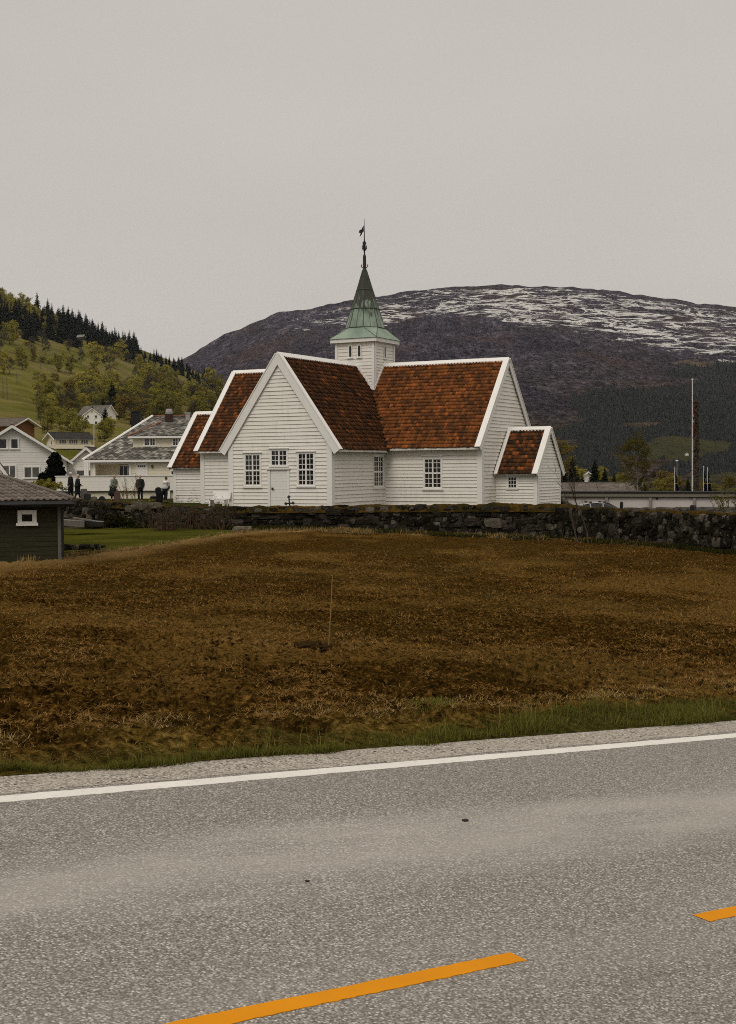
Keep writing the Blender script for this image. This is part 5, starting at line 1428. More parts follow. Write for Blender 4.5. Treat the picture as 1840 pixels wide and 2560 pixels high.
    b = MB(); clapboard(b, (Vector((0, y2 + .25, 0)), Vector((1, 0, 0)), ZV, Vector((0, -1, 0))), [(at(150, 1240, y2).x, -.6), (xv1 + 1, -.6), (xv1 + 1, zv0 - .1), (at(150, 1240, y2).x, zv0 - .1)], bh=.3, lip=.012); b.build('lower_wall', M['cream'], r)
    for px in (156, 422):
        m = MB(); x_ = at(px, 1240, y2).x; m.box(x_ - .09, x_ + .09, y2 + .02, y2 + .2, -.6, zv0); m.build('veranda_post', M['trim'], r)
    window(r, (Vector((0, y2 + .25, 0)), Vector((1, 0, 0)), ZV, Vector((0, -1, 0))), at(398, 1240, y2).x, at(418, 1240, y2).x, at(400, 1259, y2).z, at(400, 1243, y2).z, 1, 1, transom=False, leaves=1, casing=.07, shelf=False, gin=.03, lift=.06)
    window(r, fr, at(428, 1190, yb).x, at(434, 1190, yb).x, zc(1188), zc(1178), 1, 1, transom=False, leaves=1, casing=.05, shelf=False, gin=.04, lift=.07)
manor()

# white gabled house at the left edge
dW = 118.0
gable_house('white_house', 'white house with red tiled roof and paired gable windows at the edge of the hillside', 32, 1215, dW, 15, 9.4, 9, at(30, 1150, dW).z - at(30, 1215, dW).z, (1150 - 1066) / F * dW, paint('white_render', (.74, .72, .68), amt=.1), M['tile_house'], ov=.55,
            wins=[('gable', (9.5 - 32) / F * dW, 3.35, .62, .85, 1), ('gable', (37 - 32) / F * dW, 3.35, .62, .85, 1), ('gable', (24 - 32) / F * dW, .75, 1.05, 1.05, 2), ('gable', (78 - 32) / F * dW, .72, 1.3, .95, 2)])
gable_house('white_house', 'small white gable end with a dark window, seen behind the left end of the veranda', 217, 1205, 125, 4, 3.9, 6, 1.5, 1.7, M['white'], M['tile_brown'], ov=.3, wins=[('gable', 0, .1, 1.9, 1.0, 2)])
chalet = gable_house('chalet', 'long low cream chalet with dark roof and balcony above the dark yews', 130, 1122, 330, -58, 7.5, 9, 2.5, 1.5, M['cream'], plain('dark_sheet_roof', (.035, .030, .026), .8, .3, 1), ov=.9, wins=[('right', 1.6, 1.2, 1.8, 1.0, 3), ('right', 4.3, 1.2, 2.2, 1.0, 4), ('right', 7.2, 1.2, 1.8, 1.0, 3), ('right', 2.6, -.95, 1.8, .8, 2), ('right', 6.4, -.95, 1.8, .8, 2), ('gable', 0, 1.1, 1.0, 1.0, 1)])
_a = math.radians(-58); _N = Vector((math.sin(_a), -math.cos(_a), 0)); _U = Vector((math.cos(_a), math.sin(_a), 0)); _c = ORG[chalet.name] + _U * 3.75
m = MB(); m.obox((_c, -_N, ZV, _U), -.6, 9.3, .05, .95, 1.2, 1.32); m.obox((_c, -_N, ZV, _U), -.6, 9.3, -.08, .04, .05, 1.3); m.build('balcony', M['cream'], chalet)
gable_house('farmhouse', 'white two storey farmhouse with small gable attic window in front of the long grey barn', 232, 1066, 480, 8, 6.2, 8, 4.2, 2.3, M['white'], M['tile_brown'], ov=.4, wins=[('gable', -1.4, .8, .8, 1.0, 1), ('gable', 1.4, .8, .8, 1.0, 1), ('gable', -1.4, 3.1, .8, .9, 1), ('gable', 1.4, 3.1, .8, .9, 1), ('gable', 0, 5.0, .5, .5, 1)], chim=(0, -3, .8))
gable_house('barn', 'long weathered barn with a pale grey roof behind the white farmhouse', 277, 1062, 500, 62, 7, 12, 4.2, 3.2, M['white'], plain('barn_sheet', (.15, .135, .115), .7, .3, .6), ov=.6, cat='barn')
gable_house('dark_cabin', 'dark timber cabin with orange gable and grey roof above the white house', 62, 1092, 245, 70, 6.5, 9, 2.2, 1.2, plain('orange_boards', (.16, .065, .018), .8, .3, 3), M['tile_brown'], ov=.9, chim=(0, -7, .7), cat='cabin')
gable_house('hut', 'tiny old hut on the bare ridge below the conifer belt', 214, 846, 1050, 70, 3.2, 5, 1.3, 1.6, M['darkwood'], plain('pale_roof', (.26, .24, .21), .8, .2, .5), ov=.5, cat='hut')
gable_house('brown_bungalow', 'long dark tiled bungalow roof showing behind the white garage by the bare sapling', 1478, 1243, 155, 86, 7.5, 15, .5, 1.1, M['darkwood'], M['tile_brown'], ov=.5, cat='bungalow', trim=M['darkwood'])
gable_house('brown_bungalow', 'tiled roof end showing behind the white garage, right of the tall birch', 1600, 1243, 165, 70, 6, 9, .5, 1.25, M['darkwood'], M['tile_brown'], ov=.5, cat='bungalow', trim=M['darkwood'])
gable_house('white_cottage', 'small white cottage half hidden among the dark conifers right of the church', 1468, 1216, 230, 30, 4.6, 6, 1.2, 1.3, M['white'], M['tile_brown'], ov=.3, cat='cottage')

# tile roofed shed in front of it all, left
def shed():
    d = 45.0; r0 = ground_at(70, d); zs = lambda py: at(80, py, d).z; x_ = lambda px: at(px, 1300, d).x
    r = empty('shed', Vector((x_(150), d, zs(1402))), 'dark green boarded shed with brown pantiled hip roof and one small white window', 'shed')
    gm = NT('dark_green_boards', .95, .06); o_ = gm.obj(); n_ = gm.noise(gm.map(o_, (.6, .6, 9)), 2, 4)
    gm.col(gm.ramp(n_, [(.3, (.024, .0225, .0125)), (.7, (.042, .039, .023))]))
    x1 = x_(150); x0 = x1 - 9; fr = (Vector((0, d, 0)), Vector((1, 0, 0)), ZV, Vector((0, -1, 0)))
    z0, z1 = zs(1400), zs(1266)
    wn_ = (x_(55), x_(86), zs(1306), zs(1282))
    b = MB(); clapboard(b, fr, [(x0, z0), (x1, z0), (x1, z1), (x0, z1)], [wn_], bh=.155, lip=.022); clapboard(b, (Vector((x1, 0, 0)), Vector((0, 1, 0)), ZV, Vector((1, 0, 0))), [(d, z0), (d + 6, z0), (d + 6, z1), (d, z1)], bh=.155, lip=.022)
    clapboard(b, (Vector((0, d + 6, 0)), Vector((-1, 0, 0)), ZV, Vector((0, 1, 0))), [(-x1, z0), (-x0, z0), (-x0, z1), (-x1, z1)], bh=.3); clapboard(b, (Vector((x0, 0, 0)), Vector((0, 1, 0)), ZV, Vector((-1, 0, 0))), [(d, z0), (d + 6, z0), (d + 6, z1), (d, z1)], bh=.3)
    b.build('wall', gm.m, r)
    m = MB(); m.box(x0, x1 - .02, d + .02, d + 5.9, z0 - .5, z0); m.build('plinth', M['greygranite'], r)
    window(r, fr, *wn_, 1, 1, transom=False, leaves=1, casing=.10, shelf=False, lift=.05, mull=.12)
    m = MB(); m.obox(fr, x1 - .08, x1 + .04, z0, z1, .02, .06); m.build('corner_board', plain('grey_trim', (.12, .11, .09), .7), r)
    m = MB(); m.tube([(x1 + .30, d - .32, zs(1262)), (x1 + .08, d - .10, zs(1272)), (x1 + .08, d - .10, z0 + .1)], .045, 8); m.build('downpipe', M['iron'], r)
    # roof: front slope with a hip at the right end
    e0 = Vector((x0 - .5, d - .45, zs(1252))); xe = at(177, 1252, d - .45).x
    up = at(0, 1178, d + 2.6) ; rise = up.z - e0.z; run = 3.0
    S = Vector((0, run, rise)); L = S.length; S.normalize(); NN = Vector((0, -S.z, S.y)); wd_ = xe - e0.x
    hipx = at(0, 1178, d + 2.6).x - e0.x
    rf = tile_plane('roof', M['tile_brown'], r, e0 + NN * .02, Vector((1, 0, 0)), S, NN, wd_, L, lambda u, s: u < wd_ - (wd_ - hipx) * s / L, tw=.21, tc=.33, amp=.055, lapz=.05)
    hp_ = e0 + Vector((hipx, run, rise)); ce = e0 + Vector((wd_, 0, 0)); back_ = ce + Vector((0, run * 2, 0))
    m = MB(); m.prism([e0, ce, hp_, hp_ - Vector((hipx, 0, 0))], NN * -.10); m.prism([ce, back_, hp_], Vector((0, 0, -.1))); m.prism([hp_, hp_ - Vector((hipx, 0, 0)), e0 + Vector((0, run * 2, 0)), back_], Vector((0, 0, -.1))); m.build('roof_deck', M['tile_brown'], r)
    n = 26; m = MB()
    for i in range(n):
        p, q = ce.lerp(hp_, i / n), ce.lerp(hp_, (i + 1.15) / n); m.tube([p + ZV * .055, q + ZV * .075], [.10, .085], 7)
    m.build('hip_tiles', M['tile_brown'], r)
    m = MB(); m.box(e0.x, xe + .0, e0.y - .03, e0.y + .03, e0.z - .20, e0.z - .0); m.box(xe - .05, xe, e0.y + .031, e0.y + 6, e0.z - .20, e0.z - .01); m.build('fascia', plain('fascia_boards', (.045, .04, .032), .8, .3, 6), r)
    m = MB(); m.tube([e0 + Vector((0, -.10, -.10)), ce + Vector((0, -.10, -.10))], .07, 8); m.build('gutter', M['iron'], r)
    m = MB(); m.poly([e0 + Vector((0, 0, -.19)), ce + Vector((0, 0, -.19)), ce + Vector((0, .46, -.19)), e0 + Vector((0, .46, -.19))]); m.build('soffit', M['darkwood'], r)
    r.rotation_euler = (0, 0, math.radians(12.5))
shed()
gable_house('outbuilding', 'white bargeboard of an outbuilding rising just behind the ridge of the green shed', -84, 1232, 62, 15, 3.2, 4, 1.1, 2.4, M['white'], M['tile_brown'], ov=.3, cat='outbuilding')

# ------------------------------------------------------------------ white garage row beyond the churchyard, right
def garage():
    d0, d1 = 112.0, 124.0
    pA, pB = at(1380, 1240, d1), at(2150, 1240, d0)
    U = Vector((pB.x - pA.x, pB.y - pA.y, 0)); L = U.length; U.normalize(); N = Vector((U.y, -U.x, 0))
    zt = at(1600, 1243.5, 119).z; zb = -2.75
    P = Vector((pA.x, pA.y, 0)); r = empty('garage_row', Vector((pA.x + 10, pA.y, zb)), 'long low white garage row with a dark flat roof and grey posts', 'garage')
    fr = (P, U, ZV, N)
    m = MB(); m.obox(fr, -1, L, zb - .4, zt, -5, 0); m.build('wall', plain('garage_wall', (.50, .46, .43), .8, .06, .5), r)
    zf0, zf1 = at(1600, 1242.5, 119).z, at(1600, 1233.5, 119).z
    m = MB(); m.obox(fr, -1.2, L, zf0, zf1, -5.2, .30); m.build('fascia', M['greywood'], r)
    m = MB(); m.obox(fr, -1.3, L, zf1 + .001, zf1 + .10, -5.3, .38); m.obox(fr, -1.2, L, zf0 - .06, zf0 - .001, -5, .25); m.build('roof', M['core'], r)
    for px in (1410, 1518, 1627, 1737, 1845):
        r_ = ray(px, 1250); t = ((P - EYE).dot(N)) / r_.dot(N); u = (EYE + r_ * t - P).dot(U)
        m = MB(); m.obox(fr, u - .13, u + .13, zb, zf0 - .06, .0, .22); m.build('post', plain('mauve_post', (.22, .19, .185), .7), r)
    u = (at(1638, 1247, 119) - P).dot(U); m = MB(); P2 = P + U * u + N * .02
    m.prism([P2 + ZV * at(1638, 1247.5, 119).z + U * .09 * math.cos(t) + ZV * .09 * math.sin(t) for t in [i * math.pi / 6 for i in range(12)]], N * .05); m.build('round_plate', M['iron'], r)
garage()
def low_wall():
    r = empty('low_stone_wall', at(1700, 1300, 96), 'low grey fieldstone wall in front of the white garage row', 'stone wall')
    V_, F_, U_ = [], [], []; off = 0; rr = random.Random(4)
    pts = [at(1440, 1270, 103), at(1640, 1268, 98), at(1840, 1266, 93), at(2100, 1264, 88)]
    for i in range(3):
        a, b = pts[i], pts[i + 1]; U = Vector((b.x - a.x, b.y - a.y, 0)); L = U.length; U.normalize(); N = Vector((U.y, -U.x, 0))
        for c in range(5):
            x = rr.random() * .3
            while x < L:
                l = rr.uniform(.35, 1.0); p = a + U * (x + l / 2); zt = a.z + (b.z - a.z) * x / L
                off += stone(V_, F_, U_, Vector((p.x, p.y, zt - .16 - c * .27 + rr.uniform(-.03, .03))), U, N, l * 1.04, .5, .28, rr.randint(0, 9999), off); x += l
    mesh_obj('stonework', np.concatenate(V_), F_, plain('grey_fieldstone', (.085, .075, .062), .95, .5, 3, bump=.6), r, uv=np.array(U_))
low_wall()
for i, (px, py0, py1, w_, lab) in enumerate([(1407, 1251, 1268, 10, 'dark square stone post right beside the porch corner of the church'), (1554, 1254, 1268, 6, 'slim dark stone post just right of the silver car'), (1733, 1262, 1280, 12, 'stout dark stone post in front of the low fieldstone wall')]):
    d = [84, 88, 84][i]; c = at(px, py1, d); m = MB(); w2 = w_ / F * d / 2; z1 = at(px, py0, d).z; m.lathe((c.x, c.y, c.z - 1.6), [(w2 * 1.45, 0), (w2 * 1.38, z1 - c.z + 1.5), (w2 * 1.0, z1 - c.z + 1.6)], 4); tag(m.build('stone_post', M['darkgranite']), lab, 'stone post')

# ------------------------------------------------------------------ cars
def car(px, d, zb, rot, paintc, label, rack=True):
    c = ground_at(px, d, zb); r = empty('parked_car', c, label, 'car')
    pm_ = NT('car_paint', .3, .6); pm_.col(paintc); pm_ = pm_.m
    def P(x, y, z): return c + Vector((x, y, z))
    secs = [(-2.2, .45, .72, .75), (-2.1, .40, .92, .82), (-1.2, .32, .98, .87), (0, .30, .98, .88), (.9, .32, .97, .87), (1.9, .36, .84, .80), (2.2, .42, .66, .70)]
    vs = []; 
    for x, z0, z1, hw in secs:
        for y, z in ((-hw, z0), (-hw * 1.02, (z0 + z1) / 2), (-hw * .94, z1), (hw * .94, z1), (hw * 1.02, (z0 + z1) / 2), (hw, z0)): vs.append(P(x, y, z))
    fs = [(i * 6 + j, i * 6 + (j + 1) % 6, (i + 1) * 6 + (j + 1) % 6, (i + 1) * 6 + j) for i in range(len(secs) - 1) for j in range(6)] + [tuple(range(5, -1, -1)), tuple(range(36, 42))]
    MB().add(vs, fs).build('body', pm_, r, True)
    cs = [(-2.05, .90, .74), (-1.75, 1.36, .62), (-1.2, 1.46, .60), (-.3, 1.50, .60), (.35, 1.44, .58), (1.15, .96, .72)]
    vs = []
    for x, z, hw in cs: vs += [P(x, -hw, z), P(x, hw, z)]
    n = len(cs); m = MB(); base = [P(x, s * .80, .90) for x in (-2.1, 1.25) for s in (-1, 1)]
    m.add(vs, [(i * 2, i * 2 + 1, i * 2 + 3, i * 2 + 2) for i in range(n - 1)]); m.build('roof', pm_, r, True)
    g = MB()
    for s in (-1, 1):
        pts = [P(x, s * (hw + .02), z - .05) for x, z, hw in cs] ; g.poly([P(-2.0, s * .80, .92)] + pts[1:-1] + [P(1.15, s * .80, .95)])
    g.poly([P(cs[4][0] + .04, -.55, 1.43), P(cs[4][0] + .04, .55, 1.43), P(1.18, .70, .98), P(1.18, -.70, .98)]); g.poly([P(-1.80, -.58, 1.34), P(-1.80, .58, 1.34), P(-2.08, .70, .95), P(-2.08, -.70, .95)])
    g.build('windows', M['pane'], r)
    g = MB()
    for s in (-1, 1):
        for x in (-1.25, -.25): g.prism([P(x, s * .80, .92), P(x + .09, s * .80, .92), P(x + .09, s * .64, 1.42), P(x, s * .64, 1.42)], Vector((0, s * .02, 0)))
    g.build('pillars', pm_, r)
    if rack:
        for x in (-1.15, -.05):
            m = MB(); m.tube([P(x, -.62, 1.55), P(x, .62, 1.55)], .025, 6); m.box(c.x + x - .09, c.x + x + .09, c.y - .66, c.y - .54, c.z + 1.49, c.z + 1.60); m.box(c.x + x - .09, c.x + x + .09, c.y + .54, c.y + .66, c.z + 1.49, c.z + 1.60); m.build('roof_bar', M['iron'], r)
    for x in (-1.38, 1.38):
        for s in (-1, 1):
            m = MB(); o_ = P(x, s * .76, .32)
            m.tube([o_ + Vector((0, -.1, 0)), o_ + Vector((0, .1, 0))], .32, 18); wl = m.build('wheel', M['iron'], r); m = MB(); m.tube([o_ + Vector((0, s * .08, 0)), o_ + Vector((0, s * .115, 0))], .20, 14); m.build('rim', M['steel'], wl)
    for s in (-1, 1):
        m = MB(); m.ball(P(2.08, s * .58, .68), (.10, .14, .08), 8, 6); m.build('headlight', M['trim'], r)
    r.rotation_euler = (0, 0, math.radians(rot)); return r
car(1507, 101, at(1507, 1255.5, 101).z - 1.52, 8, (.32, .31, .30), 'silver estate car with black roof bars parked behind the churchyard wall')
car(142, 95, at(142, 1224, 95).z - 1.5, 20, (.012, .012, .014), 'black car parked behind the ridge of the green shed', rack=False)

# ------------------------------------------------------------------ poles, flags, lamps
def pole(name, px, py0, py1, d, wpx, label, cat, ball=True, mat=None, group=None):
    b = at(px, py1, d); t = at(px, py0, d); zb = b.z - (1.5 if d < 140 else 0)
    r = empty(name, Vector((b.x, b.y, zb)), label, cat, group); w_ = wpx / F * d / 2
    MB().tube([(b.x, b.y, zb), (t.x, b.y, t.z)], [w_ * 1.15, w_ * .8], 10).build('pole', mat or M['polewhite'], r)
    if ball: MB().ball((t.x, b.y, t.z + w_ * 1.4), w_ * 1.7, 10, 7).build('finial', M['polewhite'], r)
    return r, Vector((t.x, b.y, 0))
pole('flagpole', 1731, 951, 1234, 132, 3.0, 'tall white flagpole with a limp flag, tallest pole right of the church', 'flagpole')
def cloth(name, px, py0, py1, d, w0, w1, label, cat, mat, seed, side=1, group=None):
    """limp flag hanging in folds beside its pole"""
    r = random.Random(seed); n, k = 24, 9; top = at(px, py0, d); bot = at(px, py1, d); vs = []
    for i in range(n + 1):
        t = i / n; z = top.z + (bot.z - top.z) * t
        w_ = (w0 + (w1 - w0) * t) * (1 - .25 * abs(math.sin(t * 7 + seed))) / F * d
        for j in range(k + 1):
            s = j / k; vs.append((top.x + side * s * w_, top.y + .18 * math.sin(s * 9 + t * 3) * min(1, s * 3), z - s * .25 * (1 - t) + (.12 * s * math.sin(t * 9))))
    fs = [(i * (k + 1) + j, i * (k + 1) + j + 1, (i + 1) * (k + 1) + j + 1, (i + 1) * (k + 1) + j) for i in range(n) for j in range(k)]
    o = mesh_obj(name, np.array(vs), fs, mat, smooth=True)
    md = o.modifiers.new('thick', 'SOLIDIFY'); md.thickness = .02
    return tag(o, label, cat, group)
fm_ = NT('flag_cloth', .9, .1); o_ = fm_.obj(); s_ = fm_.sep(o_)
ww_ = fm_.math('FRACT', fm_.math('ADD', fm_.math('MULTIPLY', s_[2], .42), fm_.math('MULTIPLY', s_[0], 1.6)))
fc_ = fm_.ramp(ww_, [(0, (.20, .012, .010)), (.52, (.50, .47, .44)), (.60, (.02, .028, .07)), (.74, (.50, .47, .44)), (.82, (.20, .012, .010))], 'CONSTANT'); fm_.col(fc_)
cloth('flag', 1733, 1000, 1092, 132, 1.5, 7.5, 'limp red, white and blue flag hanging against the tall flagpole', 'flag', fm_.m, 2)
bm_ = NT('banner_cloth', .9, .1); s_ = bm_.sep(bm_.obj()); yl = bm_.math('MULTIPLY', bm_.math('GREATER_THAN', s_[2], .92), bm_.math('LESS_THAN', s_[2], .97))
y2_ = bm_.math('MULTIPLY', bm_.math('LESS_THAN', bm_.math('ABSOLUTE', bm_.math('SUBTRACT', s_[0], .02)), .025), bm_.math('MULTIPLY', bm_.math('GREATER_THAN', s_[2], .92), bm_.math('LESS_THAN', s_[2], 1.5)))
bm_.col(bm_.mix(bm_.math('MAXIMUM', yl, y2_), (.006, .006, .010), (.42, .34, .06)))
for px, py0, bl, lab, labf, sd in ((1687, 1167, False, 'short white banner pole left of the tall flagpole, beside the lamp post', 'black banner with a yellow stripe hanging left of the tall flagpole', 1), (1759, 1168, True, 'white ball topped banner pole just right of the tall flagpole', 'black banner with yellow stripes on the ball topped pole', 2), (1769, 1168, False, 'plain white banner pole, rightmost of the three short poles', 'black banner with a yellow stripe on the rightmost short pole', 3)):
    pole('banner_pole', px, py0, 1234, 130, 2.0, lab, 'pole', bl, group='short banner poles by the flagpole')
    cloth('banner', px + 1, py0 + 10, 1233, 130, 3.5, 10, labf, 'banner', bm_.m, sd, group='black banners by the flagpole')
lp, tp = pole('lamp_post', 1692.5, 1153, 1234, 131, 1.6, 'thin grey lamp post with a flat disc head between banner and flagpole', 'lamp post', False, M['steel'])
t_ = at(1692.5, 1152, 131); MB().lathe((t_.x, t_.y, t_.z - .1), [(.05, 0), (.14, .06), (.15, .14), (.08, .18)], 12).build('lamp_head', M['polewhite'], lp)
pole('flagpole', 235, 1040, 1128, 235, 1.6, 'white flagpole standing in the garden between the chalet and the slate roof', 'flagpole')
def hill_pt(px, d): return Vector((float(px_x(px, d)), d, float(hill_z(px, d))))
def hill_d(px, py):
    """distance at which the hillside shows at this pixel"""
    lo, hi = H_D0, H_D1
    for _ in range(40):
        m = (lo + hi) / 2; q = hill_z(px, m); v = hor_l(px) - (q - EYE.z) / m * F
        if v > py: lo = m
        else: hi = m
    return lo
def utility(px, py0, py1, label, arm=True):
    d = hill_d(px, py1); p = hill_pt(px, d); h = (py1 - py0) / F * d; r = empty('utility_pole', p, label, 'utility pole', 'utility poles on the hillside')
    w_ = max(.16, .5 / F * d)
    MB().tube([p - ZV * .5, p + ZV * h], [w_, w_ * .75], 7).build('pole', plain('pole_timber', (.085, .075, .055), .9), r)
    if arm: m = MB(); m.box(p.x - .9, p.x + .9, p.y - .08, p.y + .08, p.z + h * .9, p.z + h * .9 + .16); m.build('crossarm', M['greywood'], r)
for px, a, b, lab in ((106, 892, 924, 'utility pole standing highest on the meadow slope'), (12, 943, 998, 'left pole of the pair on the lower green meadow'), (22, 943, 1000, 'right pole of the pair on the lower green meadow'), (100, 930, 1035, 'tall thin pole between the meadow and the olive trees'), (47, 930, 962, 'short pole above the pair on the lower green meadow')):
    utility(px, a, b, lab)
for i in range(6):
    px = 131 + i * 5.2 + (i > 3) * 2; d = hill_d(px, 886); p = hill_pt(px, d); h = (8 + (i > 2) * 8) / F * d
    m = MB(); m.tube([p - ZV * .4, p + ZV * h], [.16, .12], 6); tag(m.build('fence_post', M['greywood']), 'weathered fence post in the short row on the slope below the conifer belt', 'fence post', 'fence posts below the conifer belt')

# ------------------------------------------------------------------ trees
def leaf_cloud(centers, radii, n_each, size, r, flat=.0, aspect=1.4, tri=False):
    """small leaf faces spread through clumps; one random value per clump shifts its tone"""
    C_ = np.repeat(np.asarray(centers, float), n_each, 0); R_ = np.repeat(np.asarray(radii, float), n_each)
    n = len(C_); d = r.normal(size=(n, 3)); d /= np.linalg.norm(d, axis=1)[:, None]
    rad = r.random(n) ** .45
    P = C_ + d * (R_ * rad)[:, None] * np.array([1, 1, .8])
    a = r.normal(size=(n, 3)); a[:, 2] *= (1 - flat); a /= np.linalg.norm(a, axis=1)[:, None]
    b = np.cross(a, r.normal(size=(n, 3))); b /= np.linalg.norm(b, axis=1)[:, None]
    s = size * r.uniform(.6, 1.4, n)[:, None]
    if tri: V = np.stack([P - a * s, P + a * s * .2 + b * s * .5, P + a * s - b * s * .4], 1)
    else: V = np.stack([P - a * s * aspect * .5, P + b * s * .5, P + a * s * aspect * .5, P - b * s * .5], 1)
    k = 3 if tri else 4
    tone = np.repeat(r.random(len(centers)), n_each) * .6 + r.random(n) * .4
    uv = np.repeat(np.stack([tone, r.random(n)], 1), k, 0)
    return V.reshape(-1, 3), np.arange(n * k).reshape(n, k), uv
def limbs(mb, r, h, trunk_r, n, spread, zlo=.3, up=.9, droop=0, forks=1):
    """tapered trunk with limbs; returns clump centres near the limb ends"""
    lean = r.normal(0, .03, 2); ends = []
    tp = [Vector((lean[0] * h * t + .02 * h * math.sin(t * 5 + lean[1] * 40), lean[1] * h * t, h * t)) for t in np.linspace(0, .96, 7)]
    mb.tube(tp, [trunk_r * (1 - .9 * t) for t in np.linspace(0, 1, 7)], 7)
    for i in range(n):
        t = zlo + (.93 - zlo) * (i + r.random()) / n; p = tp[0].lerp(tp[-1], t) if False else tp[min(6, int(t / .96 * 6))].lerp(tp[min(6, int(t / .96 * 6) + 1)], (t / .96 * 6) % 1)
        an = r.random() * 6.283; L = spread * h * (1.08 - (abs(t - .5) * 1.2) ** 1.5) * r.uniform(.7, 1.15)
        dv = Vector((math.cos(an), math.sin(an), up * r.uniform(.6, 1.2))).normalized()
        q1 = p + dv * L * .5; q2 = p + dv * L + Vector((r.normal(0, .06), r.normal(0, .06), -droop * L * .5 + .05 * L)) * 1.0
        rr_ = trunk_r * .42 * (1 - t * .6); mb.tube([p, q1, q2], [rr_, rr_ * .6, rr_ * .15], 5, cap=False)
        ends += [q2, q1.lerp(q2, .5)]
        for f in range(forks):
            dw = (dv + Vector(r.normal(0, .6, 3))).normalized(); q3 = q1 + dw * L * .45; mb.tube([q1, q3], [rr_ * .5, rr_ * .1], 4, cap=False); ends.append(q3)
    ends.append(tp[-1]); return ends
def broadleaf(name, h, seed, leaf, bark, spread=.30, zlo=.25, n=16, clump=.10, per=34, size=.03, up=.9, droop=0, trunk=.022, label=None, cat='tree', group=None, forks=1, loc=(0, 0, 0), jitter=1):
    r = np.random.default_rng(seed); root = empty(name, loc, label, cat, group); m = MB(); L0 = Vector(loc)
    ends = limbs(m, r, h, trunk * h, n, spread, zlo, up, droop, forks)
    m.v = [tuple(Vector(v) + L0) for v in m.v]; m.build('trunk', bark, root, True)
    cs = np.array([tuple(e_ + L0) for e_ in ends]); cs = np.concatenate([cs, cs + r.normal(0, clump * h * .6, cs.shape) * jitter])
    V, Fc, uv = leaf_cloud(cs, r.uniform(.5, 1.2, len(cs)) * clump * h, per, size * h, r)
    mesh_obj('crown', V, Fc, leaf, root, uv=uv)
    return root
def spruce(h, seed, label=None, group=None, name='spruce', mat=None, width=.19, loc=(0, 0, 0), layers=30):
    r = np.random.default_rng(seed); root = empty(name, loc, label, 'tree', group); L0 = Vector(loc)
    m = MB(); m.tube([L0 - ZV * .02 * h, L0 + ZV * h * .97], [h * .014, h * .003], 6); m.build('trunk', M['bark'], root)
    Vs_, n_, uv_ = [], 0, []
    for i in range(layers):
        t = .05 + .94 * (i / (layers - 1)); R = width * h * (1 - t) ** .85 * r.uniform(.75, 1.15) + .008 * h; nb = int(9 - 4 * t) + 2
        for b in range(nb):
            a = 6.283 * (b + r.random() * .8) / nb; Rb = R * r.uniform(.65, 1.2); z = h * t + r.normal(0, .008) * h; ca, sa = math.cos(a), math.sin(a); wd = Rb * r.uniform(.28, .45)
            dz = -Rb * r.uniform(.18, .45); up_ = Rb * .10
            p0 = (0, 0, z + up_); tip = (ca * Rb, sa * Rb, z + dz + Rb * .12); l = (ca * Rb * .55 - sa * wd, sa * Rb * .55 + ca * wd, z + dz * .75); q = (ca * Rb * .55 + sa * wd, sa * Rb * .55 - ca * wd, z + dz * .75); cen = (ca * Rb * .5, sa * Rb * .5, z + dz * .2)
            tn = r.random(); Vs_ += [p0, l, tip, cen, p0, cen, tip, q]; uv_ += [[tn, 0]] * 8
            # hanging twigs
            s2 = r.uniform(.3, .8); c0 = (ca * Rb * s2, sa * Rb * s2, z + dz * s2); Vs_ += [c0, (c0[0] - sa * wd * .5, c0[1] + ca * wd * .5, c0[2] - wd * .2), (c0[0], c0[1], c0[2] - wd * 1.3), (c0[0] + sa * wd * .5, c0[1] - ca * wd * .5, c0[2] - wd * .2)]; uv_ += [[r.random() * .5, 0]] * 4
    V = np.array(Vs_) + np.array(L0); mesh_obj('crown', V, np.arange(len(V)).reshape(-1, 4), mat or M['spruce'], root, uv=np.array(uv_)); return root
def copy_tree(root, loc, sc, rz, label, group=None, name=None):
    c = root.copy(); C.objects.link(c); c.location = loc; c.scale = (sc[0], sc[0], sc[1]); c.rotation_euler = (0, 0, rz); c['label'] = label
    if group: c['group'] = group
    elif 'group' in c: del c['group']
    for ch in list(root.children):
        k = ch.copy(); C.objects.link(k); k.parent = c
        for g in ch.children: q = g.copy(); C.objects.link(q); q.parent = k
    return c
class Kind:
    """first use moves the prototype itself, later uses copy it"""
    def __init__(s, protos): s.p = protos; s.used = [False] * len(protos)
    def put(s, loc, h, rz, label, group, i=None, wide=1.0):
        i = random.randrange(len(s.p)) if i is None else i; o = s.p[i]
        if not s.used[i]:
            s.used[i] = True; o.location = loc; o.scale = (h * wide, h * wide, h); o.rotation_euler = (0, 0, rz); o['label'] = label
            if group: o['group'] = group
            return o
        return copy_tree(o, loc, (h * wide, h), rz, label, group)
SP = Kind([spruce(1, 100 + i, width=w_, layers=24) for i, w_ in enumerate((.25, .29, .23, .33))])
DC = Kind([broadleaf('birch', 1, 200 + i, M[l_], M[b_], spread=s_, zlo=z_, n=16, clump=.105, per=p_, size=.030) for i, (l_, b_, s_, z_, p_) in enumerate((('spring', 'birchbark', .22, .07, 30), ('olive', 'bark', .32, .06, 34), ('spring', 'bark', .28, .07, 30), ('rust', 'bark', .30, .06, 28), ('olive', 'birchbark', .22, .08, 30)))])
BR = Kind([broadleaf('bare_tree', 1, 300 + i, M['bare'], M['bark'], spread=.30, zlo=.2, n=18, clump=.09, per=12, size=.022, forks=3) for i in range(2)])
BU = Kind([broadleaf('bush', 1, 400 + i, M[l_], M['bark'], spread=.55, zlo=.06, n=14, clump=.20, per=34, size=.055, up=.7) for i, l_ in enumerate(('olive', 'spring', 'rust', 'bare'))])
rt = random.Random(11)
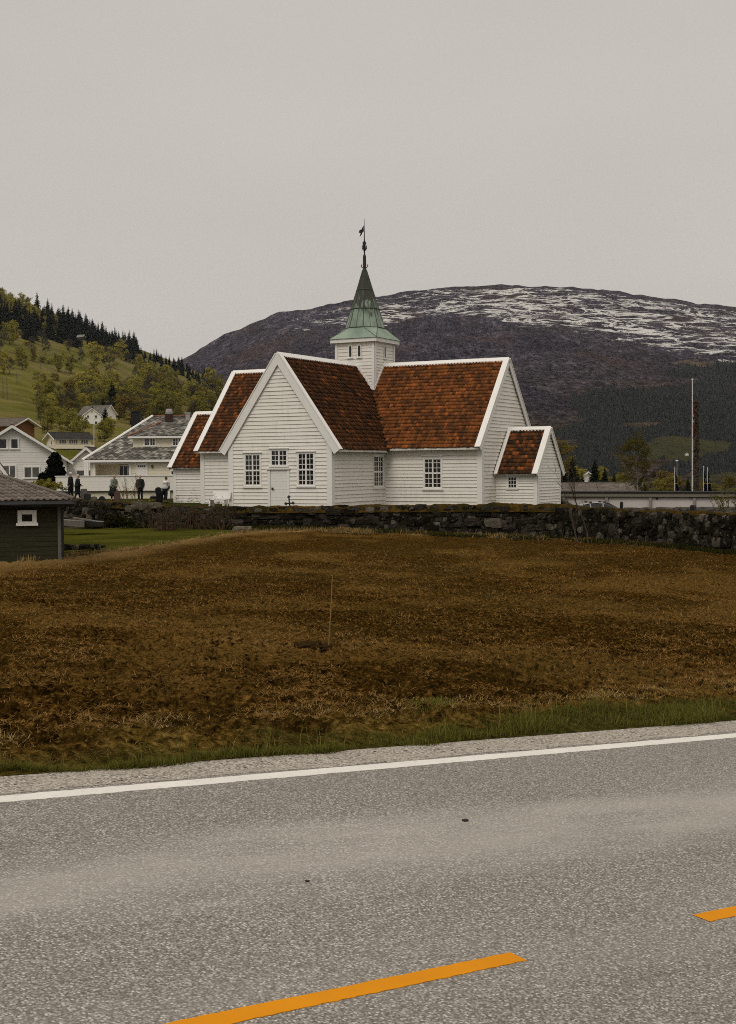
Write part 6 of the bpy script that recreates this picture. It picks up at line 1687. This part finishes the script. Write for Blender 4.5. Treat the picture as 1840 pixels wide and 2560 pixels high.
def on_hill(kind, px, py, hpx, label, group=None, i=None, wide=1.0):
    d = hill_d(px, py); p = hill_pt(px, d) - ZV * .3; return kind.put(p, hpx / F * d, rt.random() * 6.28, label, group, i, wide)
crest_y = lambda px: float(np.interp(px, HX, HYs))
# conifers on the crest
x = -60.0
while x < 560:
    y = crest_y(x) + rt.uniform(-1, 8); dens = 1.0
    on_hill(SP, x, y + 2, rt.uniform(20, 36) * (1.0 if x > 120 else .8), 'dark spruce on the crest line of the left hillside', 'spruces on the crest', wide=rt.uniform(.8, 1.1))
    x += rt.uniform(3.5, 8) if x < 330 else rt.uniform(5, 14)
# the thick belt under the crest
for _ in range(170):
    px = rt.uniform(-20, 350); c = crest_y(px); lo, hi = c + 8, c + 66 * (1 - .0012 * max(0, px - 60)) - (0 if px < 210 else 22)
    if 215 < px < 300 and rt.random() < .2: continue
    py = rt.uniform(lo + (26 if px < 100 else 0), hi + (26 if px < 100 else 0)); on_hill(SP, px, py, rt.uniform(38, 64), 'dark spruce in the thick conifer belt below the crest', 'spruces in the conifer belt', wide=rt.uniform(.85, 1.2))
for _ in range(26):
    px = rt.uniform(360, 560); on_hill(SP, px, crest_y(px) + rt.uniform(8, 40), rt.uniform(20, 36), 'dark spruce in the thinning conifers where the hillside runs down to the church', 'spruces at the lower end of the ridge')
for px, py, h, lab in ((341, 908, 30, 'lone dark spruce standing on the middle of the open meadow'), (226, 864, 24, 'small spruce beside the tiny hut on the ridge')): on_hill(SP, px, py, h, lab)
# spring green wood above and between
for _ in range(60):
    px = rt.uniform(-20, 150); on_hill(DC, px, crest_y(px) + rt.uniform(8, 52), rt.uniform(22, 36), 'yellow green birch in the wood above the conifer belt', 'birches above the conifer belt', i=rt.choice((0, 2, 4)))
for px, py, h, i, lab in ((30, 862, 48, 1, 'olive tree under the belt at the far left edge'), (45, 850, 44, 0, 'tall yellow green birch under the left end of the conifer belt'), (240, 928, 66, 0, 'tall pale green birch in the middle of the meadow slope'), (282, 920, 50, 4, 'slim birch right of the tallest meadow birch'), (308, 900, 44, 2, 'light green birch just left of the lone meadow spruce'), (355, 935, 44, 0, 'birch below the lone meadow spruce'), (378, 948, 40, 2, 'leafy birch on the right part of the meadow'), (413, 958, 42, 4, 'slender birch in front of the right meadow'), (428, 958, 40, 0, 'birch standing just right of the slender one'), (530, 968, 44, 2, 'rounded light green tree beside the church roof'), (182, 935, 44, 1, 'rounded olive tree on the mound left of the tall birch'), (150, 930, 40, 1, 'darker olive tree on the mound'), (62, 925, 46, 1, 'round dark tree on the left meadow with dark trunk'), (15, 935, 52, 2, 'broad yellow green tree at the left edge of the meadow'), (90, 905, 34, 3, 'brownish budding bush tree on the upper left meadow')):
    on_hill(DC, px, py, h, lab, None, i, 1.15)
for px, py, h, lab in ((8, 880, 48, 'bare dark tree at the left end under the belt'), (85, 882, 36, 'bare grey tree on the upper bank'), (120, 890, 40, 'bare brown tree near the fence posts'), (112, 868, 40, 'bare brownish tree under the dense conifers'), (276, 944, 30, 'small bare fruit tree on the meadow'), (208, 912, 34, 'bare grey tree left of the tall pale birch'), (375, 985, 70, 'tall bare tree with white stem below the meadow'), (345, 955, 36, 'bare tree below the lone spruce'), (178, 885, 34, 'bare brown tree right under the belt'), (30, 935, 40, 'leafless tree between the two left meadow trees'), (105, 1060, 34, 'small leafless fruit tree above the chalet')):
    on_hill(BR, px, py, h, lab)
for _ in range(40):
    px = rt.uniform(250, 520); on_hill(BU, px, crest_y(px) + rt.uniform(28, 60), rt.uniform(9, 18), 'low brownish bush along the bank under the conifers', 'bushes along the bank', i=rt.choice((0, 2, 3)))
for _ in range(46):
    px = rt.uniform(-10, 545); c = crest_y(px); on_hill(BU if rt.random() < .65 else DC, px, c + rt.uniform(75, 165) * (1 if px < 330 else .62), rt.uniform(9, 17), 'small olive bush dotted on the open meadow', 'bushes on the open meadow', i=rt.choice((0, 1, 2)), wide=1.3)
# lower wood between the meadow and the houses
for _ in range(120):
    px = rt.uniform(95, 545); py = rt.uniform(985, 1052) + (px - 300) * .03
    if px < 210 and py < 1000: continue
    k = DC if rt.random() < .8 else BR
    on_hill(k, px, py, rt.uniform(40, 72), 'dull olive tree in the wood above the houses' if k is DC else 'leafless tree in the wood above the houses', 'trees in the wood above the houses' if k is DC else 'leafless trees in the wood above the houses', i=rt.choice((1, 1, 3, 4, 0)) if k is DC else None, wide=1.15)
for px, py, h, i, lab, wd in ((215, 1015, 78, 0, 'large soft olive tree left of the farmhouse', 1.3), (330, 1062, 68, 3, 'broad rust tinted tree behind the manor chimney', 1.6), (300, 1050, 55, 3, 'rust tinted tree left of the manor chimney', 1.4), (120, 1085, 62, 1, 'olive tree with pale stem above the chalet', 1.0), (150, 1078, 58, 4, 'birch with white stem just above the chalet', 1.0), (185, 1088, 60, 1, 'dark olive tree right of the chalet', 1.2), (205, 1105, 56, 1, 'olive tree below the farmhouse by the flagpole', 1.2), (262, 1105, 52, 1, 'olive tree behind the slate roof', 1.3), (280, 1092, 46, 2, 'light green tree beside the long barn', 1.2), (395, 1050, 54, 1, 'dark olive tree behind the zinc chimney cowl', 1.3), (440, 1050, 60, 1, 'dark olive tree above the right end of the slate roof', 1.3), (490, 1052, 64, 1, 'dull olive tree just above the lowest church roof', 1.3), (520, 1030, 56, 0, 'olive tree next to the church gable', 1.2)):
    on_hill(DC, px, py, h, lab, None, i, wd)
for px, py, h, lab, wd in ((283, 1040, 92, 'tall black spruce behind the long barn', 1.3), (228, 1024, 54, 'smaller black spruce left of the tall one', 1.3), (266, 1075, 60, 'dark spruce standing right against the farmhouse', 1.25), (262, 1042, 50, 'dark spruce between the two largest ones', 1.3)): on_hill(SP, px, py, h, lab, None, 3, wd)
# yews by the white house
for px, py, hpx, d, wpx, lab in ((138, 1226, 106, 110, 62, 'tall dense black yew beside the white house'), (108, 1216, 50, 112, 34, 'lower dense black yew against the white house wall')):
    p = ground_at(px, d); p.z = -.2; r_ = np.random.default_rng(px); root = empty('yew', p, lab, 'tree'); h = hpx / F * d + .4; w_ = wpx / F * d / 2
    MB().tube([p, p + ZV * h * .9], [.12, .02], 6).build('trunk', M['bark'], root)
    cs = []; rs = []
    for i in range(230):
        t = r_.random(); wz = w_ * (math.sin(math.pi * min(1, .18 + t * .82)) ** .55) * (1 - .15 * t); a = r_.random() * 6.28; q = r_.random() ** .5 * .8
        cs.append((p.x + math.cos(a) * wz * q, p.y + math.sin(a) * wz * q, p.z + .1 + h * t * .93)); rs.append(.28)
    V, Fc, uv = leaf_cloud(cs, rs, 80, .13, r_); mesh_obj('crown', V, Fc, M['yew'], root, uv=uv)
# right hand trees in the valley
def valley(kind, px, pyb, d, hpx, lab, i=None, wide=1.0, group=None):
    p = at(px, pyb, d); return kind.put(p, hpx / F * d, rt.random() * 6.28, lab, group, i, wide)
broadleaf('birch', 1, 777, leaf_mat('birch_fresh', (.050, .040, .010), (.115, .095, .022)), M['birchbark'], spread=.30, zlo=.10, n=34, clump=.065, per=46, size=.010, up=1.1, droop=.3, forks=2, trunk=.014, label='tall airy birch with thin spring leaves behind the white garage', cat='tree').name = 'birch'
big = [o for o in C.objects if o.get('label', '').startswith('tall airy birch')][0]; d_ = 150; big.location = at(1592, 1262, d_); big.scale = (162 / F * d_,) * 2 + (164 / F * d_,)
for px, py, d, h, i, wd, lab in ((1432, 1222, 172, 84, 1, 1.3, 'dark spruce nearest the church porch'), (1412, 1226, 170, 56, 3, 1.3, 'low dark spruce against the porch gable'), (1487, 1222, 176, 76, 3, 1.2, 'broad dark spruce above the white cottage'), (1512, 1222, 178, 58, 0, 1.2, 'slim spruce right of the white cottage'), (1535, 1226, 180, 48, 1, 1.2, 'small spruce left of the tall airy birch'), (1455, 1220, 200, 44, 1, 1.2, 'short dark spruce in front of the white cottage'), (1720, 1226, 300, 36, 1, 1.1, 'spruce beside the lamp post in the valley'), (1635, 1190, 500, 20, 1, 1.1, 'small spruce on the slope right of the tall birch')):
    valley(SP, px, py, d, h, lab, i, wd)
for px, py, d, h, i, wd, lab in ((1400, 1232, 190, 120, 3, .8, 'rust green tree just behind the porch roof'), (1445, 1230, 195, 58, 2, 1.2, 'yellow green tree left of the white cottage'), (1500, 1226, 220, 54, 0, 1.1, 'light green birch right of the white cottage'), (1490, 1228, 180, 40, 0, 1.3, 'yellow bush tree before the dark spruces'), (1520, 1230, 200, 36, 1, 1.3, 'olive tree before the slim spruce'), (1552, 1232, 260, 44, 1, 1.3, 'dull tree left behind the tall birch'), (1660, 1232, 300, 50, 3, 1.4, 'rust tinted tree right of the tall birch'), (1690, 1235, 320, 40, 3, 1.5, 'low brown tree behind the lamp post'), (1650, 1235, 220, 34, 1, 1.5, 'olive bush tree behind the banner poles'), (1790, 1238, 300, 26, 1, 1.6, 'low olive bush right of the banner poles'), (1755, 1238, 320, 30, 3, 1.5, 'low brown bush behind the ball topped pole')):
    valley(DC, px, py, d, h, lab, i, wd)
for k in range(30):
    px = rt.uniform(1390, 1860); valley(BU if k % 3 else DC, px, rt.uniform(1222, 1240), rt.uniform(260, 420), rt.uniform(14, 30), 'brownish bush on the valley floor beyond the garage', rt.choice((0, 2, 3)), 1.3, 'bushes on the valley floor')
def mt_d(px, py):
    for d in np.geomspace(M_D0, M_D1, 1500):
        z = mt_z(px, d)[0]
        if hor_l(px) - (float(z) - EYE.z) / d * F <= py: return float(d)
    return M_D1
_fd = mt_d(1717, 1139); _q = _fd / F
for kd in (SP, DC, BR, BU):
    for u_, o_ in zip(kd.used, kd.p):
        if not u_:
            for q_ in list(o_.children) + [o_]: bpy.data.objects.remove(q_)
gable_house('white_farm', 'white farmhouse on the green clearing across the valley', 1717, 1140, _fd, -20, 8 * _q, 8 * _q, 5 * _q, 3 * _q, M['white'], M['tile_brown'], ov=.4, zb=None, cat='farmhouse')
for i in range(6):
    bd = mt_d(1824 + i * 3.4, 1207); p = at(1824 + i * 3.4, 1206.5, bd); tag(MB().ball(p, (bd / F * 1.1, bd / F * 1.1, bd / F * 1.5), 8, 5).build('white_bale', M['trim']), 'white wrapped bale in the short row on the far green field', 'bale', 'bales on the far green field')
# leafless columnar poplar by the tall flagpole
def poplar():
    d = 128; b = at(1741, 1236, d); h = 232 / F * d; r_ = np.random.default_rng(5); root = empty('columnar_poplar', b, 'narrow leafless brown poplar standing right behind the tall flagpole', 'tree')
    m = MB(); m.tube([b, b + ZV * h * .5, b + ZV * h * .97], [.22, .14, .03], 8)
    for i in range(150):
        t = r_.uniform(.01, .90); a = r_.random() * 6.28; L = h * r_.uniform(.08, .16); R = r_.uniform(.08, .30) * (1 - .6 * t); p = b + ZV * h * t
        q = p + Vector((math.cos(a) * R * .8, math.sin(a) * R * .8, L * .35)); q2 = p + Vector((math.cos(a) * R, math.sin(a) * R, L)); m.tube([p, q, q2], [.045, .03, .008], 4, cap=False)
    m.build('trunk', plain('poplar_bark', (.050, .036, .024), .95, .5, 4), root)
    cs = [(b.x + r_.normal(0, .10 * (1 - .5 * t)), b.y + r_.normal(0, .16), b.z + h * t) for t in r_.random(220)]; V, Fc, uv = leaf_cloud(cs, [.24] * len(cs), 11, .07, r_, aspect=4.0); mesh_obj('crown', V, Fc, leaf_mat('brown_buds', (.035, .028, .019), (.12, .095, .066), 0), root, uv=uv)
poplar()
# ------------------------------------------------------------------ bare shrubs and thickets
def twig_tree(name, base, stems, label, cat, mat, seed, leaf=None, leafsize=.03, per=6, bud_r=.10, depth=3, spread=.5, thin=.6):
    """stems: list of (dx, dy, height, radius, lean x, lean y)"""
    r = np.random.default_rng(seed); root = empty(name, base, label, cat); m = MB(); tips = []
    def grow(p, dv, L, rad, lv):
        n = 4; pts = [p]
        for i in range(n):
            dv = (dv + Vector(r.normal(0, .10, 3)) + ZV * .03).normalized(); pts.append(pts[-1] + dv * L / n)
        m.tube(pts, [rad * (1 - .55 * i / n) for i in range(n + 1)], 5 if rad > .02 else 3, cap=False)
        tips.append(pts[-1]); tips.append(pts[-2])
        if lv:
            for k in range(r.integers(2, 5)):
                q = pts[r.integers(1, n + 1)]; dd = (dv + Vector((r.normal(0, spread), r.normal(0, spread), abs(r.normal(0, .2))))).normalized(); grow(q, dd, L * r.uniform(.45, .75), rad * .45 * thin / .6, lv - 1)
    for dx, dy, h, rad, lx_, ly_ in stems: grow(Vector(base) + Vector((dx, dy, 0)), Vector((lx_, ly_, 1)).normalized(), h * .62, rad, depth)
    m.build('stems', mat, root)
    if leaf: 
        cs = [tuple(t) for t in tips]; V, Fc, uv = leaf_cloud(cs, [bud_r] * len(cs), per, leafsize, r); mesh_obj('buds', V, Fc, leaf, root, uv=uv)
    return root
twigb = plain('twig_bark', (.040, .028, .020), .9, .35, 8)
def wall_foot(px, d): 
    p = ground_at(px, d); p.z = field_z(p.x, p.y) - .05; return p
p_ = wall_foot(1446, 59.5)
twig_tree('sapling', p_, [(-.02, 0, 3.1, .045, -.28, 0), (.45, .1, 3.3, .040, .02, 0)], 'leafless two stemmed sapling in front of the wall beside the porch', 'tree', plain('sapling_bark', (.055, .040, .028), .9, .35, 8), 12, depth=4, spread=.42, thin=.7)
b_ = gpos(318, 87); b_.z = at(318, 1256, 87).z - .1
twig_tree('budding_shrub', b_, [(r0 * .4, 0, rt.uniform(1.0, 2.0), .018, r0 * .35 + rt.uniform(-.1, .1), rt.uniform(-.2, .2)) for r0 in np.linspace(-1, 1, 11)], 'upright thin shrub with yellow buds between the red headstone and the balding man', 'shrub', plain('yellow_twigs', (.13, .095, .040), .9, .3, 8), 13, leaf_mat('yellow_buds', (.12, .09, .02), (.24, .18, .05)), .035, 3, .05, depth=2, spread=.25)
b_ = at(1828, 1330, 54); b_.z = at(1828, 1345, 54).z
twig_tree('willow_shrub', at(1832, 1300, 55.5), [(r0 * .5, 0, rt.uniform(.9, 1.9), .016, r0 * .4, rt.uniform(-.2, .2)) for r0 in np.linspace(-1, 1, 13)], 'yellow green willow shrub at the right edge behind the dark wall', 'shrub', plain('willow_twigs', (.10, .085, .030), .9, .3, 8), 14, leaf_mat('willow_leaves', (.08, .075, .016), (.17, .15, .035)), .04, 4, .06, depth=2, spread=.25)
brown_tw = plain('bramble_stems', (.085, .050, .028), .95, .4, 8)
for px, d, n, w_, h, lab, sd in ((475, 69.0, 70, 1.9, 1.5, 'large brown leafless thicket leaning against the wall left of the church corner', 21), (402, 70.5, 18, .9, 1.0, 'smaller brown thicket on the wall below the woman in stripes', 22), (1300, 62.0, 6, 1.2, .5, 'low brambles at the wall foot below the porch', 23)):
    p_ = wall_foot(px, d - .7)
    twig_tree('thicket', p_, [(rt.uniform(-w_, w_), rt.uniform(-.35, .25), h * rt.uniform(.6, 1.25), .017, rt.uniform(-.6, .6), rt.uniform(-.35, .2)) for _ in range(n)], lab, 'thicket', brown_tw, sd, M['bare'], .035, 3, .08, depth=2, spread=.55)
for px, py, d, w_, lab, sd in ((288, 1312, 71.5, .95, 'dark green ivy mound at the wall foot below the woman in green', 1), (120, 1224, 92, 1.0, 'clipped olive bush in front of the veranda end', 2)):
    p_ = at(px, py, d); root = empty('ivy_mound' if sd == 1 else 'garden_bush', p_, lab, 'shrub'); r_ = np.random.default_rng(sd)
    MB().tube([p_, p_ + ZV * .4], [.05, .02], 5).build('stem', M['bark'], root)
    cs = [(p_.x + r_.normal(0, w_ * .5), p_.y + r_.normal(0, .25), p_.z + abs(r_.normal(.15, .22))) for _ in range(70)]; V, Fc, uv = leaf_cloud(cs, [.2] * 70, 50, .07, r_)
    mesh_obj('leaves', V, Fc, leaf_mat('ivy_leaves', (.010, .011, .004), (.036, .036, .011)) if sd == 1 else M['olive'], root, uv=uv)
p_ = at(389, 1256, 88.5); root = empty('daffodils', p_, 'small clump of yellow flowers beside the litter bin', 'flowers'); r_ = np.random.default_rng(3)
V, Fc, uv = leaf_cloud([(p_.x + r_.normal(0, .16), p_.y, p_.z + .12) for _ in range(16)], [.1] * 16, 12, .05, r_); mesh_obj('blossom', V, Fc, leaf_mat('yellow_petals', (.25, .22, .03), (.45, .38, .05)), root, uv=uv); MB().tube([p_ - ZV * .1, p_ + ZV * .1], .02, 4).build('stem', M['olive'], root)

# ------------------------------------------------------------------ planks and slabs in the grass by the shed
def planks():
    for px0, px1, py0, py1, d, t_, lab, sd, mat in ((140, 210, 1299, 1303, 66, .30, 'low concrete slab edge at the wall foot right of the shed roof', 1, M['greygranite']), (183, 228, 1293, 1299, 66.5, .08, 'loose plank resting slantwise on the concrete slab', 2, M['greywood']), (208, 256, 1301, 1305, 66, .22, 'darker concrete slab lying right of the plank', 3, M['darkgranite'])):
        a, b2 = at(px0, py0, d), at(px1, py1, d - .4); dv = (b2 - a); n = Vector((-.1, 1, 0)).normalized(); m = MB(); m.prism([a, b2, b2 + n * 1.0 * (.25 if sd == 2 else 1), a + n * 1.0 * (.25 if sd == 2 else 1)], Vector((0, 0, -t_))); tag(m.build('plank' if sd == 2 else 'concrete_slab', mat), lab, 'plank' if sd == 2 else 'slab')
    V_, F_, U_ = [], [], []; off = 0
    r = empty('stone_edging', at(195, 1372, 48), 'dark broken stone edging in the grass right of the green shed', 'edging')
    for i in range(16):
        px = 152 + i * 6.6; c = at(px, 1366 + (i % 3) * 1.5, 50 + i * .15); off += stone(V_, F_, U_, c, Vector((1, 0, 0)), Vector((0, -1, 0)), rt.uniform(.15, .38), .4, rt.uniform(.08, .2), i + 70, off)
    mesh_obj('stonework', np.concatenate(V_), F_, M['stone'], r, uv=np.array(U_))
planks()

# ------------------------------------------------------------------ stake in the field, straw mounds
p0, p1 = at(819, 1612, 16.9), at(831, 1438, 16.7); p0.z = min(p0.z, field_z(p0.x, p0.y) + .02) - .12
tag(MB().tube([p0, p0.lerp(p1, .5) + Vector((.006, 0, 0)), p1], [.010, .008, .006], 7).build('field_stake', plain('bamboo', (.26, .16, .05), .8, .3, 6)), 'thin leaning wooden stake stuck upright in the middle of the brown field', 'stake')
for px, py, w_, lab in ((1163, 2053, .016, 'small dark dead leaf lying on the pale wheel track of the road'), (768, 2205, .009, 'small dark pebble on the asphalt between the white and yellow lines'), (1338, 1838, .009, 'small dark stone on the gravel just above the white edge line')):
    c_ = road_hit(px, py) + RN * .006; V_, F_, U_ = [], [], []; stone(V_, F_, U_, c_, RU, RV, w_ * 2, w_ * 1.2, w_ * .7, int(px), 0); tag(mesh_obj('dead_leaf' if px == 1163 else 'pebble', np.concatenate(V_), F_, M['darkwood'], uv=np.array(U_)), lab, 'leaf' if px == 1163 else 'pebble')
M['clod'] = plain('dark_clod', (.030, .018, .007), 1, .5, 14, 0, bump=.8)
for i, (px, py, d, r_, lab) in enumerate(((536, 1624, 16.6, .16, 'large dark soil clod at the left end of the low ridge by the stake'), (583, 1627, 16.7, .09, 'small dark soil clod second from the left end of the ridge'), (615, 1624, 16.7, .09, 'dark soil clod in the middle of the low ridge'), (668, 1622, 16.8, .07, 'tiny dark soil clod midway along the ridge towards the stake'), (770, 1620, 16.9, .22, 'long dark turned sod just left of the stake foot'), (808, 1620, 16.9, .14, 'dark sod right at the stake foot'))):
    c_ = at(px, py, d); V_, F_, U_ = [], [], []; c_.z = float(field_base(c_.x, c_.y)) + .035; stone(V_, F_, U_, c_, Vector((1, 0, 0)), Vector((0, -1, 0)), r_ * 1.5, r_ * 1.2, r_ * (.62 if i < 4 else .42), i + 300, 0); tag(mesh_obj('soil_clod', np.concatenate(V_), F_, M['clod'], uv=np.array(U_)), lab, 'clod')
M['straw'] = leaf_mat('dry_straw', (.060, .030, .007), (.31, .175, .055), .1)
M['straw_pale'] = leaf_mat('pale_straw', (.13, .085, .032), (.36, .25, .105), .1)
M['blade'] = leaf_mat('verge_blades', (.040, .046, .007), (.24, .225, .05), .4)
def blades(name, P, L, wd, mat, r, up=.8, kind=True, flat=None):
    """curved grass blades rooted at P"""
    n = len(P); a = r.random(n) * 6.283; ln = r.uniform(.6, 1.3, n) * L; tilt = r.normal(0, 1, n) * (1.1 - up) + (1 - up) if flat is None else r.normal(flat, .22, n)
    dx, dy = np.cos(a), np.sin(a); s = np.sin(tilt); c = np.cos(tilt)
    d1 = np.stack([dx * s, dy * s, np.abs(c)], 1); d2 = d1 + np.stack([dx * .5, dy * .5, -.35 * np.ones(n)], 1); d2 /= np.linalg.norm(d2, axis=1)[:, None]
    side = np.stack([-dy, dx, np.zeros(n)], 1) * (wd * r.uniform(.7, 1.3, n))[:, None]
    m = P + d1 * (ln * .55)[:, None]; t = m + d2 * (ln * .45)[:, None]
    V = np.stack([P - side, P + side, m + side * .7, m - side * .7, t], 1).reshape(-1, 3); b = (np.arange(n) * 5)[:, None]
    Fq_ = np.concatenate([b + np.array([[0, 1, 2, 3]]), b + np.array([[3, 2, 4, 4]])], 1)
    F1 = b + np.array([[0, 1, 2, 3]]); F2 = b + np.array([[3, 2, 4]])
    F1 = np.concatenate([b + np.array([[0, 1, 2]]), b + np.array([[0, 2, 3]]), F2], 1).reshape(-1, 3)
    tone = r.random(n); uv = np.repeat(np.stack([tone, tone], 1), 9, 0)
    o = mesh_obj(name, V, F1, mat, uv=uv); 
    if kind: o['kind'] = 'stuff'
    return o
def field_surface(x, y):
    t, s = road_ts(x, y); fd = sstep(0, .5, s - S_GRASS)
    sdv = border_sd(x, y); g = 1 - sstep(-.25, .25, sdv)
    return field_base(x, y) + fd * ((1 - g) * soil_h(x, y, y) * np.interp(y, [8, 30, 70], [1, .8, .6]))
rb = np.random.default_rng(21)
def road_xy(t, s): return E0.x + (RUx * t - RUy * s) / _hl, E0.y + (RUy * t + RUx * s) / _hl
# verge: uneven band of grass, taller and thicker to the right
n = 90000; t = rb.uniform(-9, 16, n); wdt = .05 + .34 * sstep(-3.5, 6, t) + (.10 + .14 * sstep(-4, 4, t)) * (vnoise(t * .9, t * 0, 3) - .4); q = rb.random(n) ** .8
s = S_GRASS - .10 + q * wdt + .10 * (vnoise(t * 2.2, t * 0 + 5, 9) - .5) * 2
cl = fbm(t * 2.3, s * 3, 3, 71); k = cl > rb.uniform(.28, .52, n); t, s, cl = t[k], s[k], cl[k]; k = rb.random(len(t)) < .30 + .70 * sstep(-3.5, 2, t); t, s, cl = t[k], s[k], cl[k]
x, y = road_xy(t, s); z = field_surface(x, y) - .01
hl = (.03 + .22 * np.clip(cl - .25, 0, 1) * (.45 + .55 * sstep(-4, 5, t)) + .14 * (rb.random(len(t)) > .97)); blades('verge_grass', np.stack([x, y, z], 1), hl, .0030, M['blade'], rb, .62)
# straw and dead stalks on the soil, denser near the verge and in drifts
n = 420000; u = rb.random(n) ** 1.75; px = rb.uniform(-120, 1960, n)
sl = u * 34 + .1; tt_ = (px - 920) / F
den = (-tt_ * RUy + RUx) / _hl; num = S_GRASS + sl - ((E0.x * RUy - E0.y * RUx) / _hl); y = num / den; x = tt_ * y
k = (border_sd(x, y) > 0) & (y < 60); x, y, sl = x[k], y[k], sl[k]
cl = fbm(x * 1.6, y * .9, 4, 81); big = fbm(x * .25, y * .35, 3, 82); k = cl + .14 * (big - .5) + .13 * np.exp(-sl / 1.2) + .10 * sstep(0, 3.5, x) * np.exp(-((sl - 2.5) / 2) ** 2) > rb.uniform(.38, .98, len(cl)); x, y = x[k], y[k]
blades('straw', np.stack([x, y, field_surface(x, y) + .008], 1), np.interp(y, [8, 20, 45], [.065, .10, .18]), .0030 * np.interp(y, [8, 20, 45], [.8, 1.3, 2.2]), M['straw'], rb, .02, flat=1.32)
# paler straw litter just inside the verge on the left
n = 60000; t = rb.uniform(-9, 12, n); s = S_GRASS + .10 + .42 * sstep(-4, 5, t) + rb.random(n) ** 1.5 * .9; cl = fbm(t * 2, s * 2, 3, 72); k = cl > rb.uniform(.36, .62, n) + .10 * sstep(-2, 5, t[...]); t, s = t[k], s[k]
x, y = road_xy(t, s); blades('dry_grass', np.stack([x, y, field_surface(x, y) + .005], 1), .075, .0028, M['straw_pale'], rb, .25, flat=1.05)
n = 34000; t = rb.uniform(-9, 15, n); s = S_GRASS + .1 + rb.random(n) ** 1.3 * 1.2; k = fbm(t * 1.5, s * 2.2, 4, 171) > rb.uniform(.36, .66, n); t, s = t[k], s[k]
x, y = road_xy(t, s); blades('olive_grass', np.stack([x, y, field_surface(x, y) - .004], 1), .055, .0032, leaf_mat('olive_blades', (.08, .056, .010), (.34, .235, .06), .3), rb, .5)
# straw hem of the field on the far left and along the wall, grass at the wall foot
n = 16000; ix = rb.uniform(-16, 14, n); iy = np.interp(ix, [b[0] for b in BORD], [b[1] for b in BORD]) - np.abs(rb.normal(0, .45, n)); k = fbm(ix * .9, iy * .9, 3, 5) > rb.uniform(.3, .6, n); ix, iy = ix[k], iy[k]
blades('hem_straw', np.stack([ix, iy, field_surface(ix, iy)], 1), .24, .012, M['straw_pale'], rb, .3)
n = 60000; ix = rb.uniform(-22, 16, n); iy = wall_y(ix) - .25 - rb.random(n) ** 1.4 * 1.5; k = fbm(ix * .8, iy * .8, 3, 15) > rb.uniform(.3, .6, n); ix, iy = ix[k], iy[k]
blades('wall_foot_grass', np.stack([ix, iy, field_surface(ix, iy) - .02], 1), .24, .010, leaf_mat('foot_blades', (.010, .012, .003), (.065, .062, .014), .2), rb, .7)
n = 26000; ix = rb.uniform(-24, -3, n); iy = wall_y(ix) + rb.uniform(.1, 3.2, n); iz = np.where(True, yard_z(ix, iy), 0); nr_ = np.exp(-((iy - wall_y(ix)) / 2.2) ** 2); iz = iz * (1 - nr_) + (wall_top(ix) - .1) * nr_
blades('yard_blades', np.stack([ix, iy, iz - .02], 1), .16, .010, leaf_mat('yard_blades', (.016, .018, .004), (.070, .070, .016), .2), rb, .7)
def straw_mound(px, py, d, w_, h_, label, sd, mat=None):
    p = at(px, py, d); p.z = field_z(p.x, p.y); r_ = np.random.default_rng(sd); n = 900; a = r_.random(n) * 6.28; q = r_.random(n) ** .5
    P = np.stack([p.x + np.cos(a) * q * w_, p.y + np.sin(a) * q * .4, p.z + h_ * np.sqrt(1 - q * q) * r_.uniform(.2, 1, n)], 1)
    o = blades('straw_mound', P, .16 if d > 30 else .05, .008 if d > 30 else .003, mat or M['straw_pale'], r_, .1, kind=False); tag(o, label, 'straw mound')
straw_mound(860, 1326, 64.5, .75, .32, 'larger of two pale straw heaps at the wall foot below the church', 1)
straw_mound(902, 1330, 64.0, .6, .24, 'smaller heap of pale straw right beside the larger straw heap', 2)
straw_mound(1082, 1802, road_hit(1082, 1806).y + .4, .24, .07, 'round mossy green tussock at the near edge of the brown field', 3, M['blade'])

# ------------------------------------------------------------------ damp valley air
hz_ = bpy.data.materials.new('damp_air'); hz_.use_nodes = True; t_ = hz_.node_tree; t_.nodes.clear()
ho = t_.nodes.new('ShaderNodeOutputMaterial'); hv = t_.nodes.new('ShaderNodeVolumePrincipled'); hv.inputs['Density'].default_value = .000026; hv.inputs['Color'].default_value = (.86, .88, .96, 1); hv.inputs['Anisotropy'].default_value = .2
t_.links.new(hv.outputs[0], ho.inputs['Volume'])
tag(MB().box(-7400, 7400, -7400, 7400, -60, max(620.0, float(MZ.max()) + 25)).build('haze', hz_), kind='stuff')
